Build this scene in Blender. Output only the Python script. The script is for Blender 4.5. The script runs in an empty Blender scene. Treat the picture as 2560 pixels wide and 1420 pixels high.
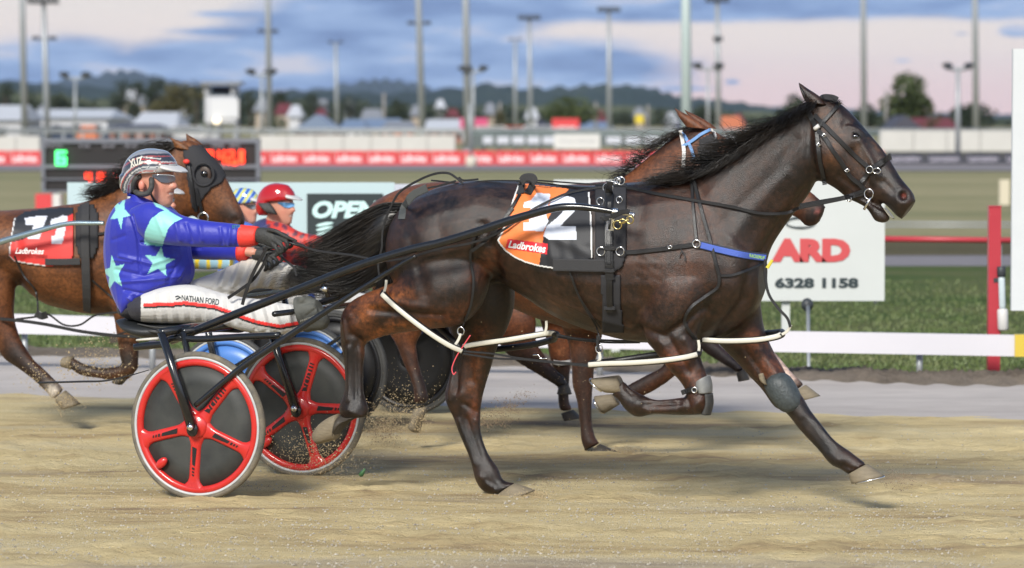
import bpy, bmesh, math, random
import numpy as np
from mathutils import Vector, Matrix
from mathutils.bvhtree import BVHTree
R_ = math.radians
random.seed(7); rng = np.random.default_rng(7)
sc = bpy.context.scene
COL = sc.collection

# ------------------------------------------------------------------ camera
F = 8560.0                       # focal length in photo pixels (2560 wide)
CH = 1.785                       # eye height
HZ = 300.0                       # horizon row
PITCH = math.atan((710 - HZ) / F)
cam = bpy.data.cameras.new('camera'); camo = bpy.data.objects.new('camera', cam); COL.objects.link(camo)
camo.location = (0, 0, CH); camo.rotation_euler = (R_(90) - PITCH, 0, 0)
cam.sensor_width = 36; cam.lens = 36 * F / 2560; cam.clip_start = .5; cam.clip_end = 40000
cam.dof.use_dof = True; cam.dof.focus_distance = 16.0; cam.dof.aperture_fstop = 3.4
sc.camera = camo
CAM = Vector((0, 0, CH))
# ------------------------------------------------------------------ world
SUN_EL = R_(36); SUN_AZ = R_(-24)     # light comes from behind the camera, a little from the left
w = bpy.data.worlds.new('World'); sc.world = w; w.use_nodes = True
nt = w.node_tree; nt.nodes.clear(); N = nt.nodes; L = nt.links
def nd(tree, typ, **kw):
    n = tree.nodes.new(typ)
    for k, v in kw.items(): setattr(n, k, v)
    return n
def mth(tree, op, a, b=None, c=None, clamp=False):
    n = tree.nodes.new('ShaderNodeMath'); n.operation = op; n.use_clamp = clamp
    for i, v in enumerate((a, b, c)):
        if v is None: continue
        if isinstance(v, (int, float)): n.inputs[i].default_value = v
        else: tree.links.new(v, n.inputs[i])
    return n.outputs[0]
def mixc(tree, fac, a, b, mode='MIX'):
    n = tree.nodes.new('ShaderNodeMix'); n.data_type = 'RGBA'; n.blend_type = mode
    for i, v in ((0, fac), (6, a), (7, b)):
        if isinstance(v, (int, float)): n.inputs[i].default_value = v
        elif isinstance(v, (tuple, list)): n.inputs[i].default_value = (*v[:3], 1)
        else: tree.links.new(v, n.inputs[i])
    return n.outputs[2]
def ramp(tree, fac, stops, interp='LINEAR'):
    n = tree.nodes.new('ShaderNodeValToRGB'); n.color_ramp.interpolation = interp
    el = n.color_ramp.elements
    while len(el) < len(stops): el.new(.5)
    for e, (p, c) in zip(el, stops):
        e.position = p; e.color = (*c, 1) if isinstance(c, (tuple, list)) else (c, c, c, 1)
    tree.links.new(fac, n.inputs[0]); return n.outputs[0]
def s2l(r, g, b):
    f = lambda c: (c / 255 / 12.92) if c / 255 <= .04045 else ((c / 255 + .055) / 1.055) ** 2.4
    return (f(r), f(g), f(b))
tc = nd(nt, 'ShaderNodeTexCoord'); sep = nd(nt, 'ShaderNodeSeparateXYZ'); L.new(tc.outputs['Generated'], sep.inputs[0])
yy = mth(nt, 'MAXIMUM', sep.outputs[1], .06)
az = mth(nt, 'MULTIPLY', mth(nt, 'DIVIDE', sep.outputs[0], yy), F / 1000)
el_ = mth(nt, 'MULTIPLY', mth(nt, 'DIVIDE', sep.outputs[2], yy), F / 1000)
cmb = nd(nt, 'ShaderNodeCombineXYZ'); L.new(az, cmb.inputs[0]); L.new(el_, cmb.inputs[1])
nz = nd(nt, 'ShaderNodeTexNoise'); nz.inputs['Scale'].default_value = 7; nz.inputs['Detail'].default_value = 6; nz.inputs['Roughness'].default_value = .6
mp = nd(nt, 'ShaderNodeMapping'); mp.inputs['Scale'].default_value = (.55, 1.6, 1); L.new(cmb.outputs[0], mp.inputs[0]); L.new(mp.outputs[0], nz.inputs['Vector'])
def wp(x, y): return ((x - 1280) / 1000, (HZ - y) / 1000)
mask = None
for (cx, cy, rx, ry, st) in [(120, 190, 430, 105, 1), (560, 170, 420, 85, 1), (930, 120, 380, 150, 1.15), (1230, 190, 460, 100, 1.15), (1080, 60, 300, 70, 1.0), (1500, 165, 230, 62, .9),
                             (1650, 12, 900, 44, 1.1), (2450, 0, 420, 48, 1.1), (1180, 25, 360, 60, .9), (600, 36, 170, 11, .8), (640, 80, 260, 17, .9), (2255, 152, 45, 9, .55),
                             (2540, 78, 60, 22, .8), (1830, 205, 35, 12, .6), (1700, 222, 160, 14, .6), (2400, 85, 60, 10, .4)]:
    x, y = wp(cx, cy)
    v = nd(nt, 'ShaderNodeVectorMath', operation='SUBTRACT'); L.new(cmb.outputs[0], v.inputs[0]); v.inputs[1].default_value = (x, y, 0)
    v2 = nd(nt, 'ShaderNodeVectorMath', operation='MULTIPLY'); L.new(v.outputs[0], v2.inputs[0]); v2.inputs[1].default_value = (1000 / rx, 1000 / ry, 0)
    v3 = nd(nt, 'ShaderNodeVectorMath', operation='LENGTH'); L.new(v2.outputs[0], v3.inputs[0])
    m = mth(nt, 'SUBTRACT', st, v3.outputs['Value'])
    mask = m if mask is None else mth(nt, 'MAXIMUM', mask, m)
nzc = mth(nt, 'MULTIPLY_ADD', nz.outputs[0], 1.3, -.65)
cm = mth(nt, 'ADD', mask, mth(nt, 'MULTIPLY', nzc, .5))
cover = ramp(nt, mth(nt, 'MULTIPLY_ADD', cm, 1.6, .42, clamp=True), [(.0, 0), (.36, .05), (.6, .55), (.9, 1)])
# clear sky: pink at the horizon to cream and grey
skyc = ramp(nt, mth(nt, 'DIVIDE', el_, .6, clamp=True), [(0, s2l(238, 206, 204)), (.14, s2l(238, 212, 208)), (.30, s2l(238, 224, 216)), (.5, s2l(232, 224, 218)), (1, s2l(204, 208, 220))])
nz2 = nd(nt, 'ShaderNodeTexNoise'); nz2.inputs['Scale'].default_value = 4.5; nz2.inputs['Detail'].default_value = 4
mp2 = nd(nt, 'ShaderNodeMapping'); mp2.inputs['Scale'].default_value = (.7, 3.2, 1); mp2.inputs['Location'].default_value = (3, 1, 0); L.new(cmb.outputs[0], mp2.inputs[0]); L.new(mp2.outputs[0], nz2.inputs['Vector'])
cloudc = ramp(nt, nz2.outputs[0], [(.28, s2l(108, 130, 174)), (.43, s2l(132, 157, 200)), (.56, s2l(158, 182, 220)), (.70, s2l(210, 208, 218))])
vis = mixc(nt, cover, skyc, cloudc)
bg1 = nd(nt, 'ShaderNodeBackground'); L.new(vis, bg1.inputs[0]); bg1.inputs[1].default_value = .78
sky = nd(nt, 'ShaderNodeTexSky', sky_type='NISHITA'); sky.sun_disc = False; sky.sun_elevation = SUN_EL; sky.sun_rotation = SUN_AZ + math.pi
bg2 = nd(nt, 'ShaderNodeBackground'); L.new(sky.outputs[0], bg2.inputs[0]); bg2.inputs[1].default_value = .11
mx = nd(nt, 'ShaderNodeMixShader'); L.new(mth(nt, 'MULTIPLY_ADD', sep.outputs[2], 6, -.7, clamp=True), mx.inputs[0])
L.new(bg1.outputs[0], mx.inputs[1]); L.new(bg2.outputs[0], mx.inputs[2])
wo = nd(nt, 'ShaderNodeOutputWorld'); L.new(mx.outputs[0], wo.inputs[0])
# ------------------------------------------------------------------ the floodlight over the straight (one sun lamp)
sl = bpy.data.lights.new('sun', 'SUN'); sl.energy = 3.2; sl.angle = R_(16); sl.color = (1, .955, .87)
so = bpy.data.objects.new('sun', sl); COL.objects.link(so)
dirv = Vector((-math.sin(-SUN_AZ) , -math.cos(SUN_AZ), math.tan(SUN_EL))).normalized()      # towards the lamp
so.rotation_euler = dirv.to_track_quat('Z', 'Y').to_euler(); so.location = dirv * 60
sc.view_settings.view_transform = 'Standard'; sc.view_settings.look = 'None'; sc.view_settings.exposure = .48; sc.view_settings.gamma = 1
sc.cycles.use_denoising = True

# ------------------------------------------------------------------ helpers
CP, SP = math.cos(PITCH), math.sin(PITCH)
def ray(px, py):
    u = (px - 1280) / F; v = (py - 710) / F
    return Vector((u, CP - v * SP, -SP - v * CP))
def at(px, py, Y):
    d = ray(px, py); return CAM + d * (Y / d.y)
def gnd(px, py, z=0.0):
    d = ray(px, py); return CAM + d * ((z - CH) / d.z)
def project(co):
    co = np.asarray(co); x = co[:, 0]; y = co[:, 1]; z = co[:, 2] - CH
    dep = y * CP - z * SP; up = y * SP + z * CP
    return np.stack([1280 + F * x / dep, 710 - F * up / dep], 1)
def setp(o, label=None, cat=None, group=None, kind=None):
    if label: o['label'] = label
    if cat: o['category'] = cat
    if group: o['group'] = group
    if kind: o['kind'] = kind
    return o
def thing(name, label, cat, loc=(0, 0, 0), group=None):
    o = bpy.data.objects.new(name, None); COL.objects.link(o); o.location = loc; o.empty_display_size = .2
    return setp(o, label, cat, group)
def wloc(o):
    v = Vector((0, 0, 0))
    while o is not None: v = v + o.location; o = o.parent
    return v
def obj(name, verts, faces, m, parent=None, smooth=True, cols=None, fmat=None):
    V = np.array([tuple(v) for v in verts], dtype=float) if not isinstance(verts, np.ndarray) else verts.astype(float)
    if parent is None: off = np.array([(V[:, 0].min() + V[:, 0].max()) / 2, (V[:, 1].min() + V[:, 1].max()) / 2, V[:, 2].min()])
    else: off = np.array(wloc(parent))
    me = bpy.data.meshes.new(name); me.from_pydata((V - off).tolist(), [], [tuple(int(i) for i in f) for f in faces]); me.update()
    for mm in (m if isinstance(m, (list, tuple)) else [m]): me.materials.append(mm)
    if smooth: me.polygons.foreach_set('use_smooth', [True] * len(me.polygons))
    if fmat is not None: me.polygons.foreach_set('material_index', list(fmat))
    if cols is not None:
        a = me.color_attributes.new('Col', 'FLOAT_COLOR', 'POINT')
        c = np.ones((len(V), 4), dtype=np.float32); c[:, :3] = cols; a.data.foreach_set('color', c.ravel())
    o = bpy.data.objects.new(name, me); COL.objects.link(o)
    if parent is None: o.location = off
    else: o.parent = parent
    return o
class MB:                                  # collects shapes into one mesh
    def __init__(s): s.v = []; s.f = []; s.mi = []
    def add(s, v, f, mi=0):
        b = len(s.v); s.v += [tuple(p) for p in v]; s.f += [tuple(i + b for i in q) for q in f]; s.mi += [mi] * len(f); return s
    def box(s, c, sz, rz=0, mi=0, tilt=None):
        M = Matrix.Rotation(rz, 3, 'Z')
        if tilt: M = M @ Matrix.Rotation(tilt, 3, 'X')
        vs = [Vector(c) + M @ Vector((x * sz[0] / 2, y * sz[1] / 2, z * sz[2] / 2)) for x in (-1, 1) for y in (-1, 1) for z in (-1, 1)]
        return s.add(vs, [(0, 1, 3, 2), (4, 6, 7, 5), (0, 4, 5, 1), (2, 3, 7, 6), (0, 2, 6, 4), (1, 5, 7, 3)], mi)
    def tube(s, pts, r, k=8, mi=0): v, f = tube(pts, r, k); return s.add(v, f, mi)
    def build(s, name, m, parent=None, smooth=False): return obj(name, s.v, s.f, m, parent, smooth, fmat=s.mi if isinstance(m, (list, tuple)) else None)
def tube(pts, r, k=8, flat=1.0, side=None):
    pts = [Vector(p) for p in pts]; n = len(pts); rs = r if isinstance(r, (list, tuple)) else [r] * n
    V = []; Fc = []; up = None
    for i, p in enumerate(pts):
        t = (pts[min(i + 1, n - 1)] - pts[max(i - 1, 0)]).normalized()
        if side is not None: up = (side - t * side.dot(t)).normalized()
        elif up is None:
            a = Vector((0, 0, 1)) if abs(t.z) < .9 else Vector((1, 0, 0)); up = (a - t * a.dot(t)).normalized()
        else: up = (up - t * up.dot(t)).normalized()
        b = t.cross(up)
        for j in range(k):
            an = 2 * math.pi * j / k; V.append(p + up * (math.cos(an) * rs[i] * flat) + b * (math.sin(an) * rs[i]))
    for i in range(n - 1):
        for j in range(k): a = i * k + j; b2 = i * k + (j + 1) % k; Fc.append((a, b2, b2 + k, a + k))
    Fc.append(tuple(range(k))[::-1]); Fc.append(tuple((n - 1) * k + j for j in range(k)))
    return V, Fc
def cr(pts, n=6):                        # Catmull-Rom through rows of numbers
    P = np.array(pts, float); out = []
    for i in range(len(P) - 1):
        p0 = P[max(i - 1, 0)]; p1 = P[i]; p2 = P[i + 1]; p3 = P[min(i + 2, len(P) - 1)]
        for k in range(n):
            t = k / n
            out.append(.5 * (2 * p1 + (p2 - p0) * t + (2 * p0 - 5 * p1 + 4 * p2 - p3) * t * t + (3 * p1 - p0 - 3 * p2 + p3) * t ** 3))
    out.append(P[-1]); return np.array(out)
class Frame:                              # a vertical plane along which a horse or sulky travels; l is the distance to its far side
    def __init__(s, mx_, my_, yaw):
        s.M = Vector((mx_, my_, 0)); s.t = Vector((math.cos(yaw), -math.sin(yaw), 0)); s.n = Vector((math.sin(yaw), math.cos(yaw), 0)); s.yaw = yaw
    def P(s, px, py, l=0.0):
        d = ray(px, py); k = (l - (CAM - s.M).dot(s.n)) / d.dot(s.n); return CAM + d * k
    def W(s, a, l, z): return s.M + s.t * a + s.n * l + Vector((0, 0, z))
def loft(fr, secs, sub=4, K=22, ex=1.0, xf=None):
    """secs: (x1,y1,x2,y2,halfwidth,l) in photo pixels on the frame's plane."""
    S = cr(secs, sub) if sub > 1 else np.array(secs, float); V = []; Fc = []
    for (x1, y1, x2, y2, wd, l) in S:
        if xf: x1, y1 = xf(x1, y1); x2, y2 = xf(x2, y2); wd = wd * xf.k
        p1 = fr.P(x1, y1, l); p2 = fr.P(x2, y2, l); c = (p1 + p2) / 2; a = (p1 - p2) / 2
        for j in range(K):
            an = 2 * math.pi * j / K; cs, sn = math.cos(an), math.sin(an)
            V.append(c + a * math.copysign(abs(cs) ** ex, cs) + fr.n * (wd * math.copysign(abs(sn) ** ex, sn)))
    n = len(S)
    for i in range(n - 1):
        for j in range(K): a = i * K + j; b = i * K + (j + 1) % K; Fc.append((a, b, b + K, a + K))
    Fc.append(tuple(range(K))[::-1]); Fc.append(tuple((n - 1) * K + j for j in range(K)))
    return V, Fc
def fuse(parts, vox, smooth=5, sfac=.5):
    mb = MB()
    for v, f in parts: mb.add(v, f)
    me = bpy.data.meshes.new('tmp'); me.from_pydata([tuple(v) for v in mb.v], [], mb.f)
    bm = bmesh.new(); bm.from_mesh(me); bmesh.ops.recalc_face_normals(bm, faces=bm.faces); bm.to_mesh(me); bm.free()
    o = bpy.data.objects.new('tmp', me); COL.objects.link(o)
    m = o.modifiers.new('r', 'REMESH'); m.mode = 'VOXEL'; m.voxel_size = vox
    if smooth: s = o.modifiers.new('s', 'SMOOTH'); s.factor = sfac; s.iterations = smooth
    dg = bpy.context.evaluated_depsgraph_get(); em = o.evaluated_get(dg).to_mesh()
    V = np.empty(len(em.vertices) * 3); em.vertices.foreach_get('co', V); V = V.reshape(-1, 3)
    Fc = [tuple(p.vertices) for p in em.polygons]
    o.evaluated_get(dg).to_mesh_clear(); bpy.data.objects.remove(o); bpy.data.meshes.remove(me)
    return V, Fc
def vnormals(V, Fc):
    Fa = np.array([f if len(f) == 4 else (*f, f[2]) for f in Fc]); nn = np.zeros_like(V)
    a = V[Fa[:, 2]] - V[Fa[:, 0]]; b = V[Fa[:, 3]] - V[Fa[:, 1]]; n = np.cross(a, b)
    for k in range(4): np.add.at(nn, Fa[:, k], n)
    return nn / (np.linalg.norm(nn, axis=1, keepdims=True) + 1e-12)
def pdist(P, line):
    d = np.full(len(P), 1e9); line = np.array(line, float)
    if len(line) == 1: return np.linalg.norm(P - line[0], axis=1)
    for a, b in zip(line[:-1], line[1:]):
        ab = b - a; t = np.clip(((P - a) @ ab) / (ab @ ab), 0, 1); d = np.minimum(d, np.linalg.norm(P - (a + t[:, None] * ab), axis=1))
    return d
def sculpt(V, Fc, fr, strokes, side=-1):
    """push the surface in or out along painted strokes on the side facing the straight (and its mirror is left alone)"""
    nr = vnormals(V, Fc); PX = project(V); nv = np.array(fr.n); face = np.clip(side * (nr @ nv) * 1.4, 0, 1)
    off = np.zeros(len(V))
    for line, r, amp in strokes: off += amp * np.exp(-(pdist(PX, line) / r) ** 2)
    return V + nr * (off * face)[:, None]
def paint(V, base, fr, strokes):
    PX = project(V); c = np.tile(np.array(base, float), (len(V), 1))
    for line, r, colr, a in strokes:
        k = (a * np.exp(-(pdist(PX, line) / r) ** 2))[:, None]; c = c * (1 - k) + np.array(colr) * k
    return c
def inpoly(PX, poly):
    x, y = PX[:, 0], PX[:, 1]; ins = np.zeros(len(PX), bool); n = len(poly); j = n - 1
    for i in range(n):
        xi, yi = poly[i]; xj, yj = poly[j]
        c = ((yi > y) != (yj > y)) & (x < (xj - xi) * (y - yi) / (yj - yi + 1e-12) + xi); ins ^= c; j = i
    return ins
def bvh_of(V, Fc): return BVHTree.FromPolygons([tuple(v) for v in V], [tuple(f) for f in Fc])
def hit(bvh, px, py):
    r = bvh.ray_cast(CAM, ray(px, py).normalized()); return r[0], r[1]
def onsurf(fr, bvh, path, l, off=.008, n=8, smooth=3, hug=True):
    """a pixel path laid on a surface where there is one, in the plane l elsewhere"""
    S = cr(path, n); ls = []
    for x, y in S:
        p = None
        if hug and bvh: p, nn = hit(bvh, x, y)
        ls.append((p - fr.M).dot(fr.n) if p is not None else l)
    ls = np.array(ls)
    for _ in range(smooth):
        q = np.pad(ls, 1, mode='edge'); ls = np.minimum(ls, (q[:-2] + q[1:-1] + q[2:]) / 3)
    return [fr.P(x, y, li - off) for (x, y), li in zip(S, ls)]
def strap(fr, bvh, path, wpx, l=-.3, off=.007, th=.004, n=8, hug=True, smooth=3):
    """flat leather strap, wpx wide in the picture, laid over the surface"""
    pts = onsurf(fr, bvh, path, l, off, n, smooth, hug); V = []; Fc = []; hw = wpx / F * 16 / 2
    wv = wpx if isinstance(wpx, (list, tuple)) else None
    for i, p in enumerate(pts):
        t = (pts[min(i + 1, len(pts) - 1)] - pts[max(i - 1, 0)]).normalized(); v = (p - CAM).normalized()
        nn = (-fr.n * .7 - v * .3).normalized(); b = t.cross(nn).normalized(); nn = b.cross(t)
        for a, c in ((-1, 0), (-.8, 1), (.8, 1), (1, 0), (.8, -1), (-.8, -1)): V.append(p + b * (a * hw) + nn * (c * th / 2 + .001))
    K = 6
    for i in range(len(pts) - 1):
        for j in range(K): a = i * K + j; b = i * K + (j + 1) % K; Fc.append((a, b, b + K, a + K))
    Fc.append(tuple(range(K))[::-1]); Fc.append(tuple((len(pts) - 1) * K + j for j in range(K)))
    return V, Fc
def ring(c, nrm, r, tr, k=20, kk=6, sy=1.0, up=None):
    c = Vector(c); nrm = Vector(nrm).normalized(); a = up or Vector((0, 0, 1)); u = (a - nrm * a.dot(nrm)).normalized(); b = nrm.cross(u); V = []; Fc = []
    for i in range(k):
        an = 2 * math.pi * i / k; d = u * math.cos(an) * sy + b * math.sin(an); dn = d.normalized()
        for j in range(kk): bn = 2 * math.pi * j / kk; V.append(c + d * r + dn * (math.cos(bn) * tr) + nrm * (math.sin(bn) * tr))
    for i in range(k):
        for j in range(kk): Fc.append((i * kk + j, i * kk + (j + 1) % kk, ((i + 1) % k) * kk + (j + 1) % kk, ((i + 1) % k) * kk + j))
    return V, Fc
def ellipsoid(c, ax, seg=16, rings=10):
    """ax: three axis vectors"""
    V = []; Fc = []; c = Vector(c)
    for i in range(rings + 1):
        th = math.pi * i / rings
        for j in range(seg): ph = 2 * math.pi * j / seg; V.append(c + ax[0] * (math.sin(th) * math.cos(ph)) + ax[1] * (math.sin(th) * math.sin(ph)) + ax[2] * math.cos(th))
    for i in range(rings):
        for j in range(seg): a = i * seg + j; b = i * seg + (j + 1) % seg; Fc.append((a, b, b + seg, a + seg))
    return V, Fc
def decal(fr, bvh, polys, px_step, off, l, colf, name, m, parent, th=.003, wave=None, wfr=.35):
    """a cloth or print cut to an outline, laid on a surface: grid of small faces"""
    xs = [p[0] for p in polys]; ys = [p[1] for p in polys]
    X = np.arange(min(xs), max(xs) + px_step, px_step); Y = np.arange(min(ys), max(ys) + px_step, px_step)
    G = np.stack(np.meshgrid(X, Y, indexing='ij'), -1).reshape(-1, 2); ins = inpoly(G, polys); nx, ny = len(X), len(Y)
    ls = np.full(len(G), np.nan)
    for i in np.nonzero(ins)[0]:
        p, nn = hit(bvh, G[i, 0], G[i, 1]) if bvh else (None, None)
        if p is not None: ls[i] = (p - fr.M).dot(fr.n)
    if np.isnan(ls[ins]).all(): ls[:] = l
    lm = np.nanmax(np.where(ins, ls, np.nan)) if not np.isnan(ls[ins]).all() else l
    ls = np.where(np.isnan(ls), lm, ls); A = ls.reshape(nx, ny)
    for _ in range(6):
        B = np.pad(A, 1, mode='edge'); A = np.minimum(A, (B[:-2, 1:-1] + B[2:, 1:-1] + B[1:-1, :-2] + B[1:-1, 2:]) / 4)
    A = A - off
    if wave: A = A - wave(G[:, 0], G[:, 1]).reshape(nx, ny)
    ls = A.ravel(); idx = -np.ones(len(G), int); V = []
    use = np.zeros(len(G), bool); quads = []
    for i in range(nx - 1):
        for j in range(ny - 1):
            q = (i * ny + j, (i + 1) * ny + j, (i + 1) * ny + j + 1, i * ny + j + 1)
            if all(ins[k] for k in q): quads.append(q); use[list(q)] = True
    ids = np.nonzero(use)[0]; idx[ids] = np.arange(len(ids))
    V = [fr.P(G[i, 0], G[i, 1], ls[i]) for i in ids]; Vb = [v + fr.n * th for v in V]; n = len(V)
    Fc = [tuple(idx[k] for k in q) for q in quads]; Fb = [tuple(idx[k] + n for k in q[::-1]) for q in quads]
    cnt = {}
    for f in Fc:
        for a, b in zip(f, f[1:] + f[:1]): cnt[(a, b)] = 1
    side = [(a, b, b + n, a + n)[::-1] for (a, b) in cnt if (b, a) not in cnt]
    cols = colf(G[ids]) if colf else None
    if cols is not None: cols = np.concatenate([cols, cols])
    return obj(name, V + Vb, Fc + Fb + side, m, parent, True, cols)
def text_mesh(txt, bold=.0, shear=0):
    cu = bpy.data.curves.new('t', 'FONT'); cu.body = txt; cu.offset = bold; cu.shear = shear; cu.resolution_u = 3; cu.align_x = 'LEFT'
    o = bpy.data.objects.new('t', cu); COL.objects.link(o); dg = bpy.context.evaluated_depsgraph_get(); dg.update()
    me = bpy.data.meshes.new_from_object(o.evaluated_get(dg)); V = [tuple(v.co) for v in me.vertices]; Fc = [tuple(p.vertices) for p in me.polygons]
    bpy.data.objects.remove(o); bpy.data.curves.remove(cu); bpy.data.meshes.remove(me)
    A = np.array(V); lo = A.min(0); hi = A.max(0); A = (A - lo) / np.maximum(hi - lo, 1e-6); return A[:, :2], Fc
def text_on(fr, bvh, txt, quad, l, off, name, m, parent, bold=.0, shear=0):
    """letters stretched over a picture quad TL,TR,BR,BL and laid on the surface"""
    UV, Fc = text_mesh(txt, bold, shear); q = [np.array(p, float) for p in quad]; V = []
    for u, v in UV:
        p = (q[3] * (1 - u) + q[2] * u) * (1 - v) + (q[0] * (1 - u) + q[1] * u) * v; li = l
        if bvh:
            h, nn = hit(bvh, p[0], p[1])
            if h is not None: li = (h - fr.M).dot(fr.n)
        V.append(fr.P(p[0], p[1], li - off))
    n = len(V); V2 = [v + fr.n * .002 for v in V]
    return obj(name, V + V2, list(Fc) + [tuple(i + n for i in f[::-1]) for f in Fc], m, parent, False)
def text_flat(txt, origin, right, up, w_, h_, name, m, parent, nrm, th=.004, bold=.0, shear=0):
    UV, Fc = text_mesh(txt, bold, shear); o = Vector(origin); V = [o + right * (u * w_) + up * (v * h_) + nrm * th for u, v in UV]
    return obj(name, V, Fc, m, parent, False)
def strands(fr, A, B, n, l0, lw, r=.0016, seg=12, wob=.02, seed=1, power=1.0, name='hair', m=None, parent=None, lt=None, jit=8, klen=.35):
    """tapered hairs between guide curves A and B (photo pixels, root to tip)"""
    g = np.random.default_rng(seed); CA = cr(A, 5); CB = cr(B, 5)
    def samp(C, t): x = t * (len(C) - 1); i = int(min(x, len(C) - 2)); return C[i] + (C[i + 1] - C[i]) * (x - i)
    V = []; Fc = []
    for k in range(n):
        u = g.random() ** power; ll = l0 + g.normal() * lw; l2 = ll if lt is None else lt + g.normal() * lw * 1.3
        ph = g.random() * 6; fr_ = 3 + g.random() * 5; am = g.normal() * jit; am2 = g.normal() * jit * .5; ln = 1 - klen * g.random() ** 1.5; b0 = len(V); rr = r * (.6 + .8 * g.random())
        pts = []
        for i in range(seg + 1):
            t = i / seg * ln; p = samp(CA, t) * (1 - u) + samp(CB, t) * u
            p = p + np.array([am * t * math.sin(fr_ * t + ph), am * t * math.cos(fr_ * t + ph) + am2 * t]); lv = ll * (1 - t) + l2 * t + wob * t * math.sin(fr_ * t + ph)
            pts.append(fr.P(p[0], p[1], lv))
        for i, p in enumerate(pts):
            t = (pts[min(i + 1, seg)] - pts[max(i - 1, 0)]).normalized(); a = fr.n; b = t.cross(a).normalized(); q = rr * (1 - .85 * (i / seg) ** 2)
            V += [p + b * q, p - b * q * .5 + a * q, p - b * q * .5 - a * q]
        for i in range(seg):
            for j in range(3): x = b0 + i * 3 + j; y = b0 + i * 3 + (j + 1) % 3; Fc.append((x, y, y + 3, x + 3))
    return obj(name, V, Fc, m, parent, True)
# ------------------------------------------------------------------ materials
_mats = {}
def mat(name, color=(.5, .5, .5), rough=.6, metal=0, spec=.5, noise=0, nscale=8, bump=0, bscale=60, attr=False, emit=None, coat=0, stretch=(1, 1, 1), c2=None, rn=0, sheen=0, trans=0, tint=None, bump2=0):
    if name in _mats: return _mats[name]
    m = bpy.data.materials.new(name); m.use_nodes = True; t = m.node_tree; b = t.nodes['Principled BSDF']; _mats[name] = m
    b.inputs['Roughness'].default_value = rough; b.inputs['Metallic'].default_value = metal; b.inputs['Specular IOR Level'].default_value = spec
    b.inputs['Coat Weight'].default_value = coat; b.inputs['Sheen Weight'].default_value = sheen; b.inputs['Transmission Weight'].default_value = trans
    tcn = nd(t, 'ShaderNodeTexCoord'); mpn = nd(t, 'ShaderNodeMapping'); mpn.inputs['Scale'].default_value = stretch; t.links.new(tcn.outputs['Object'], mpn.inputs[0])
    src = None
    if attr: a = nd(t, 'ShaderNodeVertexColor'); a.layer_name = 'Col'; src = a.outputs[0]
    if noise or c2 or rn:
        nn = nd(t, 'ShaderNodeTexNoise'); nn.inputs['Scale'].default_value = nscale; nn.inputs['Detail'].default_value = 6; nn.inputs['Roughness'].default_value = .74 if tint else .62; t.links.new(mpn.outputs[0], nn.inputs['Vector'])
        base = src if src else tuple(color)
        if tint:
            n2 = nd(t, 'ShaderNodeTexNoise'); n2.inputs['Scale'].default_value = nscale * 8; n2.inputs['Detail'].default_value = 5; n2.inputs['Roughness'].default_value = .7; t.links.new(mpn.outputs[0], n2.inputs['Vector'])
            k2 = ramp(t, n2.outputs[0], [(.36, .70), (.50, .97), (.66, 1.35)]); out = mixc(t, 1.0, mixc(t, 1.0, base, mixc(t, ramp(t, nn.outputs[0], [(.38, 0), (.62, 1)]), tint[0], tint[1]), 'MULTIPLY'), k2, 'MULTIPLY')
        elif c2: out = mixc(t, ramp(t, nn.outputs[0], [(.35, 0), (.65, 1)]), base, c2)
        else:
            k = mth(t, 'MULTIPLY_ADD', nn.outputs[0], 2 * noise, 1 - noise); kc = nd(t, 'ShaderNodeCombineColor')
            for i in range(3): t.links.new(k, kc.inputs[i])
            out = mixc(t, 1.0, base, kc.outputs[0], 'MULTIPLY')
        t.links.new(out, b.inputs['Base Color'])
        if rn: t.links.new(mth(t, 'MULTIPLY_ADD', nn.outputs[0], 2 * rn, rough - rn), b.inputs['Roughness'])
    elif src: t.links.new(src, b.inputs['Base Color'])
    else: b.inputs['Base Color'].default_value = (*color, 1)
    if bump:
        bn = nd(t, 'ShaderNodeTexNoise'); bn.inputs['Scale'].default_value = bscale; bn.inputs['Detail'].default_value = 4; t.links.new(mpn.outputs[0], bn.inputs['Vector'])
        bb = nd(t, 'ShaderNodeBump'); bb.inputs['Strength'].default_value = bump; bb.inputs['Distance'].default_value = .01; t.links.new(bn.outputs[0], bb.inputs['Height']); t.links.new(bb.outputs[0], b.inputs['Normal'])
        if bump2:
            b2 = nd(t, 'ShaderNodeTexNoise'); b2.inputs['Scale'].default_value = 13; b2.inputs['Detail'].default_value = 5; b2.inputs['Distortion'].default_value = .6; t.links.new(mpn.outputs[0], b2.inputs['Vector'])
            b3 = nd(t, 'ShaderNodeBump'); b3.inputs['Strength'].default_value = bump2; b3.inputs['Distance'].default_value = .02; t.links.new(b2.outputs[0], b3.inputs['Height']); t.links.new(b3.outputs[0], bb.inputs['Normal'])
    if emit: b.inputs['Emission Color'].default_value = (*emit[:3], 1); b.inputs['Emission Strength'].default_value = emit[3]
    return m
M_leather = mat('black_leather', (.012, .012, .013), .38, bump=.15, bscale=200, noise=.2)
M_web = mat('black_webbing', (.028, .028, .03), .75, bump=.3, bscale=300)
M_neo = mat('neoprene', (.022, .022, .025), .8, bump=.15, bscale=250)
M_chrome = mat('chrome', (.75, .75, .74), .18, 1)
M_brass = mat('brass', (.6, .48, .2), .25, 1)
M_blackp = mat('black_paint', (.010, .011, .013), .22, coat=.4, rn=.08, nscale=20)
M_white = mat('white_paint', (.60, .59, .57), .45, noise=.06, nscale=14)
M_cream = mat('cream_plastic', (.62, .60, .52), .35, noise=.08, nscale=20)
M_hair = mat('black_hair', (.006, .0055, .005), .42, spec=.6, c2=(.020, .014, .009), nscale=9)
M_hoof = mat('hoof', (.20, .165, .11), .65, noise=.4, nscale=30, bump=.4, bscale=90, stretch=(1, 1, 4))
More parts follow.
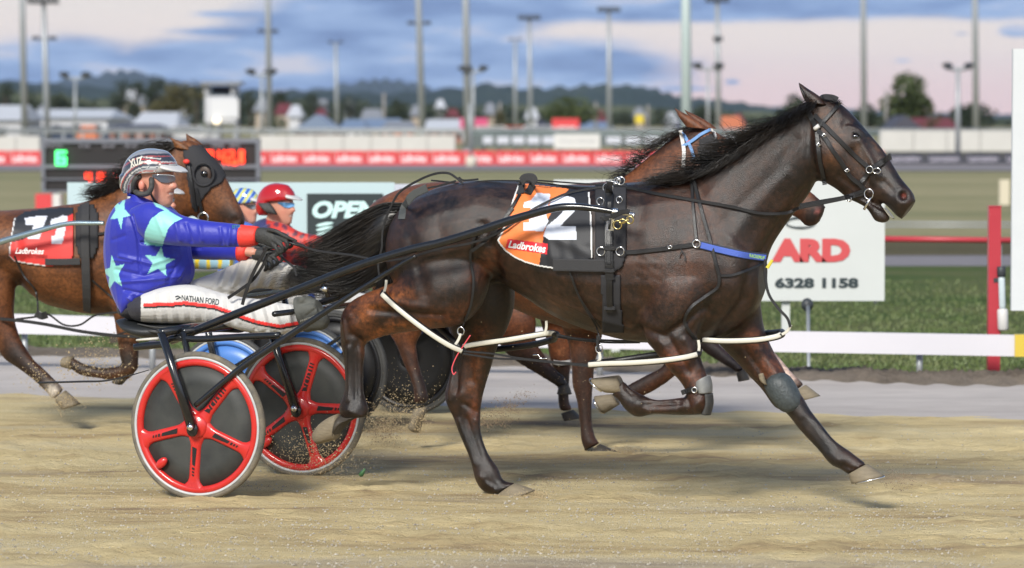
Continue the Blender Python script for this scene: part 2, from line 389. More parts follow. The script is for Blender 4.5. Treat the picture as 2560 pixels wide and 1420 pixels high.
M_hoofd = mat('dark_hoof', (.05, .042, .032), .6, noise=.4, nscale=30, bump=.3, bscale=90)
M_coat = mat('coat', attr=True, rough=.36, spec=.55, noise=.5, nscale=6, bump=.30, bscale=300, rn=.22, tint=((.40, .40, .44), (1.9, 1.45, 1.15)), bump2=.09)
M_coatb = mat('bay_coat', attr=True, rough=.48, spec=.42, noise=.4, nscale=7, bump=.25, bscale=300, rn=.12, tint=((.68, .64, .64), (1.3, 1.25, 1.2)), bump2=.08)
M_eye = mat('eye', (.004, .003, .003), .04, spec=.8, coat=1)
M_skin = mat('skin', attr=True, rough=.5, noise=.08, nscale=30, bump=.1, bscale=150)
M_cloth = mat('cloth', attr=True, rough=.72, noise=.06, nscale=20, bump=.25, bscale=90, sheen=.1)
M_silk = mat('silk', attr=True, rough=.5, noise=.07, nscale=14, bump=.15, bscale=60, sheen=.15)
M_prt = mat('printed_nylon', attr=True, rough=.55, noise=.05, nscale=30, bump=.12, bscale=200)
M_gloss = mat('painted_shell', attr=True, rough=.14, coat=.8)
M_rubber = mat('rubber', (.05, .05, .048), .7, noise=.4, nscale=30, bump=.3, bscale=80)
M_tyre = mat('dusty_tyre', (.20, .17, .12), .8, c2=(.09, .085, .075), nscale=14, bump=.3, bscale=120)
# ================================================================== GROUND
def strip(name, near, far, z, m, kind='structure', nseg=1):
    """a ground sheet between two lines of picture points on the ground"""
    a = cr(near, 12); b = cr(far, 12); n = 61; V = []; Fc = []
    rs = lambda c: np.array([[np.interp(k / (n - 1), np.linspace(0, 1, len(c)), c[:, q]) for q in (0, 1)] for k in range(n)]); xs_ = np.linspace(a[0, 0], a[-1, 0], n); a = np.stack([xs_, np.interp(xs_, a[:, 0], a[:, 1])], 1); b = np.stack([xs_, np.interp(xs_, b[:, 0], b[:, 1])], 1)
    for i in range(n): V += [tuple(gnd(*a[i], z)), tuple(gnd(*b[i], z))]
    for i in range(n - 1): Fc.append((2 * i, 2 * i + 2, 2 * i + 3, 2 * i + 1))
    return setp(obj(name, V, Fc, m, smooth=False), kind=kind)
def ground_mat(name, stops, sc1, st1, sc2, st2, bump, bsc, bst=(1, 1, 1), fleck=None, rough=.95, dist=.02, warm=None):
    m = bpy.data.materials.new(name); m.use_nodes = True; t = m.node_tree; b = t.nodes['Principled BSDF']; b.inputs['Roughness'].default_value = rough; b.inputs['Specular IOR Level'].default_value = .2
    tcn = nd(t, 'ShaderNodeTexCoord')
    def ns(scale, st, det=7, ro=.6, rot=0):
        mpn = nd(t, 'ShaderNodeMapping'); mpn.inputs['Scale'].default_value = st; mpn.inputs['Rotation'].default_value = (0, 0, rot); t.links.new(tcn.outputs['Object'], mpn.inputs[0])
        nn = nd(t, 'ShaderNodeTexNoise'); nn.inputs['Scale'].default_value = scale; nn.inputs['Detail'].default_value = det; nn.inputs['Roughness'].default_value = ro; t.links.new(mpn.outputs[0], nn.inputs['Vector']); return nn.outputs[0]
    a = ns(sc1, st1, rot=.04); c = ns(sc2, st2); f = mth(t, 'ADD', mth(t, 'MULTIPLY', a, .68), mth(t, 'MULTIPLY', c, .32))
    col = ramp(t, f, stops)
    if warm:                                            # patches of another colour where the surface was turned over
        wn = ns(warm[0], warm[1], 5, .6, .04); col = mixc(t, ramp(t, wn, [(warm[3], 0), (warm[4], 1)]), col, warm[2])
    if warm:
        w2 = ns(.55, (.2, .9, 1), 6, .65, .04); col = mixc(t, ramp(t, w2, [(.54, 0), (.66, .75)]), col, (.27, .19, .14))
    if fleck:
        v = nd(t, 'ShaderNodeTexVoronoi'); v.inputs['Scale'].default_value = fleck[0]; mpn = nd(t, 'ShaderNodeMapping'); mpn.inputs['Scale'].default_value = (.45, 1, 1); t.links.new(tcn.outputs['Object'], mpn.inputs[0]); t.links.new(mpn.outputs[0], v.inputs['Vector'])
        fm = mth(t, 'MULTIPLY', ramp(t, v.outputs['Distance'], [(.0, 1), (fleck[1], 0)]), ramp(t, ns(1.6, (1, 1, 1)), [(.42, 0), (.6, 1)]))
        col = mixc(t, fm, col, fleck[2])
    t.links.new(col, b.inputs['Base Color'])
    bn = mth(t, 'ADD', ns(bsc, bst, 8, .7), mth(t, 'MULTIPLY', ns(bsc * .12, bst, 3), 1.5)); bb = nd(t, 'ShaderNodeBump'); bb.inputs['Strength'].default_value = bump; bb.inputs['Distance'].default_value = dist
    t.links.new(bn, bb.inputs['Height']); t.links.new(bb.outputs[0], b.inputs['Normal']); return m
M_field = ground_mat('dry_grass_field', [(.36, (.15, .16, .075)), (.5, (.24, .22, .115)), (.64, (.32, .28, .16))], .05, (.3, 1.6, 1), 1.2, (1, 2, 1), .6, 10)
M_track = ground_mat('sand_track', [(.36, (.25, .18, .115)), (.43, (.44, .33, .17)), (.50, (.57, .455, .24)), (.64, (.67, .555, .32))], 1.1, (.22, 1.3, 1), 9, (.3, 1, 1), .9, 55, (.5, 1, 1), (34, .15, (.74, .69, .58)), dist=.02,
                     warm=(.8, (.25, 1.1, 1), (.46, .42, .31), .54, .70))
M_path = ground_mat('grey_path', [(.35, (.36, .325, .30)), (.55, (.46, .42, .39)), (.7, (.53, .49, .44))], .8, (.25, 1.2, 1), 6, (.5, 1, 1), .4, 30)
M_turf = ground_mat('green_turf', [(.34, (.05, .095, .016)), (.45, (.09, .14, .035)), (.56, (.145, .165, .06)), (.68, (.19, .165, .09))], .9, (.3, .5, 1), 7, (1, 1.4, 1), 1.0, 60, dist=.05)
M_verge = ground_mat('gravel_verge', [(.35, (.15, .12, .09)), (.6, (.30, .25, .20))], 2, (.5, 1, 1), 12, (1, 1, 1), 1, 40, dist=.05)
M_asph = ground_mat('far_road', [(.3, (.17, .16, .17)), (.7, (.24, .225, .235))], .4, (.3, 1, 1), 4, (1, 1, 1), .2, 20)
M_brown = ground_mat('brown_bank', [(.3, (.05, .045, .02)), (.7, (.12, .10, .05))], .3, (.3, 1, 1), 4, (1, 1, 1), .5, 20)
# the whole ground in one sheet, to the horizon
setp(obj('ground', [(-4500, -30, 0), (4500, -30, 0), (4500, 12000, 0), (-4500, 12000, 0)], [(0, 1, 2, 3)], M_field, smooth=False), kind='structure')
# turf inside the rail
strip('turf', [(-600, 1040), (1280, 1045), (3200, 1100)], [(-600, 700), (1280, 668), (3200, 664)], .004, M_turf)
strip('path', [(-600, 1010), (1280, 1035), (3200, 1110)], [(-600, 868), (200, 884), (1280, 893), (2000, 935), (2560, 955), (3200, 965)], .008, M_path)
# running track: a relief sheet of its own, rutted along the direction of travel
def track():
    nx, ny = 520, 260; V = []; Fc = []; g = np.random.default_rng(12); pr = np.stack([g.random(260) * 9 - 5, 12.2 + 8 * g.random(260), .05 + .03 * g.random(260), .006 + .010 * g.random(260)], 1)
    e0 = gnd(-60, 983, .012); e1 = gnd(1300, 1020, .012); e2 = gnd(2600, 1046, .012)
    def edge(x): return e0.y + (e1.y - e0.y) * (x - e0.x) / (e1.x - e0.x) if x < e1.x else e1.y + (e2.y - e1.y) * (x - e1.x) / (e2.x - e1.x)
    for i in range(nx + 1):
        x = -9 + 18 * i / nx
        for j in range(ny + 1):
            ye = edge(x) + .06 * math.sin(x * 5.1) + .04 * math.sin(x * 13.7 + 1); t = j / ny; y = 4 + (ye - 4) * t ** .75
            u = x * .93 - y * .37; v = x * .37 + y * .93
            z = .012 + .003 * math.sin(v * 9 + .6 * math.sin(u * .9)) * (.5 + .5 * math.sin(v * 1.7 + u * .3)) + .0022 * math.sin(v * 31 + 1.3 * math.sin(u * 1.1 + 2)) + .0015 * math.sin(u * 7.3 + v * 23)
            d2 = ((x - pr[:, 0]) ** 2 * .6 + (y - pr[:, 1]) ** 2) / pr[:, 2] ** 2; q = d2 < 6
            if q.any(): z += float((pr[q, 3] * (-1.3 * np.exp(-d2[q]) + .8 * np.exp(-(np.sqrt(d2[q]) - 1.5) ** 2 * 5))).sum()) + .008
            V.append((x, y, max(.006, z)))
    for i in range(nx):
        for j in range(ny): a = i * (ny + 1) + j; Fc.append((a, a + ny + 1, a + ny + 2, a + 1))
    return setp(obj('track', V, Fc, M_track), kind='structure')
track()
# heaped edge of raked gravel between path and turf
def berm():
    V = []; Fc = []; n = 200; K = 9
    line = cr([(-100, 878), (500, 888), (1100, 900), (1700, 925), (2000, 938), (2350, 950), (2700, 953)], 34); g = np.random.default_rng(3); n = len(line)
    hh = np.convolve(g.random(n + 8), np.ones(5) / 5, 'same')
    for i, (x, y) in enumerate(line):
        p = gnd(x, y, .01); hgt = .018 + .085 * hh[i + 4] * (1.0 if x > 1000 else .45)
        for j in range(K): u = j / (K - 1) * 2 - 1; V.append((p.x, p.y + u * (.42 + .1 * math.sin(i * .7)), .006 + hgt * (1 - u * u) * (1 + .25 * math.sin(i * 1.9 + j * 2.1))))
    for i in range(n - 1):
        for j in range(K - 1): a = i * K + j; Fc.append((a, a + K, a + K + 1, a + 1))
    return setp(obj('gravel_berm', V, Fc, M_verge), kind='structure')
berm()
M_blade = mat('grass_blades', (.095, .15, .04), .6, c2=(.16, .175, .075), nscale=1.2)
def blades(n, area, hmin, hmax, seed, m=M_blade):
    g = np.random.default_rng(seed); V = []; Fc = []
    for k in range(n):
        px = area[0] + (area[2] - area[0]) * g.random(); ym = np.interp(px, [0, 600, 1200, 2000, 2560], [872, 884, 894, 930, 948]); py = area[1] + (ym - area[1]) * g.random() ** .8
        p = gnd(px, py, .004); a = g.random() * math.pi; h = hmin + (hmax - hmin) * g.random(); wd = .006 + .006 * g.random(); d = Vector((math.cos(a), math.sin(a), 0)); ln = Vector((g.normal() * .25, g.normal() * .25, 1)) * h
        b = len(V); V += [p - d * wd, p + d * wd, p + ln]; Fc.append((b, b + 1, b + 2))
    return V, Fc
v1, f1 = blades(34000, (-20, 700, 2600, 958), .01, .04, 5)
keep = []
setp(obj('grass', v1, f1, M_blade, smooth=False), 'short green grass inside the white running rail', 'grass', kind='stuff')
# beyond the infield turf: road, brown bank, far running strip
strip('far_road', [(-600, 690), (1280, 668), (3200, 664)], [(-600, 662), (1280, 642), (3200, 636)], .008, M_asph)
strip('bank', [(-600, 662), (1280, 642), (3200, 636)], [(-600, 625), (1280, 605), (3200, 598)], .012, M_brown)
strip('far_track', [(-900, 428), (1280, 426), (3400, 428)], [(-900, 396), (1280, 395), (3400, 397)], .03, M_asph)
# ------------------------------------------------------------------ hills
def ridge(name, prof, Yd, depth, m, base=330, seed=0, rough=1.0):
    """a range of hills: crest heights from picture points, real distance, gentle slopes to front and back"""
    g = np.random.default_rng(seed); P = cr(prof, 14); V = []; Fc = []; K = 10; nz_ = np.convolve(g.normal(size=len(P) + 8), np.ones(3) / 3, 'same')
    for i, (x, y) in enumerate(P):
        top = at(x, y, Yd); hz = max(top.z + nz_[i + 4] * rough * Yd * .0004, 1)
        for j in range(K):
            u = j / (K - 1); yy_ = Yd - depth + 2 * depth * u; s = math.sin(math.pi * u) ** 1.2
            V.append((top.x * yy_ / Yd if u < .5 else top.x, yy_, -1 + (hz + 1) * s * (1 + .05 * math.sin(i * .9 + j * 1.7))))
    for i in range(len(P) - 1):
        for j in range(K - 1): a = i * K + j; Fc.append((a, a + K, a + K + 1, a + 1))
    return setp(obj(name, V, Fc, m), kind='structure')
M_hill1 = ground_mat('forest_hill', [(.35, (.014, .024, .024)), (.55, (.028, .045, .038)), (.7, (.075, .085, .06))], .004, (1, 1, 3), .03, (1, 1, 2), .3, .1)
M_hill2 = ground_mat('far_mountain', [(.3, (.03, .045, .055)), (.7, (.05, .07, .075))], .0012, (1, 1, 3), .01, (1, 1, 2), .2, .02)
M_hill3 = ground_mat('near_slope', [(.38, (.022, .032, .016)), (.5, (.05, .06, .03)), (.62, (.12, .13, .06)), (.75, (.16, .16, .085))], .012, (1, .4, 3), .06, (1, 1, 2), .3, .2)
ridge('hills', [(-500, 260), (0, 215), (150, 205), (260, 185), (330, 181), (430, 205), (520, 225), (620, 238), (780, 225), (900, 205), (960, 200), (1030, 208), (1110, 228), (1300, 230), (1500, 235), (1800, 262), (2100, 272), (2400, 282), (2560, 285), (3000, 270)], 9000, 2500, M_hill2, seed=1, rough=.3)
ridge('hills', [(-500, 215), (0, 205), (200, 218), (420, 218), (620, 226), (800, 228), (1000, 232), (1200, 214), (1330, 222), (1450, 216), (1560, 214), (1640, 224), (1700, 242), (1800, 252), (1900, 264), (2050, 290), (2300, 296), (2600, 290), (3000, 285)], 3800, 900, M_hill1, seed=2, rough=.9)
ridge('hills', [(-500, 240), (0, 232), (140, 240), (250, 250), (420, 262), (600, 262), (760, 250), (900, 262), (1100, 268), (1300, 264), (1500, 262), (1700, 272), (1900, 284), (2200, 297), (2600, 299), (3000, 299)], 1500, 350, M_hill3, seed=3, rough=1.1)
# ------------------------------------------------------------------ trees
M_leafs = [mat('leaf_dark', (.015, .026, .013), .7, c2=(.032, .045, .02), nscale=.7), mat('leaf_mid', (.035, .055, .015), .7, c2=(.075, .095, .03), nscale=.8), mat('leaf_autumn', (.06, .055, .02), .7, c2=(.10, .09, .03), nscale=.8)]
M_bark = mat('bark', (.07, .055, .04), .9, noise=.3)
def tree(px, ytop, Y, wpx, label, kind=0, ybase=338, n=900, seed=0, lob=None, group='trees beyond the far rail'):
    g = np.random.default_rng(seed + int(px)); k = F / Y; top = at(px, ytop, Y); base = Vector((top.x, Y, 0)); H = top.z; W = wpx / k / 2
    r = thing('tree', label, 'tree', base, group)
    mb = MB(); mb.tube([base, base + Vector((.02 * H, 0, H * .4)), base + Vector((.0, 0, H * .8))], [H * .03, H * .022, H * .006], 7)
    blobs = lob or [(g.normal() * .33 * W, g.normal() * .33 * W, H * (.42 + .42 * g.random()), (.34 + .25 * g.random())) for _ in range(8)] + [(0, 0, H * .82, .36), (-W * .5, 0, H * .5, .42), (W * .5, 0, H * .5, .42)]
    V = []; Fc = []
    for (bx, by, bz, br) in blobs:
        b0 = base + Vector((bx, by, bz)); mb.tube([base + Vector((0, 0, H * .35)), (base + b0) / 2 + Vector((0, 0, H * .2)), b0], [H * .012, H * .008, H * .003], 5)
        rw = W * br * 1.05; rh = min(H * .2, rw * .95)
        for i in range(n // len(blobs)):
            d = Vector(g.normal(size=3)).normalized() * (.55 + .5 * g.random()); c = b0 + Vector((d.x * rw, d.y * rw, d.z * rh))
            if c.z < H * .12: continue
            s = (.05 + .05 * g.random()) * (W + H * .3) * .5; a = Vector(g.normal(size=3)).normalized(); b = a.cross(Vector(g.normal(size=3))).normalized(); q = len(V)
            V += [c - a * s - b * s * .5, c + a * s - b * s * .4, c + a * s * .5 + b * s, c - a * s * .6 + b * s * .8]; Fc.append((q, q + 1, q + 2, q + 3))
    obj('crown', V, Fc, M_leafs[kind], r, False); mb.build('trunk', M_bark, r, True); return r
tree(2265, 182, 300, 150, 'large round green tree standing alone behind the white far wall', 1, n=2200)
tree(1985, 232, 280, 115, 'dark green tree just behind the dark horse\'s ear', 0, n=1300)
tree(2170, 258, 270, 95, 'squarish dark green hedge tree left of the large round tree', 0, n=1300)
tree(2325, 262, 285, 50, 'thin sparse tree on the right edge of the large round tree', 2, n=220)
tree(2420, 258, 300, 150, 'dark tree behind the right tall pole and red roof', 0, n=1400)
tree(1415, 243, 320, 125, 'wide round green tree behind the red billboard', 1, n=1500)
tree(990, 238, 330, 60, 'tall dark green tree between the tower and the middle poles', 0, n=900)
tree(1250, 268, 300, 45, 'small yellowish green tree right of the pink billboard', 2, n=500)
tree(1108, 265, 320, 70, 'low dark tree just left of the pole beside the pink billboard', 0, n=600)
tree(1185, 268, 350, 70, 'low dark bushy tree behind the pink billboard', 0, n=600)
tree(1760, 262, 420, 110, 'low dark tree behind the ears of the bay horse', 0, n=700)
tree(1560, 272, 420, 70, 'low dark tree left of the yellow road sign', 0, n=500)
tree(1660, 268, 420, 60, 'low dark tree right of the yellow road sign', 0, n=500)
tree(384, 182, 620, 70, 'tall dark tree crown rising highest above the left hillside', 0, n=700)
tree(300, 192, 640, 70, 'dark tree left of the highest hillside crown', 0, n=500)
tree(340, 190, 660, 60, 'dark hillside tree between two taller crowns', 0, n=500)
tree(12, 192, 520, 60, 'dark tree at the left edge of the picture on the hill', 0, n=600)
tree(430, 205, 460, 120, 'broad olive green tree left of the white tower', 2, n=1300)
tree(330, 250, 330, 60, 'dark round tree in front of the white sheds', 0, n=900)
tree(235, 240, 400, 55, 'dark round tree on the green slope by the double lamp', 0, n=600)
tree(150, 228, 430, 75, 'dark olive tree right of the second tall pole', 0, n=700)
tree(70, 222, 520, 110, 'wide dark tree group behind the first tall pole', 0, n=900)
tree(490, 205, 480, 40, 'narrow dark tree directly left of the white tower', 0, n=500)
tree(625, 218, 520, 55, 'dark tree right of the white tower', 0, n=500)
tree(700, 222, 560, 80, 'dark tree behind the third tall pole', 0, n=600)
tree(780, 228, 560, 80, 'dark tree in the row left of the short lamp mast', 0, n=600)
tree(875, 232, 560, 90, 'dark tree in the row right of the short lamp mast', 0, n=600)
tree(690, 288, 330, 70, 'low green bush tree below the third tall pole', 1, n=500)
tree(925, 305, 300, 24, 'small green shrub beside the blue roofed house', 1, n=260)
tree(2350, 272, 300, 60, 'low dark shrub tree between the red roof and large round tree', 0, n=400)
# ------------------------------------------------------------------ houses and other buildings
def slabcol(n, c, r=.7, **k): return mat(n, c, r, noise=.08, nscale=1.5, **k)
M_bw = slabcol('painted_wall', (.48, .49, .52)); M_bb = slabcol('blue_wall', (.34, .42, .58)); M_brick = slabcol('brick_wall', (.30, .14, .10)); M_roofb = slabcol('blue_roof', (.16, .21, .30), .4); M_roofr = slabcol('red_roof', (.14, .03, .035)); M_roofg = slabcol('grey_roof', (.22, .23, .25)); M_roofd = slabcol('dark_roof', (.05, .05, .07)); M_win = mat('window_glass', (.02, .025, .03), .1, spec=.8); M_roofw = slabcol('white_roof', (.52, .53, .55), .45); M_tan = slabcol('tan_wall', (.36, .30, .24)); M_orange = slabcol('orange_wall', (.55, .17, .07))
def house(x0, x1, ytop, Y, label, wall, roof, rise=.4, depth=9, ybase=None, wins=3, name='house', cat='house', ridge_x=True):
    k = F / Y; a = at(x0, 320, Y); b = at(x1, 320, Y); H = at(x0, ytop, Y).z; W = b.x - a.x; r = thing(name, label, cat, ((a.x + b.x) / 2, Y, 0)); cx = (a.x + b.x) / 2
    eh = H * (1 - rise)
    MB().box((cx, Y + depth / 2, eh / 2), (W, depth, eh)).build('wall', wall, r)
    mb = MB(); o = .3
    if ridge_x: V = [(a.x - o, Y - o, eh + .003), (b.x + o, Y - o, eh + .003), (b.x + o, Y + depth + o, eh + .003), (a.x - o, Y + depth + o, eh + .003), (a.x + W * .04, Y + depth / 2, H), (b.x - W * .04, Y + depth / 2, H)]; Fc = [(0, 1, 5, 4), (2, 3, 4, 5), (0, 4, 3), (1, 2, 5), (0, 3, 2, 1)]
    else: V = [(a.x - o, Y - o, eh + .003), (b.x + o, Y - o, eh + .003), (b.x + o, Y + depth + o, eh + .003), (a.x - o, Y + depth + o, eh + .003), (cx, Y - o, H), (cx, Y + depth + o, H)]; Fc = [(0, 1, 4), (2, 3, 5), (0, 4, 5, 3), (1, 2, 5, 4), (0, 3, 2, 1)]
    mb.add(V, Fc).build('roof', roof, r)
    for i in range(wins):
        x = a.x + W * (i + .5) / wins; ww = min(W / wins * .4, 1.6)
        MB().box((x, Y - .01, eh * .58), (ww, .06, eh * .36)).build('window', M_win, r)
    return r
house(-60, 52, 262, 210, 'pale blue shed with low white gable at the left edge', M_bw, M_roofw, .35, wins=1, name='shed', cat='shed')
house(64, 268, 272, 235, 'long white shed with blue tinted roof behind the two left poles', M_bw, M_roofw, .25, wins=4, name='shed', cat='shed', depth=14)
house(276, 300, 286, 260, 'small white shed end between the long sheds', M_bw, M_roofw, .2, wins=0, name='shed', cat='shed')
house(330, 432, 280, 250, 'long white curved roof shed left of the tower', M_bw, M_roofw, .5, wins=2, name='shed', cat='shed', depth=12)
house(275, 385, 310, 225, 'low dark red brick building below the white sheds', M_brick, M_roofd, .2, wins=3)
house(195, 232, 313, 205, 'orange tarpaulin covered stall in front of the long white shed', M_orange, M_orange, .6, wins=0, name='tent', cat='tent', depth=3)
house(735, 845, 286, 255, 'brick house with a blue grey gable roof left of the fourth pole', M_brick, M_roofb, .62, wins=3, ridge_x=False)
house(855, 905, 298, 262, 'small house with pale blue roof right of the gabled house', M_bw, M_roofb, .4, wins=2)
house(905, 1000, 296, 268, 'long house with light blue roof behind the orange brick house', M_tan, M_roofb, .4, wins=3)
house(960, 1028, 302, 240, 'orange brick house with a shallow roof in front of the middle pole', M_orange, M_roofg, .35, wins=2)
house(1062, 1160, 298, 262, 'long low house with a pale roof left of the pink billboard', M_brick, M_roofw, .45, wins=4)
house(905, 950, 272, 420, 'pale roofed house on the slope above the blue roofed house', M_tan, M_roofg, .4, wins=2)
house(690, 722, 258, 520, 'pinkish house high on the slope behind the third pole', M_tan, M_roofr, .4, wins=1)
house(785, 815, 248, 560, 'small pink walled house high on the dark slope', M_tan, M_roofg, .4, wins=1)
house(862, 880, 248, 560, 'tiny pale house highest on the middle slope', M_bw, M_roofg, .4, wins=1)
house(310, 334, 223, 700, 'cream house among trees high on the left hill', M_tan, M_roofw, .3, wins=1)
house(345, 362, 238, 640, 'small grey house below the cream house on the left hill', M_tan, M_roofg, .3, wins=1)
house(1810, 1858, 290, 300, 'orange house seen just left of the dark horse\'s mane wisps', M_orange, M_orange, .5, wins=0)
house(2225, 2305, 288, 280, 'house with a grey gable end and dark blue roof below the large tree', M_tan, M_roofd, .6, wins=0, ridge_x=False)
house(2290, 2395, 294, 286, 'house with a dark red roof left of the double lamp at the right', M_brick, M_roofr, .6, wins=2)
house(1700, 1760, 300, 330, 'dark brick house behind the pale thick pole', M_brick, M_roofd, .5, wins=2)
house(1450, 1530, 304, 330, 'low house with blue grey roof right of the red billboard', M_bb, M_roofb, .5, wins=2)
house(1345, 1378, 302, 335, 'small dark house left of the red billboard', M_brick, M_roofd, .5, wins=1)
# a far-off wood along the foot of the hills, reads as one mass
def woods():
    g = np.random.default_rng(77); V = []; Fc = []
    for k in range(900):
        Y = 900 + 1500 * g.random(); px = -250 + 3000 * g.random(); lim = np.interp(px, [-250, 0, 150, 300, 420, 620, 800, 1000, 1250, 1500, 1700, 2000, 2600], [205, 212, 222, 214, 214, 232, 234, 240, 252, 252, 262, 285, 300])
        c = at(px, 300, Y); H = CH + (300 - (lim + 8 + (300 - lim) * .9 * g.random())) / F * Y; W_ = 3.5 + 4 * g.random(); zb = 0
        if 180 < px < 300 and H > 6 and g.random() < .8: continue
        for _ in range(26):
            d = Vector(g.normal(size=3)).normalized() * (.4 + .6 * g.random()); q = Vector((c.x + d.x * W_, Y + d.y * 5, H * .5 + d.z * H * .5)); s = W_ * .26; a = Vector(g.normal(size=3)).normalized(); b = a.cross(Vector(g.normal(size=3))).normalized(); n = len(V)
            V += [q - a * s - b * s * .5, q + a * s - b * s * .4, q + a * s * .5 + b * s, q - a * s * .6 + b * s * .8]; Fc.append((n, n + 1, n + 2, n + 3))
    setp(obj('woods', V, Fc, M_leafs[0], smooth=False), 'dark wooded belt along the foot of the distant hills', 'woodland', kind='stuff')
woods()
hl = [(650, 246, 22, 'pinkish roofed house'), (735, 262, 26, 'grey roofed house'), (800, 270, 20, 'pale gabled house'), (1040, 262, 22, 'cream house'), (1100, 248, 18, 'tiny white house'), (1130, 272, 30, 'long pale house'), (1225, 256, 20, 'small bluish house'), (1330, 268, 24, 'tan house'), (1500, 275, 22, 'white cottage'), (1600, 268, 22, 'tan cottage'), (1680, 280, 26, 'long grey house'), (1850, 284, 22, 'brick cottage'), (100, 262, 22, 'cream cottage'), (450, 268, 20, 'white cottage')]
for i, (px, yt, w_, nm) in enumerate(hl):
    near = ['right of the tower on the slope', 'below the third pole crossarm', 'left of the thin lamp mast', 'just left of the middle pole', 'between the middle pole and the footing pole, high up', 'directly above the low pale roofed house', 'above the pink billboard', 'right of the slim floodlight mast', 'right of the wide round tree', 'above the yellow road sign', 'left of the thick pale pole', 'right of the two bracket mast', 'above the long shed between the two left poles', 'left of the tower beneath the olive tree'][i]
    Y = 430 + 25 * (i % 5); zt = at(px, yt, Y).z; c = at(px, 300, Y); W = w_ / F * Y; r = thing('house', nm + ' far off, ' + near, 'house', (c.x, Y, 0)); z0 = zt - 3.2
    MB().box((c.x, Y + 4, zt / 2 - .8), (W, 8, zt - 1.6)).build('wall', [M_tan, M_bw, M_brick][i % 3], r)
    MB().add([(c.x - W / 2 - .4, Y - .5, zt - 1.6), (c.x + W / 2 + .4, Y - .5, zt - 1.6), (c.x + W / 2 + .4, Y + 8.5, zt - 1.6), (c.x - W / 2 - .4, Y + 8.5, zt - 1.6), (c.x - W * .35, Y + 4, zt), (c.x + W * .35, Y + 4, zt)], [(0, 1, 5, 4), (2, 3, 4, 5), (0, 4, 3), (1, 2, 5), (0, 3, 2, 1)]).build('roof', [M_roofg, M_roofw, M_roofr][i % 3], r)
# commentary tower
def tower():
    Y = 215; k = F / Y; X = lambda x: at(x, 300, Y).x; Z = lambda y: at(1280, y, Y).z; r = thing('tower', 'white commentary tower with an open upper cabin and flat roof', 'tower', (X(552), Y, 0))
    MB().box(((X(512) + X(590)) / 2, Y + 1.1, (Z(300) + Z(232)) / 2 - .2), (X(590) - X(512), 2.2, Z(232) - Z(300))).build('cabin', M_bw, r)
    MB().box(((X(526) + X(597)) / 2, Y - .06, (Z(295) + Z(248)) / 2), (X(597) - X(526), .1, Z(248) - Z(295))).build('front_panel', mat('tower_panel', (.58, .59, .61), .5), r)
    for x, y in ((515, .15), (581, .15), (515, 2.0), (588, 2.0)): MB().box((X(x), Y + y, (Z(236) + Z(212)) / 2), (.22, .25, Z(212) - Z(236))).build('corner_post', M_bw, r)
    MB().box((X(552), Y + 2.15, (Z(234) + Z(214)) / 2), (X(578) - X(520), .1, Z(214) - Z(234))).build('back_wall', M_roofd, r)
    MB().box((X(554), Y + 1.0, Z(208)), (X(604) - X(504), 3.0, Z(204) - Z(212))).build('roof', M_roofg, r)
    mb = MB()
    for x in (520, 545, 590):
        for y in (.3, 1.9): mb.box((X(x), Y + y, Z(298) / 2 - .1), (.18, .18, Z(298)))
    mb.box((X(555), Y + 1.1, Z(330)), (X(590) - X(520), .1, .1)); mb.build('support_frame', mat('galvanised', (.30, .31, .33), .5, .3), r)
    MB().add(*ellipsoid((X(543), Y - .3, Z(301)), (Vector((.22, 0, 0)), Vector((0, .1, 0)), Vector((0, 0, .22))))).build('lamp', mat('lit_lamp', (.9, .8, .6), .4, emit=(1, .85, .6, 1.4)), r, True)
tower()
# billboards and road sign beyond the far rail
def board(x0, x1, y0, y1, Y, label, m, name='billboard', cat='billboard', legs=True, txt=None, tm=None, tq=None, th=.1):
    a = at(x0, y1, Y); b = at(x1, y0, Y); r = thing(name, label, cat, ((a.x + b.x) / 2, Y, 0))
    MB().box(((a.x + b.x) / 2, Y, (a.z + b.z) / 2), (b.x - a.x, th, b.z - a.z)).build('panel', m, r)
    if legs:
        mb = MB()
        for t in (.15, .85): MB().box((a.x + (b.x - a.x) * t, Y + th * .9, b.z / 2), (.12, .1, b.z - .05)).build('post', M_bark, r)
    for (s, X0, Y0, X1, Y1, mm, bold) in (txt or []):
        p = at(X0, Y1, Y); q = at(X1, Y0, Y); text_flat(s, p, Vector((1, 0, 0)), Vector((0, 0, 1)), q.x - p.x, q.z - p.z, 'lettering', mm, r, Vector((0, -1, 0)), th / 2 + .004, bold)
    return r
M_pink = mat('pink_panel', (.52, .07, .17), .5); M_red = mat('red_panel', (.60, .05, .055), .5, noise=.1, nscale=2); M_redl = mat('red_letter', (.55, .075, .08), .5); M_wl = mat('white_letter', (.82, .80, .80), .5); M_bl = mat('black_letter', (.03, .045, .05), .5)
board(1150, 1220, 295, 328, 262, 'pink billboard behind the tall pole beyond the far rail', M_pink)
board(1380, 1448, 296, 325, 250, 'red billboard with pale lettering under the wide round tree', M_red, txt=[('Ladbrokes', 1388, 314, 1440, 322, M_wl, .02)])
r = board(1588, 1609, 287, 308, 260, 'yellow diamond road sign on a post beyond the far rail', mat('yellow_sign', (.62, .48, .03), .5), name='road_sign', cat='road sign')
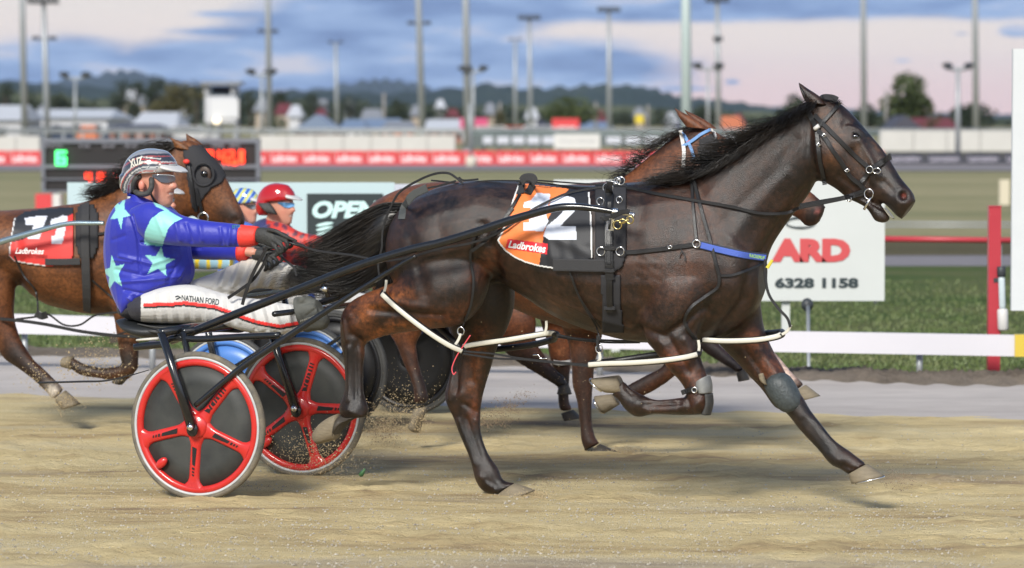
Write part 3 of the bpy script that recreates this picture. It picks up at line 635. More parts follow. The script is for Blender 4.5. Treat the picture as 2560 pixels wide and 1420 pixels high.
# parked vehicles beyond the far rail, seen small
def car(px, Y, label, m, L_=4.3):
    x = at(px, 320, Y).x; r = thing('parked_car', label, 'car', (x, Y, 0)); prof = [(-.5, .35), (-.49, .75), (-.38, .85), (-.26, 1.35), (.18, 1.38), (.3, .92), (.48, .82), (.5, .35)]
    V = [(x + a * L_, Y + s, z) for s in (0, 1.7) for a, z in prof]; n = len(prof); MB().add(V, [tuple(range(n)), tuple(range(2 * n - 1, n - 1, -1))] + [(i, (i + 1) % n, (i + 1) % n + n, i + n)[::-1] for i in range(n)]).build('body', m, r)
    MB().add([(x + a * L_, Y - .02, z) for a, z in [(-.33, .9), (-.24, 1.28), (.16, 1.3), (.25, .92)]], [(0, 1, 2, 3)]).build('window', M_win, r)
    for a in (-.3, .3): MB().tube([(x + a * L_, Y - .03, .33), (x + a * L_, Y + .25, .33)], .33, 14).build('wheel', M_rubber, r)
car(1232, 235, 'white car parked right of the pink billboard', M_white); car(1350, 240, 'pale grey car parked left of the red billboard', mat('grey_car', (.45, .47, .5), .3)); car(1285, 245, 'orange red car beyond the far rail between billboards', mat('orange_car', (.5, .12, .06), .3))
car(470, 232, 'pale car parked left of the tower legs', mat('silver_car', (.5, .5, .5), .3)); car(110, 226, 'dark blue vehicle parked under the long white shed', mat('navy_car', (.03, .05, .09), .3), 9); car(170, 224, 'navy van beside the orange tarpaulin stall', mat('navy_car2', (.035, .05, .085), .3))
# ================================================================== POLES AND LAMPS
M_pole = mat('galvanised_pole', (.34, .36, .37), .45, .35, noise=.08, nscale=1); M_lampd = mat('lamp_housing', (.035, .04, .045), .5); M_polew = mat('pale_pole', (.42, .50, .49), .5, .1, noise=.08, nscale=2)
def pole(px, Y, wpx, label, ytop=-300, lean=0, head=None, ybot=None, m=None, heads=()):
    k = F / Y; base = Vector((at(px, 300, Y).x, Y, 0)); top = at(px - lean, ytop, Y); top.y = Y; r = thing('light_pole', label, 'light pole', base, 'light poles round the course')
    rad = wpx / k / 2
    MB().tube([base, base.lerp(top, .5), top], [rad * 1.1, rad, rad * .8], 12).build('mast', m or M_pole, r, True)
    MB().tube([base, base + Vector((0, 0, .25))], [rad * 1.8, rad * 1.6], 12).build('base', M_pole, r, True)
    for (hy, hw, typ) in heads:
        c = at(px - lean * (ybase_t(hy, ytop)), hy, Y); c.y = Y; W = hw / k
        if typ == 'bar':
            MB().box((c.x, Y, c.z), (W, .25, .10)).build('crossarm', M_lampd, r)
            n = 6
            for i in range(n): x = c.x - W / 2 + W * (i + .5) / n; MB().add(*loft_box((x, Y - .2, c.z + .18), (W / n * .8, .5, .34), .5)).build('floodlight', M_lampd, r)
        elif typ == 'small':
            MB().box((c.x, Y, c.z), (W, .12, .07)).build('crossarm', M_lampd, r)
            for s in (-1, 1): MB().add(*loft_box((c.x + s * W * .33, Y - .1, c.z + .09), (W * .3, .4, .16), .4)).build('floodlight', M_lampd, r)
        elif typ == 'knob': MB().add(*loft_box((c.x, Y - .15, c.z), (W, .5, W * .5), .4)).build('floodlight', M_lampd, r)
    return r
def ybase_t(hy, ytop): return max(0, min(1, (335 - hy) / (335 - ytop)))
def loft_box(c, s, taper):
    x, y, z = c; V = []
    for yy_, k in ((-s[1] / 2, 1), (s[1] / 2, taper)):
        for a, b in ((-1, -1), (1, -1), (1, 1), (-1, 1)): V.append((x + a * s[0] / 2 * k, y + yy_, z + b * s[2] / 2 * k))
    return V, [(0, 1, 2, 3), (7, 6, 5, 4), (0, 4, 5, 1), (1, 5, 6, 2), (2, 6, 7, 3), (3, 7, 4, 0)]
pole(62, 205, 15, 'tall pole nearest the left edge, running out of the top of the picture', lean=12)
pole(119, 215, 14, 'tall pole second from the left with a crossarm of lamps at half height', lean=10, heads=[(98, 62, 'small'), (8, 80, 'bar')], ytop=2)
pole(674, 225, 14, 'tall pole between the tower and the gabled house with lamp bracket at mid height', lean=8, heads=[(80, 52, 'small'), (182, 24, 'knob')])
pole(1057, 220, 15, 'tall middle pole left of the pink billboard with a small lamp bracket', lean=20, heads=[(60, 60, 'small')])
pole(1170, 180, 17, 'tall pole standing on a cream footing in front of the pink billboard', lean=10, heads=[(172, 30, 'knob')])
pole(843, 330, 9, 'thin short lamp mast with a small cluster on top, right of the gabled house', ytop=108, lean=4, heads=[(107, 38, 'small')])
pole(1288, 360, 8, 'thinnest mast, short, right of the pink billboard', ytop=102, heads=[(100, 32, 'small')])
pole(1327, 300, 10, 'slim floodlight mast with a dark lamp bar left of the red billboard', ytop=50, lean=4, heads=[(48, 56, 'bar')])
pole(1524, 290, 11, 'slim floodlight mast with a dark lamp bar left of the yellow road sign', ytop=30, lean=2, heads=[(28, 58, 'bar')])
pole(1797, 280, 13, 'floodlight mast with two lamp brackets right of the pale thick pole', ytop=4, lean=4, heads=[(4, 60, 'bar'), (97, 24, 'knob'), (168, 24, 'knob')])
pole(1717, 120, 25, 'thick pale grey pole rising behind the bay horse ears', lean=4, m=M_polew)
pole(2161, 230, 14, 'tall pole just right of the dark horse head', lean=5)
pole(2441, 215, 15, 'tall pole at the right beside the double street lamp', lean=6)
r = thing('footing', 'cream concrete footing block under the tall pole in front of the red banner', 'footing', (at(1178, 300, 128).x, 128, 0)); MB().tube([(at(1178, 300, 128).x, 128, 0), (at(1178, 300, 128).x, 128, .42)], [.22, .2], 14).build('block', mat('concrete', (.55, .50, .42), .8, noise=.1), r, True)
MB().tube([(at(1178, 300, 128).x, 128, .42), (at(1174, 300, 128).x, 128, 2.4)], [.06, .05], 10).build('conduit', M_pole, r, True)
def lamp2(px, ytop, Y, wpx, span, label):
    k = F / Y; b = Vector((at(px, 300, Y).x, Y, 0)); t = at(px, ytop, Y); r = thing('street_lamp', label, 'street lamp', b, 'twin headed street lamps'); rad = wpx / k / 2; S = span / k / 2
    MB().tube([b, t], [rad * 1.2, rad * .8], 10).build('post', M_pole, r, True)
    MB().tube([t + Vector((-S, 0, S * .12)), t + Vector((-S * .4, 0, -.02)), t, t + Vector((S * .4, 0, -.02)), t + Vector((S, 0, S * .12))], rad * .8, 8).build('arm', M_pole, r, True)
    for s in (-1, 1): v, f = ellipsoid(t + Vector((s * S * .82, -.1, S * .28)), (Vector((S * .42, 0, -s * .0)), Vector((0, .22, 0)), Vector((0, 0, S * .2)))); obj('lamp_head', v, f, M_lampd, r)
lamp2(188, 195, 190, 7, 66, 'twin headed street lamp over the long white shed')
lamp2(654, 187, 200, 8, 66, 'twin headed street lamp beside the pole right of the tower')
lamp2(1183, 178, 195, 8, 62, 'twin headed street lamp sharing the place of the pole with the cream footing')
lamp2(1770, 172, 210, 8, 66, 'twin headed street lamp right of the thick pale pole')
lamp2(2395, 172, 150, 12, 66, 'twin headed street lamp near the right edge')
for i, (px, y0, Y) in enumerate([(960, 232, 300), (1250, 255, 330), (1490, 255, 330), (1620, 262, 340), (2215, 225, 290)]):
    b = at(px, 300, Y); setp(obj('wooden_pole', *tube([(b.x, Y, 0), (b.x, Y, at(px, y0, Y).z)], [.16, .12], 8), mat('grey_timber', (.22, .21, .20), .8)), ['weathered power pole left of the middle tall pole', 'weathered power pole right of the small yellowish tree', 'weathered power pole right of the red billboard', 'weathered power pole right of the yellow road sign', 'weathered power pole in front of the large round tree'][i], 'power pole', 'wooden power poles')
# ================================================================== FAR RAILS, WALLS, BANNERS
M_wallw = mat('white_wall', (.50, .49, .47), .6, noise=.1, nscale=1.2); M_rust = mat('stained_foot', (.42, .36, .30), .7)
def wall(x0, x1, y0, y1, Y, label, m, th=.15, panels=8, name='wall', foot=None):
    a = at(x0, y1, Y); b = at(x1, y0, Y); r = thing(name, label, name.replace('_', ' '), ((a.x + b.x) / 2, Y, 0)); W = (b.x - a.x) / panels; z0 = max(a.z, 0)
    for i in range(panels): MB().box((a.x + W * (i + .5), Y, (z0 + b.z) / 2), (W - .035, th, b.z - z0)).build('panel', m, r)
    for i in range(panels + 1): MB().box((a.x + W * i, Y + th * .8, b.z / 2), (.09, .1, b.z - .01)).build('post', M_pole, r)
    return r
wall(648, 1138, 338, 378, 175, 'long white panel wall behind the red banner, between scoreboard and tall pole', M_wallw, panels=7)
wall(-80, 100, 340, 384, 175, 'short white panel wall at the left edge beside the scoreboard', M_wallw, panels=3)
r = wall(2200, 2700, 326, 378, 172, 'white wall with stained foot on the right behind the black banner', M_wallw, panels=6)
board(1385, 1500, 335, 372, 168, 'wide white board with faint grey lettering standing before the grey banners', M_white, name='board', cat='board', legs=True, txt=[('AUTO CENTRE', 1400, 358, 1488, 347, mat('grey_letter', (.35, .36, .38), .6), 0)])
M_gb = mat('grey_mesh', (.10, .12, .12), .7)
r = board(1180, 1385, 338, 368, 176, 'dark fence banner with pale panels right of the footing pole', M_gb, name='banner', cat='banner', legs=True)
for i in range(5): p = at(1205 + i * 38, 361, 175.9); MB().box((p.x + .3, 175.92, p.z + .22), (.62 if i else .5, .03, .38)).build('pale_panel', mat('pale_panel', (.5, .52, .58), .6), r)
r = board(1500, 1900, 340, 366, 176, 'dark fence banner with pale panels behind the bay horse', M_gb, name='banner', cat='banner', legs=True)
for i in range(8): p = at(1515 + i * 48, 360, 175.9); MB().box((p.x + .4, 175.92, p.z + .2), (.75, .03, .36)).build('pale_panel', mat('pale_panel'), r)
# rails along the far straight
def railing(x0, x1, ys, Y, label, m, n, rad=.05, yb=None):
    a = at(x0, ys[0], Y); b = at(x1, ys[0], Y); r = thing('rail_fence', label, 'rail fence', ((a.x + b.x) / 2, Y, 0)); mb = MB()
    for y in ys: z = at(x0, y, Y).z; mb.tube([(a.x, Y, z), (b.x, Y, z)], rad, 6)
    mb.build('rail', m, r, True); zt = at(x0, ys[0], Y).z
    for i in range(n): x = a.x + (b.x - a.x) * (i + .5) / n; MB().tube([(x, Y + .02, 0), (x, Y + .02, zt)], rad * .8, 6).build('post', m, r, True)
    return r
railing(-150, 2700, (324, 331), 200, 'pale outer rail along the whole far side of the course', M_pole, 60, .07)
railing(1180, 2200, (331, 336), 185, 'second grey rail on the far side behind the dark banners', mat('dark_rail', (.16, .2, .2), .6), 24, .07)
# red banner of the far running rail, in panels with the sponsor's name, and black banner at the right
def banner(x0, x1, y0, y1, Y, n, m, label, txt, tmat, gap=.03):
    a = at(x0, y1, Y); b = at(x1, y0, Y); W = (b.x - a.x) / n; r = thing('banner', label, 'banner', ((a.x + b.x) / 2, Y, 0)); H = b.z - a.z; z0 = max(a.z, .02)
    for i in range(n):
        p = MB().box((a.x + W * (i + .5), Y, (z0 + b.z) / 2), (W - gap, .05, b.z - z0)).build('panel', m, r)
        text_flat(txt, (a.x + W * (i + .12), Y, z0 + H * .2), Vector((1, 0, 0)), Vector((0, 0, 1)), W * .76, H * .55, 'lettering', tmat, p, Vector((0, -1, 0)), .03, .02)
    MB().box(((a.x + b.x) / 2, Y + .01, z0 / 2 + .0), (b.x - a.x, .04, z0)).build('footing', M_asph, r); return r
banner(-60, 2210, 377, 412, 134, 28, M_red, 'long red advertising banner with white lettering along the far running rail', 'Ladbrokes', M_wl)
banner(2215, 2700, 380, 410, 133.5, 5, mat('black_panel', (.03, .032, .045), .6), 'black advertising banner with white lettering right of the red banner', 'Launceston', mat('greyish_letter', (.40, .38, .44), .6))
# ================================================================== SCOREBOARD
def scoreboard():
    Y = 60; X = lambda x: at(x, 300, Y).x; Z = lambda y: at(1280, y, Y).z; r = thing('scoreboard', 'black infield scoreboard with lit red digits and one green digit', 'scoreboard', (X(376), Y + .2, 0))
    M_sb = mat('scoreboard_black', (.010, .008, .009), .6); M_fr = mat('scoreboard_frame', (.16, .17, .20), .5, .2); M_lr = mat('red_led', (.6, .05, .02), .4, emit=(1, .035, .008, 3.2)); M_lg = mat('green_led', (.1, .6, .2), .4, emit=(.05, 1, .18, 3.0))
    MB().box(((X(105) + X(648)) / 2, Y + .2, (Z(480) + Z(347)) / 2), (X(648) - X(105), .36, Z(347) - Z(480))).build('cabinet', M_sb, r)
    mb = MB()
    for (a, b, c, d) in [(103, 650, 346, 358), (103, 650, 412, 421), (103, 650, 446, 450), (103, 112, 358, 480), (640, 650, 358, 480), (103, 650, 476, 481)]: mb.box(((X(a) + X(b)) / 2, Y, (Z(c) + Z(d)) / 2), (X(b) - X(a), .06 + .004 * (d % 3), Z(c) - Z(d)))
    mb.build('frame', M_fr, r)
    def seg(s, x0, y0, x1, y1, m):
        SEG = {'0': 'abcdef', '1': 'bc', '2': 'abged', '3': 'abgcd', '4': 'fgbc', '5': 'afgcd', '6': 'afgedc', '7': 'abc', '8': 'abcdefg', '9': 'abcdfg'}; t = (x1 - x0) * .26; mb = MB(); ym = (y0 + y1) / 2
        Q = dict(a=(x0, y0, x1, y0 + t), g=(x0, ym - t / 2, x1, ym + t / 2), d=(x0, y1 - t, x1, y1), f=(x0, y0, x0 + t, ym), b=(x1 - t, y0, x1, ym), e=(x0, ym, x0 + t, y1), c=(x1 - t, ym, x1, y1))
        for i, ch in enumerate(SEG[s]): a, b, c, d = Q[ch]; mb.box(((X(a) + X(c)) / 2, Y - .06 - .002 * i, (Z(b) + Z(d)) / 2), (X(c) - X(a), .04, Z(b) - Z(d)))
        mb.build('digit', m, r)
    seg('6', 140, 377, 166, 413, M_lg)
    for s, x in (('3', 515), ('4', 545), ('2', 568)): seg(s, x, 376, x + 18, 410, M_lr)
    MB().box((X(588), Y - .06, Z(406)), (.08, .04, .08)).build('digit', M_lr, r); MB().box((X(604), Y - .06, Z(392)), (.09, .04, Z(376) - Z(409))).build('digit', M_lr, r)
    for s, x in (('4', 214), ('1', 234), ('6', 250), ('0', 284), ('8', 304)): seg(s, x, 432, x + 14, 456, M_lr)
    mt = mat('caption', (.22, .22, .26), .6)
    for s, x0, x1 in (('RACE No', 112, 158), ('1st', 200, 226), ('2nd', 256, 286), ('3rd', 312, 342), ('TIME', 528, 560), ('SECS', 575, 600)): text_flat(s, (X(x0), Y - .05, Z(368)), Vector((1, 0, 0)), Vector((0, 0, 1)), X(x1) - X(x0), Z(360) - Z(368), 'lettering', mt, r, Vector((0, -1, 0)), .02, .02)
    for x in (130, 380, 630): MB().box((X(x), Y + .25, Z(480) / 2), (.12, .12, Z(480))).build('leg', M_fr, r)
    rr = thing('crate', 'red and white box standing under the left end of the scoreboard', 'box', (X(128), Y - .8, 0)); 
    MB().box((X(128), Y - .8, Z(520) / 2 + Z(482) / 2 - .0), (X(148) - X(108), .5, Z(482) - Z(520))).build('panel', M_red, rr); MB().box((X(158), Y - .8, (Z(520) + Z(482)) / 2), (X(169) - X(149), .45, Z(482) - Z(520))).build('end_panel', M_white, rr)
    mb = MB(); mb.box((X(128), Y - .8, Z(520) / 2), (.1, .4, Z(520))); mb.box((X(160), Y - .8, Z(520) / 2), (.1, .4, Z(520))); mb.build('leg', M_fr, rr)
scoreboard()
# ================================================================== SIGNS INSIDE THE RAIL
M_mint = mat('pale_mint_panel', (.44, .56, .58), .5, noise=.06, nscale=2); M_signw = mat('sign_white', (.56, .585, .57), .5, noise=.09, nscale=1.3); M_signg = mat('sign_black', (.022, .032, .035), .5)
r = board(170, 986, 456, 640, 27, 'long pale blue sign board behind the riders with a black OPEN panel', M_mint, name='sign_board', cat='sign', th=.04)
a = at(768, 604, 26.97); b = at(957, 484, 26.97); pn = MB().box(((a.x + b.x) / 2, 26.97, (a.z + b.z) / 2 - .15), (b.x - a.x, .012, b.z - a.z + .3)).build('black_panel', M_signg, r)
p = at(781, 546, 26.96); q = at(948, 502, 26.96); text_flat('OPEN', p, Vector((1, 0, 0)), Vector((0, 0, 1)), q.x - p.x, q.z - p.z, 'lettering', mat('mint_letter', (.55, .78, .76), .5), pn, Vector((0, -1, 0)), .006, .05, .25)
mb = MB(); c = at(812, 572, 26.96)
for s in (-1, 0, 1): mb.add(*ellipsoid(c + Vector((0, 0, s * .035)), (Vector((.07, 0, .012)), Vector((0, .004, 0)), Vector((0, 0, .014)))))
mb.build('emblem', mat('mint_letter'), pn, True)
r = board(986, 1380, 460, 700, 27.3, 'white sign board behind the dark horse rump, with faint grey lettering', mat('lilac_white', (.50, .52, .58), .5, noise=.06), name='sign_board', cat='sign', th=.04, txt=[('ILM', 1000, 502, 1064, 470, mat('lilac_letter', (.34, .34, .42), .5), .03)])
r = board(1384, 2212, 449, 752, 26.2, 'white sign board with red ARD lettering and a black phone number behind the dark horse', M_signw, name='sign_board', cat='sign', th=.035, legs=False)
for s, x0, y0, x1, y1, mm, bo in (('ARD', 1928, 596, 2126, 655, M_redl, .07), ('6328 1158', 1937, 694, 2146, 720, M_bl, .05), ('03', 1876, 694, 1918, 720, M_bl, .05)):
    p = at(x0, y1, 26.18); q = at(x1, y0, 26.18); text_flat(s, p, Vector((1, 0, 0)), Vector((0, 0, 1)), q.x - p.x, q.z - p.z, 'lettering', mm, r, Vector((0, -1, 0)), .004, bo)
mb = MB(); c = at(2000, 556, 26.17); mb.add(*ring(c, (0, 1, 0), .11, .008, 28, 5, .35)); mb.build('emblem', M_bl, r)
for x in (1966, 1540): p = at(x, 300, 26.24); MB().box((p.x, 26.25, .6), (.062, .05, 1.2)).build('post', M_signw, r)
r = setp(obj('stake', *tube([gnd(2022, 935), at(2020, 760, 25.0)], [.014, .016], 6), M_pole), 'thin grey stake with a dark knob right of the white sign post', 'stake'); v, f = ellipsoid(at(2018, 762, 25.0), (Vector((.045, 0, 0)), Vector((0, .045, 0)), Vector((0, 0, .05)))); obj('knob', v, f, M_lampd, r)
# low white running rail
def running_rail():
    line = [(-120, 782, 834), (60, 786, 835), (500, 799, 846), (1000, 812, 862), (1500, 822, 872), (2000, 829, 881), (2538, 838, 891)]
    r = thing('running_rail', 'low white running rail of broad boards beside the track', 'running rail', (0, 23.9, 0))
    P = cr(line, 8); Y0 = 24.4; V = []; Fc = []
    for i, (x, y0, y1) in enumerate(P):
        Y = 24.6 - 1.4 * i / len(P); t = at(x, y0, Y); b = at(x, y1, Y)
        V += [t, b, b + Vector((0, .05, 0)), t + Vector((0, .05, 0))]
    n = len(P)
    for i in range(n - 1):
        for j in range(4): a = i * 4 + j; c = i * 4 + (j + 1) % 4; Fc.append((a, c, c + 4, a + 4))
    Fc += [(0, 1, 2, 3)[::-1], tuple(range(4 * n - 4, 4 * n))]
    obj('board', V, Fc, mat('rail_white', (.60, .59, .63), .4, noise=.05, nscale=2), r, False)
    for i in range(2, n, 6):
        x, y0, y1 = P[i]; Y = 24.66 - 1.4 * i / n; b = at(x, y1 - 4, Y); MB().tube([(b.x, Y + .03, 0), (b.x, Y + .03, b.z)], .022, 8).build('post', M_pole, r, True)
    t = at(2538, 838, 23.2); b = at(2538, 891, 23.2); MB().box((t.x + .05, 23.24, (t.z + b.z) / 2), (.1, .06, t.z - b.z + .006)).build('end_cap', mat('yellow_paint', (.62, .46, .06), .4), r)
running_rail()
# low concrete plinth rails in the distance: red rail, wires
M_redp = mat('red_paint', (.42, .035, .05), .4, noise=.1, nscale=6)
r = thing('red_rail', 'thin red horizontal rail running behind the red post', 'rail', (at(2360, 300, 33).x, 33, 0)); a = at(2180, 597, 33); b = at(2640, 602, 33)
MB().tube([a, b], .028, 8).build('rail', M_redp, r, True)
for x in (2190, 2500, 2640): q = at(x, 598, 33.02); MB().tube([(q.x, 33.04, 0), (q.x, 33.04, q.z)], .02, 6).build('post', M_pole, r, True)
# red post with its lantern shaped white fitting
r = thing('red_post', 'upright red steel post at the right behind the white rail', 'post', gnd(2490, 945)); g_ = gnd(2490, 945); tp = at(2479, 517, g_.y)
MB().box(((g_.x + tp.x) / 2, g_.y, tp.z / 2), ((30 / F) * g_.y, .08, tp.z)).build('column', M_redp, r)
MB().box((tp.x + .02, g_.y, tp.z + .004), (.088, .09, .008)).build('cap', M_redp, r)
r = thing('beacon', 'clear beacon with black cap and white base hanging on the red post', 'beacon', at(2508, 826, g_.y - .06)); Yb = g_.y - .06
for n_, y0, y1, w_, m_ in (('cap', 666, 692, 22, M_lampd), ('tube', 692, 772, 17, mat('milky_plastic', (.50, .58, .60), .25)), ('base', 772, 826, 27, M_white)):
    a = at(2503 + (y0 - 666) * .03, y0, Yb); b = at(2503 + (y1 - 666) * .03, y1, Yb); rr = w_ / F * Yb / 2; MB().tube([b, b.lerp(a, .08), b.lerp(a, .92), a], [rr * .8, rr, rr, rr * .8], 14).build(n_, m_, r, True)
a = at(2492, 700, Yb + .04); MB().box(a, (.05, .05, .03)).build('bracket', M_lampd, r)
# tall white panel at the right edge
r = thing('finish_board', 'tall white finishing board cut by the right edge of the picture', 'board', (at(2600, 300, 22).x, 22, 0)); a = at(2527, 776, 22); b = at(2690, 122, 22)
MB().box(((a.x + b.x) / 2, 22, (a.z + b.z) / 2), (b.x - a.x, .05, b.z - a.z)).build('panel', mat('board_white', (.56, .59, .60), .5, noise=.05), r); q = at(2640, 300, 22); MB().tube([(q.x, 22.06, 0), (q.x, 22.06, 1.8)], .03, 8).build('post', M_pole, r, True)
q = at(2510, 535, 70); setp(MB().box((q.x, 70, at(0, 455, 70).z / 2 + .05), (.2, .14, at(0, 455, 70).z - .0)).build('marker_post', mat('cream_post', (.55, .50, .38), .7)), 'cream marker post in the infield beside the tall white board', 'post')
q = at(0, 0, 60)
for yy_ in (556, 566): setp(obj('wire', *tube([at(2180, yy_, 44), at(2700, yy_ + 2, 44)], .012, 5), M_pole), 'thin wire strung above the red rail' if yy_ == 556 else 'second thin wire just above the red rail', 'wire')
# ================================================================== HORSES
FA = Frame(-1.256, 16.52, R_(22))
def lat(Fr, d): q = Fr.M + Fr.n * d; return Frame(q.x, q.y, Fr.yaw)
FC = lat(FA, 2.15); FD = lat(FA, 3.55)
class XF:
    def __init__(s, ax, ay, bx, by, k): s.ax, s.ay, s.bx, s.by, s.k = ax, ay, bx, by, k
    def __call__(s, x, y): return s.bx + (x - s.ax) * s.k, s.by + (y - s.ay) * s.k
A_torso = [(988, 590, 990, 665, .09, 0), (998, 540, 1002, 715, .17, 0), (1030, 500, 1045, 760, .23, 0), (1090, 470, 1095, 772, .27, 0), (1160, 454, 1160, 742, .28, 0), (1240, 450, 1240, 702, .27, 0), (1320, 455, 1318, 742, .275, 0), (1400, 461, 1395, 792, .295, 0), (1480, 463, 1480, 828, .30, 0), (1560, 457, 1560, 850, .29, 0), (1640, 450, 1635, 857, .265, 0), (1720, 440, 1720, 862, .24, 0), (1790, 450, 1790, 850, .215, 0), (1850, 510, 1850, 818, .185, 0), (1893, 590, 1885, 780, .13, 0), (1910, 640, 1905, 740, .07, 0)]
A_neck = [(1650, 450, 1840, 820, .20, 0), (1740, 428, 1903, 690, .16, 0), (1806, 388, 1925, 625, .12, 0), (1868, 347, 1955, 575, .10, 0), (1925, 308, 1990, 527, .088, 0), (1975, 277, 2020, 488, .082, 0), (2015, 252, 2040, 452, .08, 0)]
A_head = [(2046, 243, 1990, 330, .055, 0), (2068, 244, 1998, 405, .075, 0), (2093, 253, 2022, 446, .09, 0), (2120, 275, 2060, 456, .095, 0), (2147, 303, 2092, 474, .088, 0), (2176, 337, 2118, 495, .074, 0), (2205, 371, 2143, 505, .060, 0), (2230, 408, 2172, 508, .052, 0), (2251, 443, 2204, 506, .049, 0), (2268, 464, 2222, 519, .051, 0), (2282, 482, 2240, 538, .050, 0), (2289, 502, 2254, 549, .036, 0)]
A_jaw = [(2120, 470, 2118, 496, .045, 0), (2158, 486, 2148, 509, .040, 0), (2184, 500, 2168, 522, .036, 0), (2200, 512, 2179, 538, .036, 0), (2213, 524, 2188, 552, .034, 0), (2222, 538, 2204, 557, .028, 0), (2224, 548, 2217, 556, .014, 0)]
A_nh = [(990, 600, 1235, 600, .12, -.13), (1000, 690, 1215, 735, .125, -.16), (968, 712, 1160, 808, .105, -.17), (922, 730, 1062, 824, .078, -.17), (880, 752, 972, 838, .062, -.165), (855, 786, 916, 858, .050, -.16), (853, 850, 911, 885, .042, -.16), (862, 915, 908, 925, .032, -.16), (862, 975, 909, 980, .032, -.16), (848, 1020, 920, 1020, .044, -.16), (858, 1048, 917, 1042, .037, -.16)]
A_fh = [(1080, 700, 1285, 700, .13, .10), (1100, 760, 1283, 765, .12, .11), (1122, 815, 1266, 822, .095, .12), (1134, 870, 1242, 868, .072, .13), (1132, 925, 1225, 925, .056, .13), (1114, 975, 1212, 968, .052, .13), (1117, 1008, 1204, 1003, .048, .13), (1134, 1045, 1201, 1040, .036, .13), (1152, 1092, 1203, 1084, .031, .13), (1176, 1146, 1220, 1134, .031, .13), (1188, 1196, 1245, 1172, .043, .13), (1206, 1226, 1258, 1200, .036, .13), (1236, 1240, 1290, 1208, .036, .13)]
A_nf = [(1590, 700, 1800, 700, .11, -.13), (1596, 790, 1770, 780, .10, -.15), (1610, 835, 1744, 822, .082, -.155), (1640, 880, 1744, 862, .066, -.155), (1672, 922, 1753, 900, .055, -.155), (1702, 955, 1766, 936, .048, -.155), (1716, 980, 1776, 985, .048, -.155), (1712, 992, 1772, 1030, .045, -.155), (1700, 994, 1722, 1038, .042, -.155), (1672, 998, 1672, 1037, .034, -.155), (1636, 999, 1634, 1036, .030, -.155), (1600, 984, 1594, 1043, .041, -.155), (1578, 972, 1566, 1026, .036, -.155), (1566, 960, 1546, 1000, .034, -.155), (1560, 952, 1530, 988, .034, -.155)]
A_ff = [(1740, 780, 1898, 740, .11, .06), (1775, 835, 1905, 800, .10, .09), (1800, 862, 1915, 838, .085, .10), (1836, 898, 1935, 882, .07, .11), (1878, 944, 1956, 918, .056, .11), (1906, 974, 1974, 950, .052, .11), (1936, 1016, 2006, 992, .05, .11), (1966, 1032, 2026, 1026, .043, .11), (2000, 1075, 2050, 1056, .035, .11), (2044, 1122, 2086, 1100, .031, .11), (2076, 1160, 2124, 1128, .044, .11), (2100, 1172, 2148, 1146, .037, .11), (2120, 1186, 2166, 1160, .036, .11)]
def horse(Fr, sets, label, base, strokes=(), paints=(), vox=.011, m=None, xf=None, smooth=4):
    V, Fc = fuse([loft(Fr, s, 4, 24, 1.0, xf) for s in sets], vox, smooth)
    if strokes: V = sculpt(V, Fc, Fr, strokes)
    c = paint(V, base, Fr, paints); o = obj('horse', V, Fc, m or M_coat, cols=c); setp(o, label, 'horse'); return o, bvh_of(V, Fc), V
DK = (.017, .009, .0055); BLK = (.008, .007, .007); BR = (.046, .020, .010); TAN = (.22, .085, .026); RED = (.10, .036, .015)
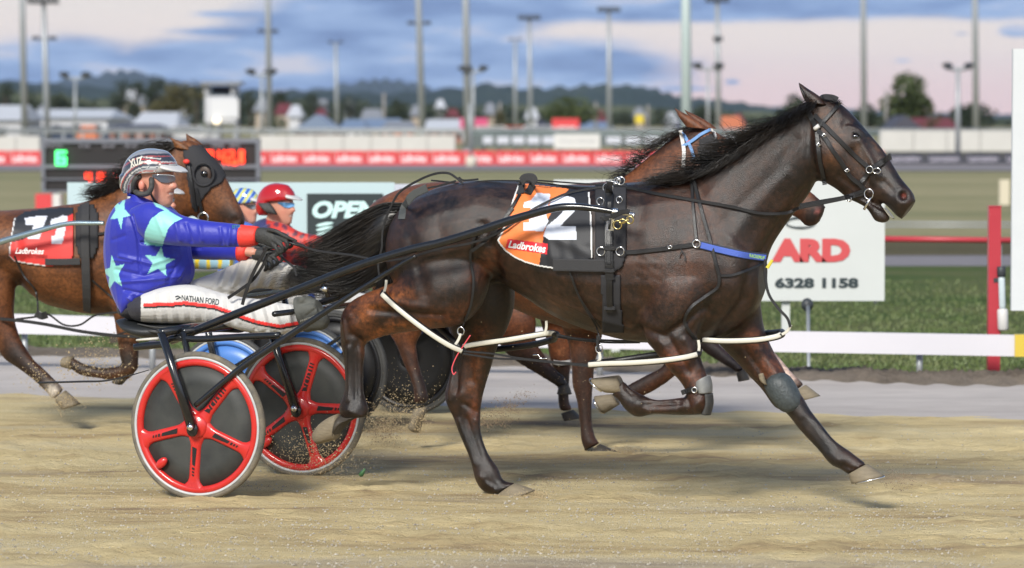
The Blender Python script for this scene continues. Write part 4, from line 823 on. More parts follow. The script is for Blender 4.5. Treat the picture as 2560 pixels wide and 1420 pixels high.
A_str = [([(1742, 470), (1790, 590), (1840, 690), (1868, 760)], 24, -.009), ([(1605, 480), (1585, 600), (1590, 720), (1630, 800)], 22, -.010), ([(1700, 720)], 62, .022), ([(1690, 560), (1720, 640)], 40, .010), ([(1600, 822), (1660, 842), (1720, 800), (1760, 770)], 11, -.016),
         ([(2012, 478), (1950, 560), (1898, 640)], 11, -.012), ([(1800, 560), (1870, 490), (1940, 425), (1990, 350)], 14, -.005), ([(1830, 600), (1900, 510), (1965, 440)], 16, .004), ([(1760, 520), (1830, 430), (1920, 350)], 26, .008), ([(1880, 660), (1862, 750), (1800, 830)], 13, -.016), ([(1905, 700), (1890, 760), (1850, 810)], 12, .010), ([(1850, 640), (1840, 720)], 24, .010),
         ([(1675, 850), (1722, 930)], 8, -.010), ([(1648, 850), (1690, 925)], 9, .008), ([(1712, 850), (1750, 920)], 9, .009), ([(1905, 880), (1950, 950)], 9, .007), ([(1860, 870), (1910, 940)], 8, -.007), ([(1205, 560), (1232, 630), (1245, 690)], 15, -.014), ([(1165, 700)], 48, .012), ([(1185, 505)], 26, .008), ([(1012, 560), (1040, 640), (1062, 735)], 14, -.006), ([(1095, 560), (1118, 660), (1110, 750)], 16, -.004), ([(1060, 600), (1078, 690)], 26, .003), ([(1150, 560), (1160, 640)], 24, .004),
         ([(1105, 790), (990, 782), (930, 775)], 9, -.012), ([(1060, 770), (960, 755)], 12, .007), ([(960, 815), (1040, 812)], 9, .006), ([(885, 812)], 16, .008), ([(872, 790)], 8, .008), ([(893, 860)], 8, -.006), ([(888, 870), (890, 1000)], 5, -.008), ([(872, 870), (872, 1000)], 6, .008), ([(902, 880), (903, 990)], 5, .005), ([(860, 800), (866, 850)], 6, .010), ([(900, 850), (880, 835)], 6, -.008), ([(870, 1025), (905, 1040)], 5, .006), ([(884, 1026)], 16, .006),
         ([(1146, 1050), (1186, 1160)], 6, .007), ([(1166, 1045), (1202, 1145)], 5, -.007), ([(1190, 1050), (1216, 1130)], 5, .006), ([(1200, 1190), (1228, 1215)], 7, .008), ([(1215, 1200), (1240, 1215)], 5, -.006), ([(1130, 935), (1124, 1000)], 6, .009), ([(1145, 880), (1142, 980)], 7, -.010), ([(1200, 950), (1190, 1010)], 8, .007), ([(1160, 1010), (1190, 1030)], 5, -.008), ([(1150, 985)], 14, .008), ([(1180, 1010)], 8, -.005), ([(1170, 830), (1180, 950)], 10, -.010), ([(1205, 840), (1195, 940)], 12, .008), ([(1745, 1005)], 18, .007), ([(1700, 1008), (1610, 1012)], 4.5, -.007), ([(1690, 1026), (1620, 1028)], 6, .006), ([(1690, 1001), (1625, 1001)], 4, .006), ([(1596, 1010)], 12, .008), ([(1578, 985), (1565, 970)], 5, -.006), ([(1752, 1000), (1735, 1020)], 6, .008), ([(1720, 1000), (1728, 1030)], 5, -.008), ([(2010, 1052), (2068, 1125)], 8, -.003), ([(2040, 1050), (2090, 1110)], 6, .003), ([(2110, 1165), (2135, 1175)], 5, -.006), ([(2096, 1150)], 12, .006),
         ([(1330, 716), (1420, 762), (1500, 800), (1580, 818)], 5, .006), ([(2066, 385)], 42, .014), ([(2150, 352), (2178, 400), (2195, 440)], 7, .009), ([(2130, 380), (2158, 430), (2175, 470)], 10, -.009), ([(2136, 342)], 19, .012), ([(2136, 342)], 7, -.010), ([(2118, 316), (2142, 322), (2160, 336)], 5, .008), ([(2112, 310)], 10, -.007), ([(2258, 490)], 18, .016), ([(2259, 490)], 10, -.046), ([(2158, 492), (2195, 515), (2232, 536)], 3.5, -.014), ([(2022, 300), (2024, 370), (2036, 430)], 13, -.014), ([(2210, 455), (2235, 480)], 8, -.006), ([(2100, 440), (2135, 470)], 8, -.006)] + [([(x, 620), (x + 14, 740)], 9, -.0016) for x in range(1290, 1500, 36)] + [([(x, y), (x + 26, y + 12)], 4, -.0012) for x in (1590, 1625) for y in (640, 665, 690)] + [([(x, 846), (x + 30, 838)], 4, -.0025) for x in (1500, 1580)]
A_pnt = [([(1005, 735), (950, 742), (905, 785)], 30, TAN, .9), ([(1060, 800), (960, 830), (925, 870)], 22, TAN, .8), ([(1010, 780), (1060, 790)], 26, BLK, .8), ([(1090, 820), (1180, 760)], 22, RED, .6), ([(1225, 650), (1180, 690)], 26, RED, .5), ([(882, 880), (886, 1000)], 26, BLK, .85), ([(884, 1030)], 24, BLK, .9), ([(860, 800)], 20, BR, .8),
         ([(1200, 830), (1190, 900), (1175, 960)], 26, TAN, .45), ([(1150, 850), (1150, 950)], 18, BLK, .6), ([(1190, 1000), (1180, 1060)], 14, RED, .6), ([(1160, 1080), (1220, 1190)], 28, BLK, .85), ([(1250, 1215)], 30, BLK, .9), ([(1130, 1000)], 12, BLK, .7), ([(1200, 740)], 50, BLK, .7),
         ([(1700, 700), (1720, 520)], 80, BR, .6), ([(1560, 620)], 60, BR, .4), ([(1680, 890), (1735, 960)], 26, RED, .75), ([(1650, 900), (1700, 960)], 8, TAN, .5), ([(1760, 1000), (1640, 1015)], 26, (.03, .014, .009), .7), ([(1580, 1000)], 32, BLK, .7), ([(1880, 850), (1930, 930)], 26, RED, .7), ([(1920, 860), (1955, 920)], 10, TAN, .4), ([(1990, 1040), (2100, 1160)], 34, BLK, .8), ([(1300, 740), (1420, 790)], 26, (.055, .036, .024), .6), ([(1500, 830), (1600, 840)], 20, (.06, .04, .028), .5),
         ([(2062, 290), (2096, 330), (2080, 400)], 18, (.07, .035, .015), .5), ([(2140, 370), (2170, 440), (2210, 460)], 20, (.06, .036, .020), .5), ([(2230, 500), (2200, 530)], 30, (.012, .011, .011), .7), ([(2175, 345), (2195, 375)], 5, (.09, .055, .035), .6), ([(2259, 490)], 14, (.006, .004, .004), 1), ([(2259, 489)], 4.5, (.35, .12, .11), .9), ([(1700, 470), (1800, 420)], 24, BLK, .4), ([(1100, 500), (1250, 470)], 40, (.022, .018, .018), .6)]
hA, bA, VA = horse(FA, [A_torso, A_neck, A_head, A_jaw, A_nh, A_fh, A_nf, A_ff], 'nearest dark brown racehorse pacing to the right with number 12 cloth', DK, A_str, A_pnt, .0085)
def hoof(Fr, poly, sole, l, hw, m, parent, name='hoof'):
    """hoof from four outline points (coronet back, coronet front, toe, heel) and half width"""
    cb, cf, toe, heel = poly; S = [(cb[0], cb[1], cf[0], cf[1], hw * .8, l), ((cb[0] * 2 + heel[0]) / 3, (cb[1] * 2 + heel[1]) / 3, (cf[0] * 2 + toe[0]) / 3, (cf[1] * 2 + toe[1]) / 3, hw * .92, l), ((cb[0] + heel[0] * 5) / 6, (cb[1] + heel[1] * 5) / 6, (cf[0] + toe[0] * 5) / 6, (cf[1] + toe[1] * 5) / 6, hw * 1.08, l), (heel[0], heel[1], toe[0], toe[1], hw * 1.1, l)]
    v, f = loft(Fr, S, 1, 20, .9); o = obj(name, v, f, m, parent)
    if sole:
        c = Fr.P((heel[0] + toe[0]) / 2, (heel[1] + toe[1]) / 2, l); a = (Fr.P(*toe, l) - Fr.P(*heel, l)) / 2; nn = (Fr.P((heel[0] + toe[0]) / 2, (heel[1] + toe[1]) / 2, l) - Fr.P((cb[0] + cf[0]) / 2, (cb[1] + cf[1]) / 2, l)).normalized()
        V = []; K = 18; ang = [(.12 + .76 * i / (K - 1)) * 2 * math.pi + math.pi for i in range(K)]; pts = [c + a * (math.cos(q) * .92) + Fr.n * (math.sin(q) * hw * 1.0) + nn * .004 for q in ang]
        v, f = tube(pts, .006, 6); obj('shoe', v, f, M_chrome, o)
    return o
hoof(FA, [(1560, 985), (1545, 938), (1478, 946), (1520, 982)], True, -.155, .052, M_hoof, hA)
hoof(FA, [(2122, 1186), (2168, 1160), (2211, 1190), (2130, 1209)], True, .11, .055, M_hoof, hA)
hoof(FA, [(1240, 1243), (1288, 1208), (1338, 1226), (1262, 1256)], False, .13, .055, M_hoof, hA)
hoof(FA, [(915, 1040), (858, 1046), (838, 1098), (850, 1040)], False, -.16, .05, M_hoofd, hA)
v, f = loft(FA, [(846, 1034, 842, 1098, .052, -.16), (825, 1042, 815, 1106, .05, -.16), (800, 1060, 795, 1110, .042, -.16), (784, 1080, 784, 1100, .02, -.16)], 3, 16, .8); obj('hoof', v, f, M_hoof, hA)
# near ear and the tip of the other
def ear(Fr, pts, l, m, parent, col, tilt=.0, name='ear'):
    v, f = loft(Fr, [(*p, l) for p in pts], 4, 16); c = np.tile(np.array(col), (len(v), 1)); V = np.array([tuple(q) for q in v]); PX = project(V)
    return obj(name, V, f, m, parent, True, c)
ear(FA, [(2014, 256, 2066, 262, .028), (2008, 244, 2052, 244, .03), (2003, 230, 2036, 232, .026), (1999, 218, 2020, 222, .018), (1997, 207, 2003, 210, .005)], -.045, M_coat, hA, DK)
ear(FA, [(2050, 258, 2092, 262, .025), (2056, 244, 2088, 250, .022), (2066, 240, 2082, 245, .010)], .05, M_coat, hA, BLK)
v, f = loft(FA, [(2003, 226, 2013, 246, .004, -.076), (2001, 218, 2012, 232, .006, -.070), (1998, 210, 2002, 216, .003, -.052)], 3, 10); obj('inner_ear', v, f, M_hair, hA)
# eye
ec, en = hit(bA, 2136, 342); v, f = ellipsoid(ec - FA.n * -.008, (FA.t * .021, FA.n * .016, Vector((0, 0, .017)))); obj('eye', v, f, M_eye, hA)
v, f = tube([FA.P(x, y, (ec - FA.M).dot(FA.n) - .006 + .010 * abs(x - 2136) / 13) for x, y in cr([(2122, 344), (2128, 334), (2138, 331), (2149, 338), (2153, 346)], 4)], .0035, 6); obj('eyelid', v, f, mat('dark_skin', (.010, .008, .007), .4), hA)
v, f = tube([FA.P(x, y, (ec - FA.M).dot(FA.n) - .005 + .010 * abs(x - 2136) / 13) for x, y in cr([(2122, 344), (2130, 352), (2142, 354), (2153, 347)], 4)], .003, 6); obj('eyelid', v, f, mat('dark_skin'), hA)
# teeth and foam at the lips
v, f = loft(FA, [(2212, 519, 2213, 523, .026, 0), (2219, 526, 2220, 533, .030, 0), (2227, 536, 2228, 543, .028, 0), (2234, 544, 2234, 548, .014, 0)], 3, 12); obj('teeth', v, f, mat('foamy_teeth', (.36, .34, .27), .3, bump=.8, bscale=140), hA)
# tail
M_tail = M_hair
v, f = loft(FA, [(1016, 506, 985, 600, .05, 0), (968, 512, 955, 640, .07, 0), (910, 545, 905, 700, .06, .02), (850, 585, 850, 712, .045, .03), (800, 618, 800, 700, .025, .04), (770, 640, 772, 680, .01, .04)], 4, 16); tl = obj('tail', v, f, M_tail, hA)
strands(FA, [(1015, 508), (960, 508), (900, 535), (840, 570), (790, 600), (740, 628)], [(985, 615), (950, 680), (900, 722), (850, 738), (790, 722), (700, 705)], 1700, 0, .035, .0013, 14, .02, 11, 1, 'tail_hair', M_hair, tl, 0, 9)
strands(FA, [(985, 600), (960, 660), (940, 720), (900, 780), (880, 800)], [(1000, 640), (985, 700), (975, 760), (940, 790), (930, 800)], 350, .0, .04, .0016, 10, .02, 12, 1, 'tail_hair', M_hair, tl, 0, 8)
strands(FA, [(900, 700), (800, 712), (720, 690), (660, 700)], [(880, 730), (800, 745), (740, 735), (690, 740)], 110, 0, .04, .0010, 10, .03, 13, 1, 'tail_hair', M_hair, tl, -.05, 20)
# mane
crest = [(2040, 250), (1985, 280), (1935, 314), (1880, 354), (1820, 398), (1760, 436)]
def mane(Fr, roots, tips, n, seed, parent, l0=-.04, lt=-.12, r=.0016, jit=9, name='mane', m=M_hair, mid=None, lw=.03):
    g = np.random.default_rng(seed); RC = cr(roots, 6); TC = cr(tips, 6); V = []; Fc = []; seg = 11
    for k in range(n):
        u = g.random() * .999; i = u * (len(RC) - 1); a = RC[int(i)] + (RC[min(int(i) + 1, len(RC) - 1)] - RC[int(i)]) * (i % 1); b = TC[int(i)] + (TC[min(int(i) + 1, len(TC) - 1)] - TC[int(i)]) * (i % 1)
        ln = .45 + .6 * g.random(); b = a + (b - a) * ln + g.normal(size=2) * jit; a = a + g.normal(size=2) * 3; la = l0 + g.normal() * lw * .5; lb = lt + g.normal() * lw; ph = g.random() * 6; am = g.normal() * jit * .7; sag = g.normal() * jit; pts = []
        d = b - a; nn = np.array([-d[1], d[0]]) / (np.linalg.norm(d) + 1e-6)
        for s in range(seg + 1): t = s / seg; p = a + d * t + nn * (sag * math.sin(math.pi * t) + am * t * t * math.sin(4 * t + ph)); pts.append(Fr.P(p[0], p[1], la * (1 - t) + lb * t))
        b0 = len(V); rr = r * (.6 + .9 * g.random())
        for s, p in enumerate(pts):
            t = (pts[min(s + 1, seg)] - pts[max(s - 1, 0)]).normalized(); c = t.cross(Fr.n).normalized(); q = rr * (1 - .85 * (s / seg) ** 2); V += [p + c * q, p - c * q * .5 + Fr.n * q, p - c * q * .5 - Fr.n * q]
        for s in range(seg):
            for j in range(3): x = b0 + s * 3 + j; y = b0 + s * 3 + (j + 1) % 3; Fc.append((x, y, y + 3, x + 3))
    return obj(name, V, Fc, m, parent)
mn = mane(FA, crest, [(2000, 272), (1940, 306), (1832, 330), (1745, 360), (1655, 405), (1600, 462)], 1100, 21, hA, -.035, -.13, .0012, jit=6)
mane(FA, crest, [(2010, 285), (1955, 318), (1870, 372), (1800, 420), (1710, 450), (1640, 458)], 1000, 22, mn, -.05, -.125, .0012, jit=5)
mane(FA, crest[2:], [(1880, 262), (1800, 286), (1740, 330), (1640, 400)], 45, 23, mn, -.03, -.10, .0009, 22)
mane(FA, [(1780, 425), (1740, 440), (1700, 450)], [(1640, 440), (1600, 452), (1580, 462)], 350, 24, mn, -.06, -.15, jit=6)
mane(FA, [(2030, 252), (2060, 246), (2080, 248)], [(2058, 252), (2098, 252), (2120, 270)], 60, 25, mn, -.01, -.04, .0012, 4, 'forelock')
# ================================================================== SULKIES
M_redw = mat('red_wheel', (.52, .022, .018), .3, coat=.4, noise=.22, nscale=9, rn=.12); M_disc = mat('wheel_disc', (.020, .023, .023), .6, c2=(.042, .045, .041), nscale=7, rn=.1); M_rimw = mat('rim_white', (.46, .48, .49), .4, noise=.25, nscale=20); M_bluew = mat('blue_wheel', (.07, .20, .55), .35, noise=.1); M_tape = mat('black_decal', (.012, .012, .013), .4)
def wheel(Fr, c, R, parent, col=M_redw, rot=0, spokes=True, disc=M_disc, side=-1, camber=0.0, tyre=None, rim=None):
    """disc wheel: c hub centre; side -1 shows its outer face to the straight"""
    o = bpy.data.objects.new('wheel', None); COL.objects.link(o); o.parent = parent; o.location = Vector(c) - wloc(parent)
    U = Fr.t; n = (Fr.n * side + Vector((0, 0, camber))).normalized(); Z = n.cross(U) * (-side); Z = Z if Z.z > 0 else -Z; C = Vector(c); S = R / .35
    P = lambda r, a, d: C + U * (r * S * math.cos(a)) + Z * (r * S * math.sin(a)) + n * d
    def annulus(prof, name, m, K=96):
        V = []; Fc = []; k = len(prof)
        for i in range(K):
            for r, d in prof: V.append(P(r, 2 * math.pi * i / K, d))
        for i in range(K):
            for j in range(k): Fc.append((i * k + j, i * k + (j + 1) % k, ((i + 1) % K) * k + (j + 1) % k, ((i + 1) % K) * k + j))
        return obj(name, V, Fc, m, o)
    annulus([(.3345 + .0165 * math.cos(a), .0185 * math.sin(a)) for a in [2 * math.pi * i / 12 for i in range(12)]], 'tyre', tyre or M_tyre)
    annulus([(.326, -.014), (.328, .0), (.327, .018), (.322, .0205), (.316, .018), (.313, .012), (.313, -.012)], 'rim', rim or M_rimw)
    annulus([(.3135, -.010), (.3160, .016), (.306, .021), (.294, .021), (.287, .016), (.283, .008), (.283, -.010)], 'rim_ring', col)
    annulus([(.001, -.012), (.291, -.012), (.291, .006), (.20, .0065), (.10, .0068), (.001, .007)], 'disc', disc, 64)
    if spokes:
        for k in range(5):
            a0 = R_(rot + 50 + 72 * k); out = []
            hw = lambda r: .026 + .0 * r + .030 * max(0, (r - .235) / .055) ** 2.2 + .018 * max(0, (.10 - r) / .05) ** 1.5
            rs = [.03, .05, .07, .09, .11, .14, .17, .20, .225, .245, .262, .275, .285, .292]; V = []; Fc = []; prof = [(-1, .006), (-.86, .016), (-.5, .021), (.5, .021), (.86, .016), (1, .006)]
            for r in rs:
                for s, d in prof: w_ = hw(r) * s; rr = math.sqrt(max(r * r - 0 * w_ * w_, 1e-6)); V.append(C + (U * math.cos(a0) + Z * math.sin(a0)) * (math.sqrt(max(rr * rr - (w_ * w_ if r > .27 else 0), 1e-6)) * S) + (-U * math.sin(a0) + Z * math.cos(a0)) * (w_ * S) + n * (d + .006 * max(0, 1 - r / .08)))
            for i in range(len(rs) - 1):
                for j in range(5): a = i * 6 + j; Fc.append((a, a + 1, a + 7, a + 6))
            sp = obj('spoke', V, Fc, col, o)
            # black decals on the spoke
            V = []; Fc = []
            for (r0, r1, w0, w1, sh) in [(.10, .185, .012, .007, .004), (.195, .205, .007, .007, .002), (.212, .220, .006, .006, .002), (.227, .234, .006, .006, .002)] if k else [(.09, .11, .014, .008, -.004), (.115, .125, .010, .014, .002), (.132, .150, .008, .012, 0), (.157, .166, .013, .009, .001), (.172, .184, .009, .009, -.002), (.194, .203, .012, .012, 0), (.212, .220, .012, .012, 0), (.229, .236, .012, .012, 0)]:
                b = len(V)
                for r, w_, q in ((r0, w0, sh), (r0, -w0, -sh), (r1, -w1, -sh), (r1, w1, sh)): V.append(C + (U * math.cos(a0) + Z * math.sin(a0)) * ((r + q) * S) + (-U * math.sin(a0) + Z * math.cos(a0)) * (w_ * S) + n * .0235)
                Fc.append((b, b + 1, b + 2, b + 3))
            obj('decal', V, Fc, M_tape, sp, False)
        # valve cover: a red teardrop
        v, f = ellipsoid(P(.252, R_(225), .028), ((U * math.cos(R_(40)) + Z * math.sin(R_(40))) * .036, (U * -math.sin(R_(40)) + Z * math.cos(R_(40))) * .021, n * .016)); obj('valve_cover', v, f, col, o)
    v, f = tube([P(0, 0, -.03), P(0, 0, .02), P(0, 0, .034)], [.06, .06, .048], 20); obj('hub', v, f, col, o)
    v, f = tube([P(0, 0, .03), P(0, 0, .062), P(0, 0, .068)], [.021, .021, .014], 14); obj('axle_nut', v, f, M_chrome, o)
    return o
def px_tube(Fr, pts, ls, rs, k=10, n=6):
    S = cr([(*p, l, r) for p, l, r in zip(pts, ls, rs)], n); return tube([Fr.P(a, b, l) for a, b, l, r in S], [float(r) for a, b, l, r in S], k)
hubN = FA.P(495, 1075, -.56); hubN.z = .35; G = .56
sA = thing('sulky', 'black framed racing sulky with red spoked disc wheels under the driver in blue', 'sulky', (FA.M.x, FA.M.y, 0))
cN = FA.W((hubN - FA.M).dot(FA.t), -G, .352); sx = (hubN - FA.M).dot(FA.t)
wheel(FA, FA.W(sx, -G, .352), .35, sA, rot=0); wheel(FA, FA.W(sx, G, .352), .35, sA, rot=22)
# forks
for s in (-1, 1):
    # outer and inner fork blades straddle the wheel
    topo = FA.W(sx - .165, s * (G + (.05 if s < 0 else -.05)) , .79); foot = FA.W(sx, s * G + (-.055 if s < 0 else -.055), .345)
    v, f = tube([topo, topo.lerp(foot, .5), foot], [.019, .021, .026], 12); obj('fork', v, f, M_blackp, sA)
    topi = FA.W(sx - .105, s * G + (.055), .79); footi = FA.W(sx, s * G + .055, .345)
    v, f = tube([topi, footi], [.015, .018], 10); obj('fork', v, f, M_blackp, sA)
    v, f = ellipsoid(FA.W(sx, s * G - .058, .34), (FA.t * .030, FA.n * .014, Vector((0, 0, .034)))); obj('dropout', v, f, M_blackp, sA)
    v, f = tube([FA.W(sx, s * G - .07, .352), FA.W(sx, s * G - .088, .352)], [.017, .014], 12); obj('axle_nut', v, f, M_chrome, sA)
# arch between forks
mb = MB(); mb.tube([FA.W(sx - .165, -G - .05, .79), FA.W(sx - .13, -.4, .80), FA.W(sx - .13, .4, .80), FA.W(sx - .165, G - .05, .79)], .021, 10); mb.tube([FA.W(sx - .105, -G + .055, .79), FA.W(sx - .06, -.36, .795), FA.W(sx - .06, .4, .795), FA.W(sx - .105, G + .055, .79)], .017, 10); mb.build('arch', M_blackp, sA, True)
v, f = px_tube(FA, [(336, 868), (372, 864), (416, 860)], [-.56, -.56, -.56], [.016, .018, .018]); obj('rear_stub', v, f, M_blackp, sA)
v, f = px_tube(FA, [(417, 852), (440, 845), (500, 848), (600, 842), (700, 838)], [-.50] * 5, [.016] * 5); obj('foot_rail', v, f, M_blackp, sA)
# shafts
shaft_px = [(428, 852), (560, 797), (740, 726), (898, 664), (1020, 626), (1100, 607), (1180, 583), (1255, 558), (1315, 539), (1389, 520), (1437, 517), (1484, 521), (1540, 530)]
shl = [-.42, -.44, -.46, -.46, -.45, -.44, -.43, -.42, -.41, -.40, -.39, -.375, -.365]
v, f = px_tube(FA, shaft_px, shl, [.020] * 7 + [.020, .019, .018, .017, .015, .013]); obj('shaft', v, f, M_blackp, sA)
v, f = px_tube(FA, [(1532, 529), (1545, 531)], [-.367, -.365], [.017, .017]); obj('shaft_collar', v, f, M_chrome, sA)
v, f = px_tube(FA, [(1545, 531), (1575, 536), (1586, 539)], [-.365, -.36, -.358], [.010, .010, .012]); obj('shaft_tip', v, f, M_chrome, sA)
S = cr([(x, y, l) for (x, y), l in zip(shaft_px, shl)], 6); fs = []
for x, y, l in S: p = FA.P(x, y, l); fs.append(FA.W((p - FA.M).dot(FA.t), -l, p.z))
v, f = tube(fs, .018, 10); obj('shaft', v, f, M_blackp, sA)
v, f = px_tube(FA, [(488, 1014), (597, 924), (680, 867), (773, 806), (898, 725), (1000, 662), (1040, 640)], [-.615, -.58, -.55, -.52, -.48, -.462, -.455], [.012, .016, .016, .015, .011, .010, .010]); obj('stay', v, f, M_blackp, sA)
br = []
for (x, y), l in zip([(488, 1014), (597, 924), (773, 806), (1040, 640)], [-.615, -.58, -.52, -.455]): p = FA.P(x, y, l); br.append(FA.W((p - FA.M).dot(FA.t), -l, p.z))
v, f = tube(br, .012, 8); obj('stay', v, f, M_blackp, sA)
v, f = tube([FA.W(sx + .35, -.46, .88), FA.W(sx + .35, .46, .88)], .014, 8); obj('crossbar', v, f, M_blackp, sA)
v, f = loft(FA, [(322, 794, 326, 806, .14, -.02), (350, 800, 356, 832, .19, -.02), (400, 806, 404, 846, .20, -.02), (470, 806, 470, 838, .17, -.02), (540, 812, 540, 830, .11, -.02), (600, 822, 600, 832, .05, -.02)], 4, 20, .8); obj('seat', v, f, mat('seat_vinyl', (.018, .02, .022), .45, bump=.1), sA)
for yy_ in (810, 822): v, f = px_tube(FA, [(344, yy_), (400, yy_ + 9), (480, yy_ + 4), (560, yy_ - 1)], [-.17, -.235, -.20, -.11], [.004] * 4); obj('seat_piping', v, f, M_rubber, sA)
v, f = loft(FA, [(352, 846, 352, 852, .05, -.45), (405, 842, 405, 849, .05, -.45)], 1, 12, .5); obj('fender', v, f, M_cream, sA)
v, f = px_tube(FA, [(640, 850), (560, 856), (480, 862), (340, 912), (200, 955), (98, 956)], [-.2, -.2, -.3, -.3, -.3, -.3], [.006, .006, .006, .0065, .008, .008]); 
S = cr([(372, 925), (320, 940), (262, 952), (200, 954), (98, 957)], 8); pts = [FA.P(x, y, -.1) for x, y in S]; v, f = tube(pts, [.004 + .006 * min(1, i / 20) for i in range(len(pts))], 6, .5); setp(obj('loose_strap', v, f, M_leather), 'loose black strap end trailing left behind the near red wheel', 'strap')
# foot pegs on shafts
v, f = tube([FA.P(800, 700, -.46), FA.P(812, 722, -.43), FA.P(820, 742, -.42)], .010, 8); obj('foot_peg', v, f, M_blackp, sA)
v, f = tube([FA.P(806, 720, -.48), FA.P(816, 724, -.50)], [.014, .012], 10); obj('bolt', v, f, M_chrome, sA)
# ================================================================== DRIVER IN BLUE
BLU = s2l(36, 44, 160); BLUD = s2l(40, 38, 150); MINT = s2l(138, 206, 200); WHT = (.56, .555, .54); SK = s2l(200, 142, 120)
head_secs = [(352, 395, 420, 395, .05, -.02), (334, 415, 430, 410, .078, -.02), (330, 437, 433, 437, .080, -.02), (332, 452, 436, 449, .078, -.02), (340, 463, 434, 460, .074, -.02), (352, 474, 433, 472, .070, -.02), (364, 486, 432, 484, .064, -.02), (374, 496, 430, 496, .056, -.02), (384, 506, 429, 508, .044, -.02), (398, 516, 421, 519, .026, -.02)]
nose = [(424, 444, 434, 444, .012, -.03), (422, 456, 438, 455, .015, -.03), (420, 468, 444, 467, .023, -.03), (424, 474, 434, 475, .016, -.03)]
neck = [(350, 455, 405, 480, .055, -.02), (345, 480, 402, 510, .058, -.02), (336, 510, 400, 535, .066, -.02), (325, 545, 400, 570, .07, -.02)]
torsoD = [(338, 492, 408, 508, .09, 0), (306, 506, 428, 530, .17, 0), (284, 545, 450, 560, .215, 0), (274, 590, 462, 598, .215, 0), (270, 640, 470, 640, .20, 0), (276, 690, 478, 680, .195, 0), (292, 735, 462, 712, .20, 0), (310, 765, 420, 735, .20, 0), (326, 790, 372, 760, .17, 0)]
armN = [(330, 520, 372, 600, .075, -.19), (372, 504, 378, 606, .075, -.215), (420, 520, 418, 612, .070, -.235), (460, 540, 462, 616, .062, -.235), (520, 552, 520, 618, .055, -.225), (575, 558, 572, 618, .05, -.21), (612, 563, 612, 617, .046, -.20)]
armF = [(350, 540, 380, 630, .07, .20), (430, 575, 440, 645, .065, .21), (520, 590, 520, 650, .055, .20), (570, 600, 568, 650, .048, .17), (608, 606, 606, 652, .045, .13)]
body_thin = [(345, 510, 400, 525, .08, 0), (310, 545, 430, 550, .15, 0), (300, 640, 445, 640, .15, 0), (320, 730, 430, 710, .15, 0), (335, 775, 400, 745, .14, 0)]
legN = [(335, 740, 345, 802, .09, -.11), (372, 728, 372, 806, .11, -.12), (420, 716, 430, 808, .10, -.125), (480, 712, 490, 806, .085, -.13), (545, 730, 555, 812, .074, -.15), (600, 742, 604, 826, .068, -.17), (650, 748, 655, 834, .06, -.19), (705, 758, 712, 836, .052, -.21), (752, 764, 766, 828, .048, -.22)]
legF = [(400, 730, 420, 790, .09, .10), (480, 702, 500, 775, .085, .11), (560, 672, 580, 760, .078, .13), (620, 646, 618, 732, .07, .15), (665, 644, 640, 722, .064, .16), (705, 654, 670, 722, .058, .17), (740, 664, 716, 726, .052, .18)]
def shrink(sec, k=.86): return [((a + c) / 2 + (a - c) / 2 * k, (b + d) / 2 + (b - d) / 2 * k, (a + c) / 2 - (a - c) / 2 * k, (b + d) / 2 - (b - d) / 2 * k, w_ * k, l) for a, b, c, d, w_, l in sec]
STAR1 = lambda cx, cy, r, a0, sq=1.0: [(cx + r * (1 if i % 2 == 0 else .42) * math.cos(R_(a0 + 36 * i)) * sq, cy + r * (1 if i % 2 == 0 else .42) * math.sin(R_(a0 + 36 * i))) for i in range(10)]
def mkperson(Fr, label, xf=None, vox=.008, skin=SK, bodyonly=False):
    T = lambda L: L
    V, Fc = fuse([loft(Fr, s, 4, 20, 1, xf) for s in (head_secs, nose, neck, shrink(torsoD, .74), shrink(armN, .70), shrink(armF, .70), shrink(legN, .78), shrink(legF, .78))], vox, 2)
    k = xf.k if xf else 1; tr = xf if xf else (lambda x, y: (x, y))
    V = sculpt(V, Fc, Fr, [([tr(416, 448), tr(430, 448)], 5 * k, -.006 * k), ([tr(420, 484), tr(433, 483)], 2.6 * k, -.006 * k), ([tr(421, 479), tr(432, 478)], 2.6 * k, .003 * k), ([tr(421, 489), tr(432, 489)], 3 * k, .004 * k), ([tr(412, 474), tr(416, 490)], 2.5 * k, -.0025 * k), ([tr(400, 466)], 12 * k, .004 * k), ([tr(424, 510)], 7 * k, .004 * k)])
    c = paint(V, skin, Fr, [([tr(400, 470)], 14 * k, s2l(206, 130, 110), .5), ([tr(438, 467)], 7 * k, s2l(205, 122, 105), .5), ([tr(421, 482), tr(432, 481)], 2.4 * k, s2l(150, 70, 66), .9), ([tr(423, 484), tr(431, 483.5)], 1.7 * k, s2l(235, 225, 210), .9), ([tr(405, 505), tr(425, 512)], 8 * k, s2l(190, 140, 125), .5)])
    o = obj('person', V, Fc, M_skin, cols=c); setp(o, label, 'person'); return o, bvh_of(V, Fc), V
pA, bPA, VPA = mkperson(FA, 'driver in blue jacket with pale green stars, striped helmet and white trousers')
def wrinkles(tr, k, L_): return [([tr(*p) for p in l], r * k, a * k) for l, r, a in L_]
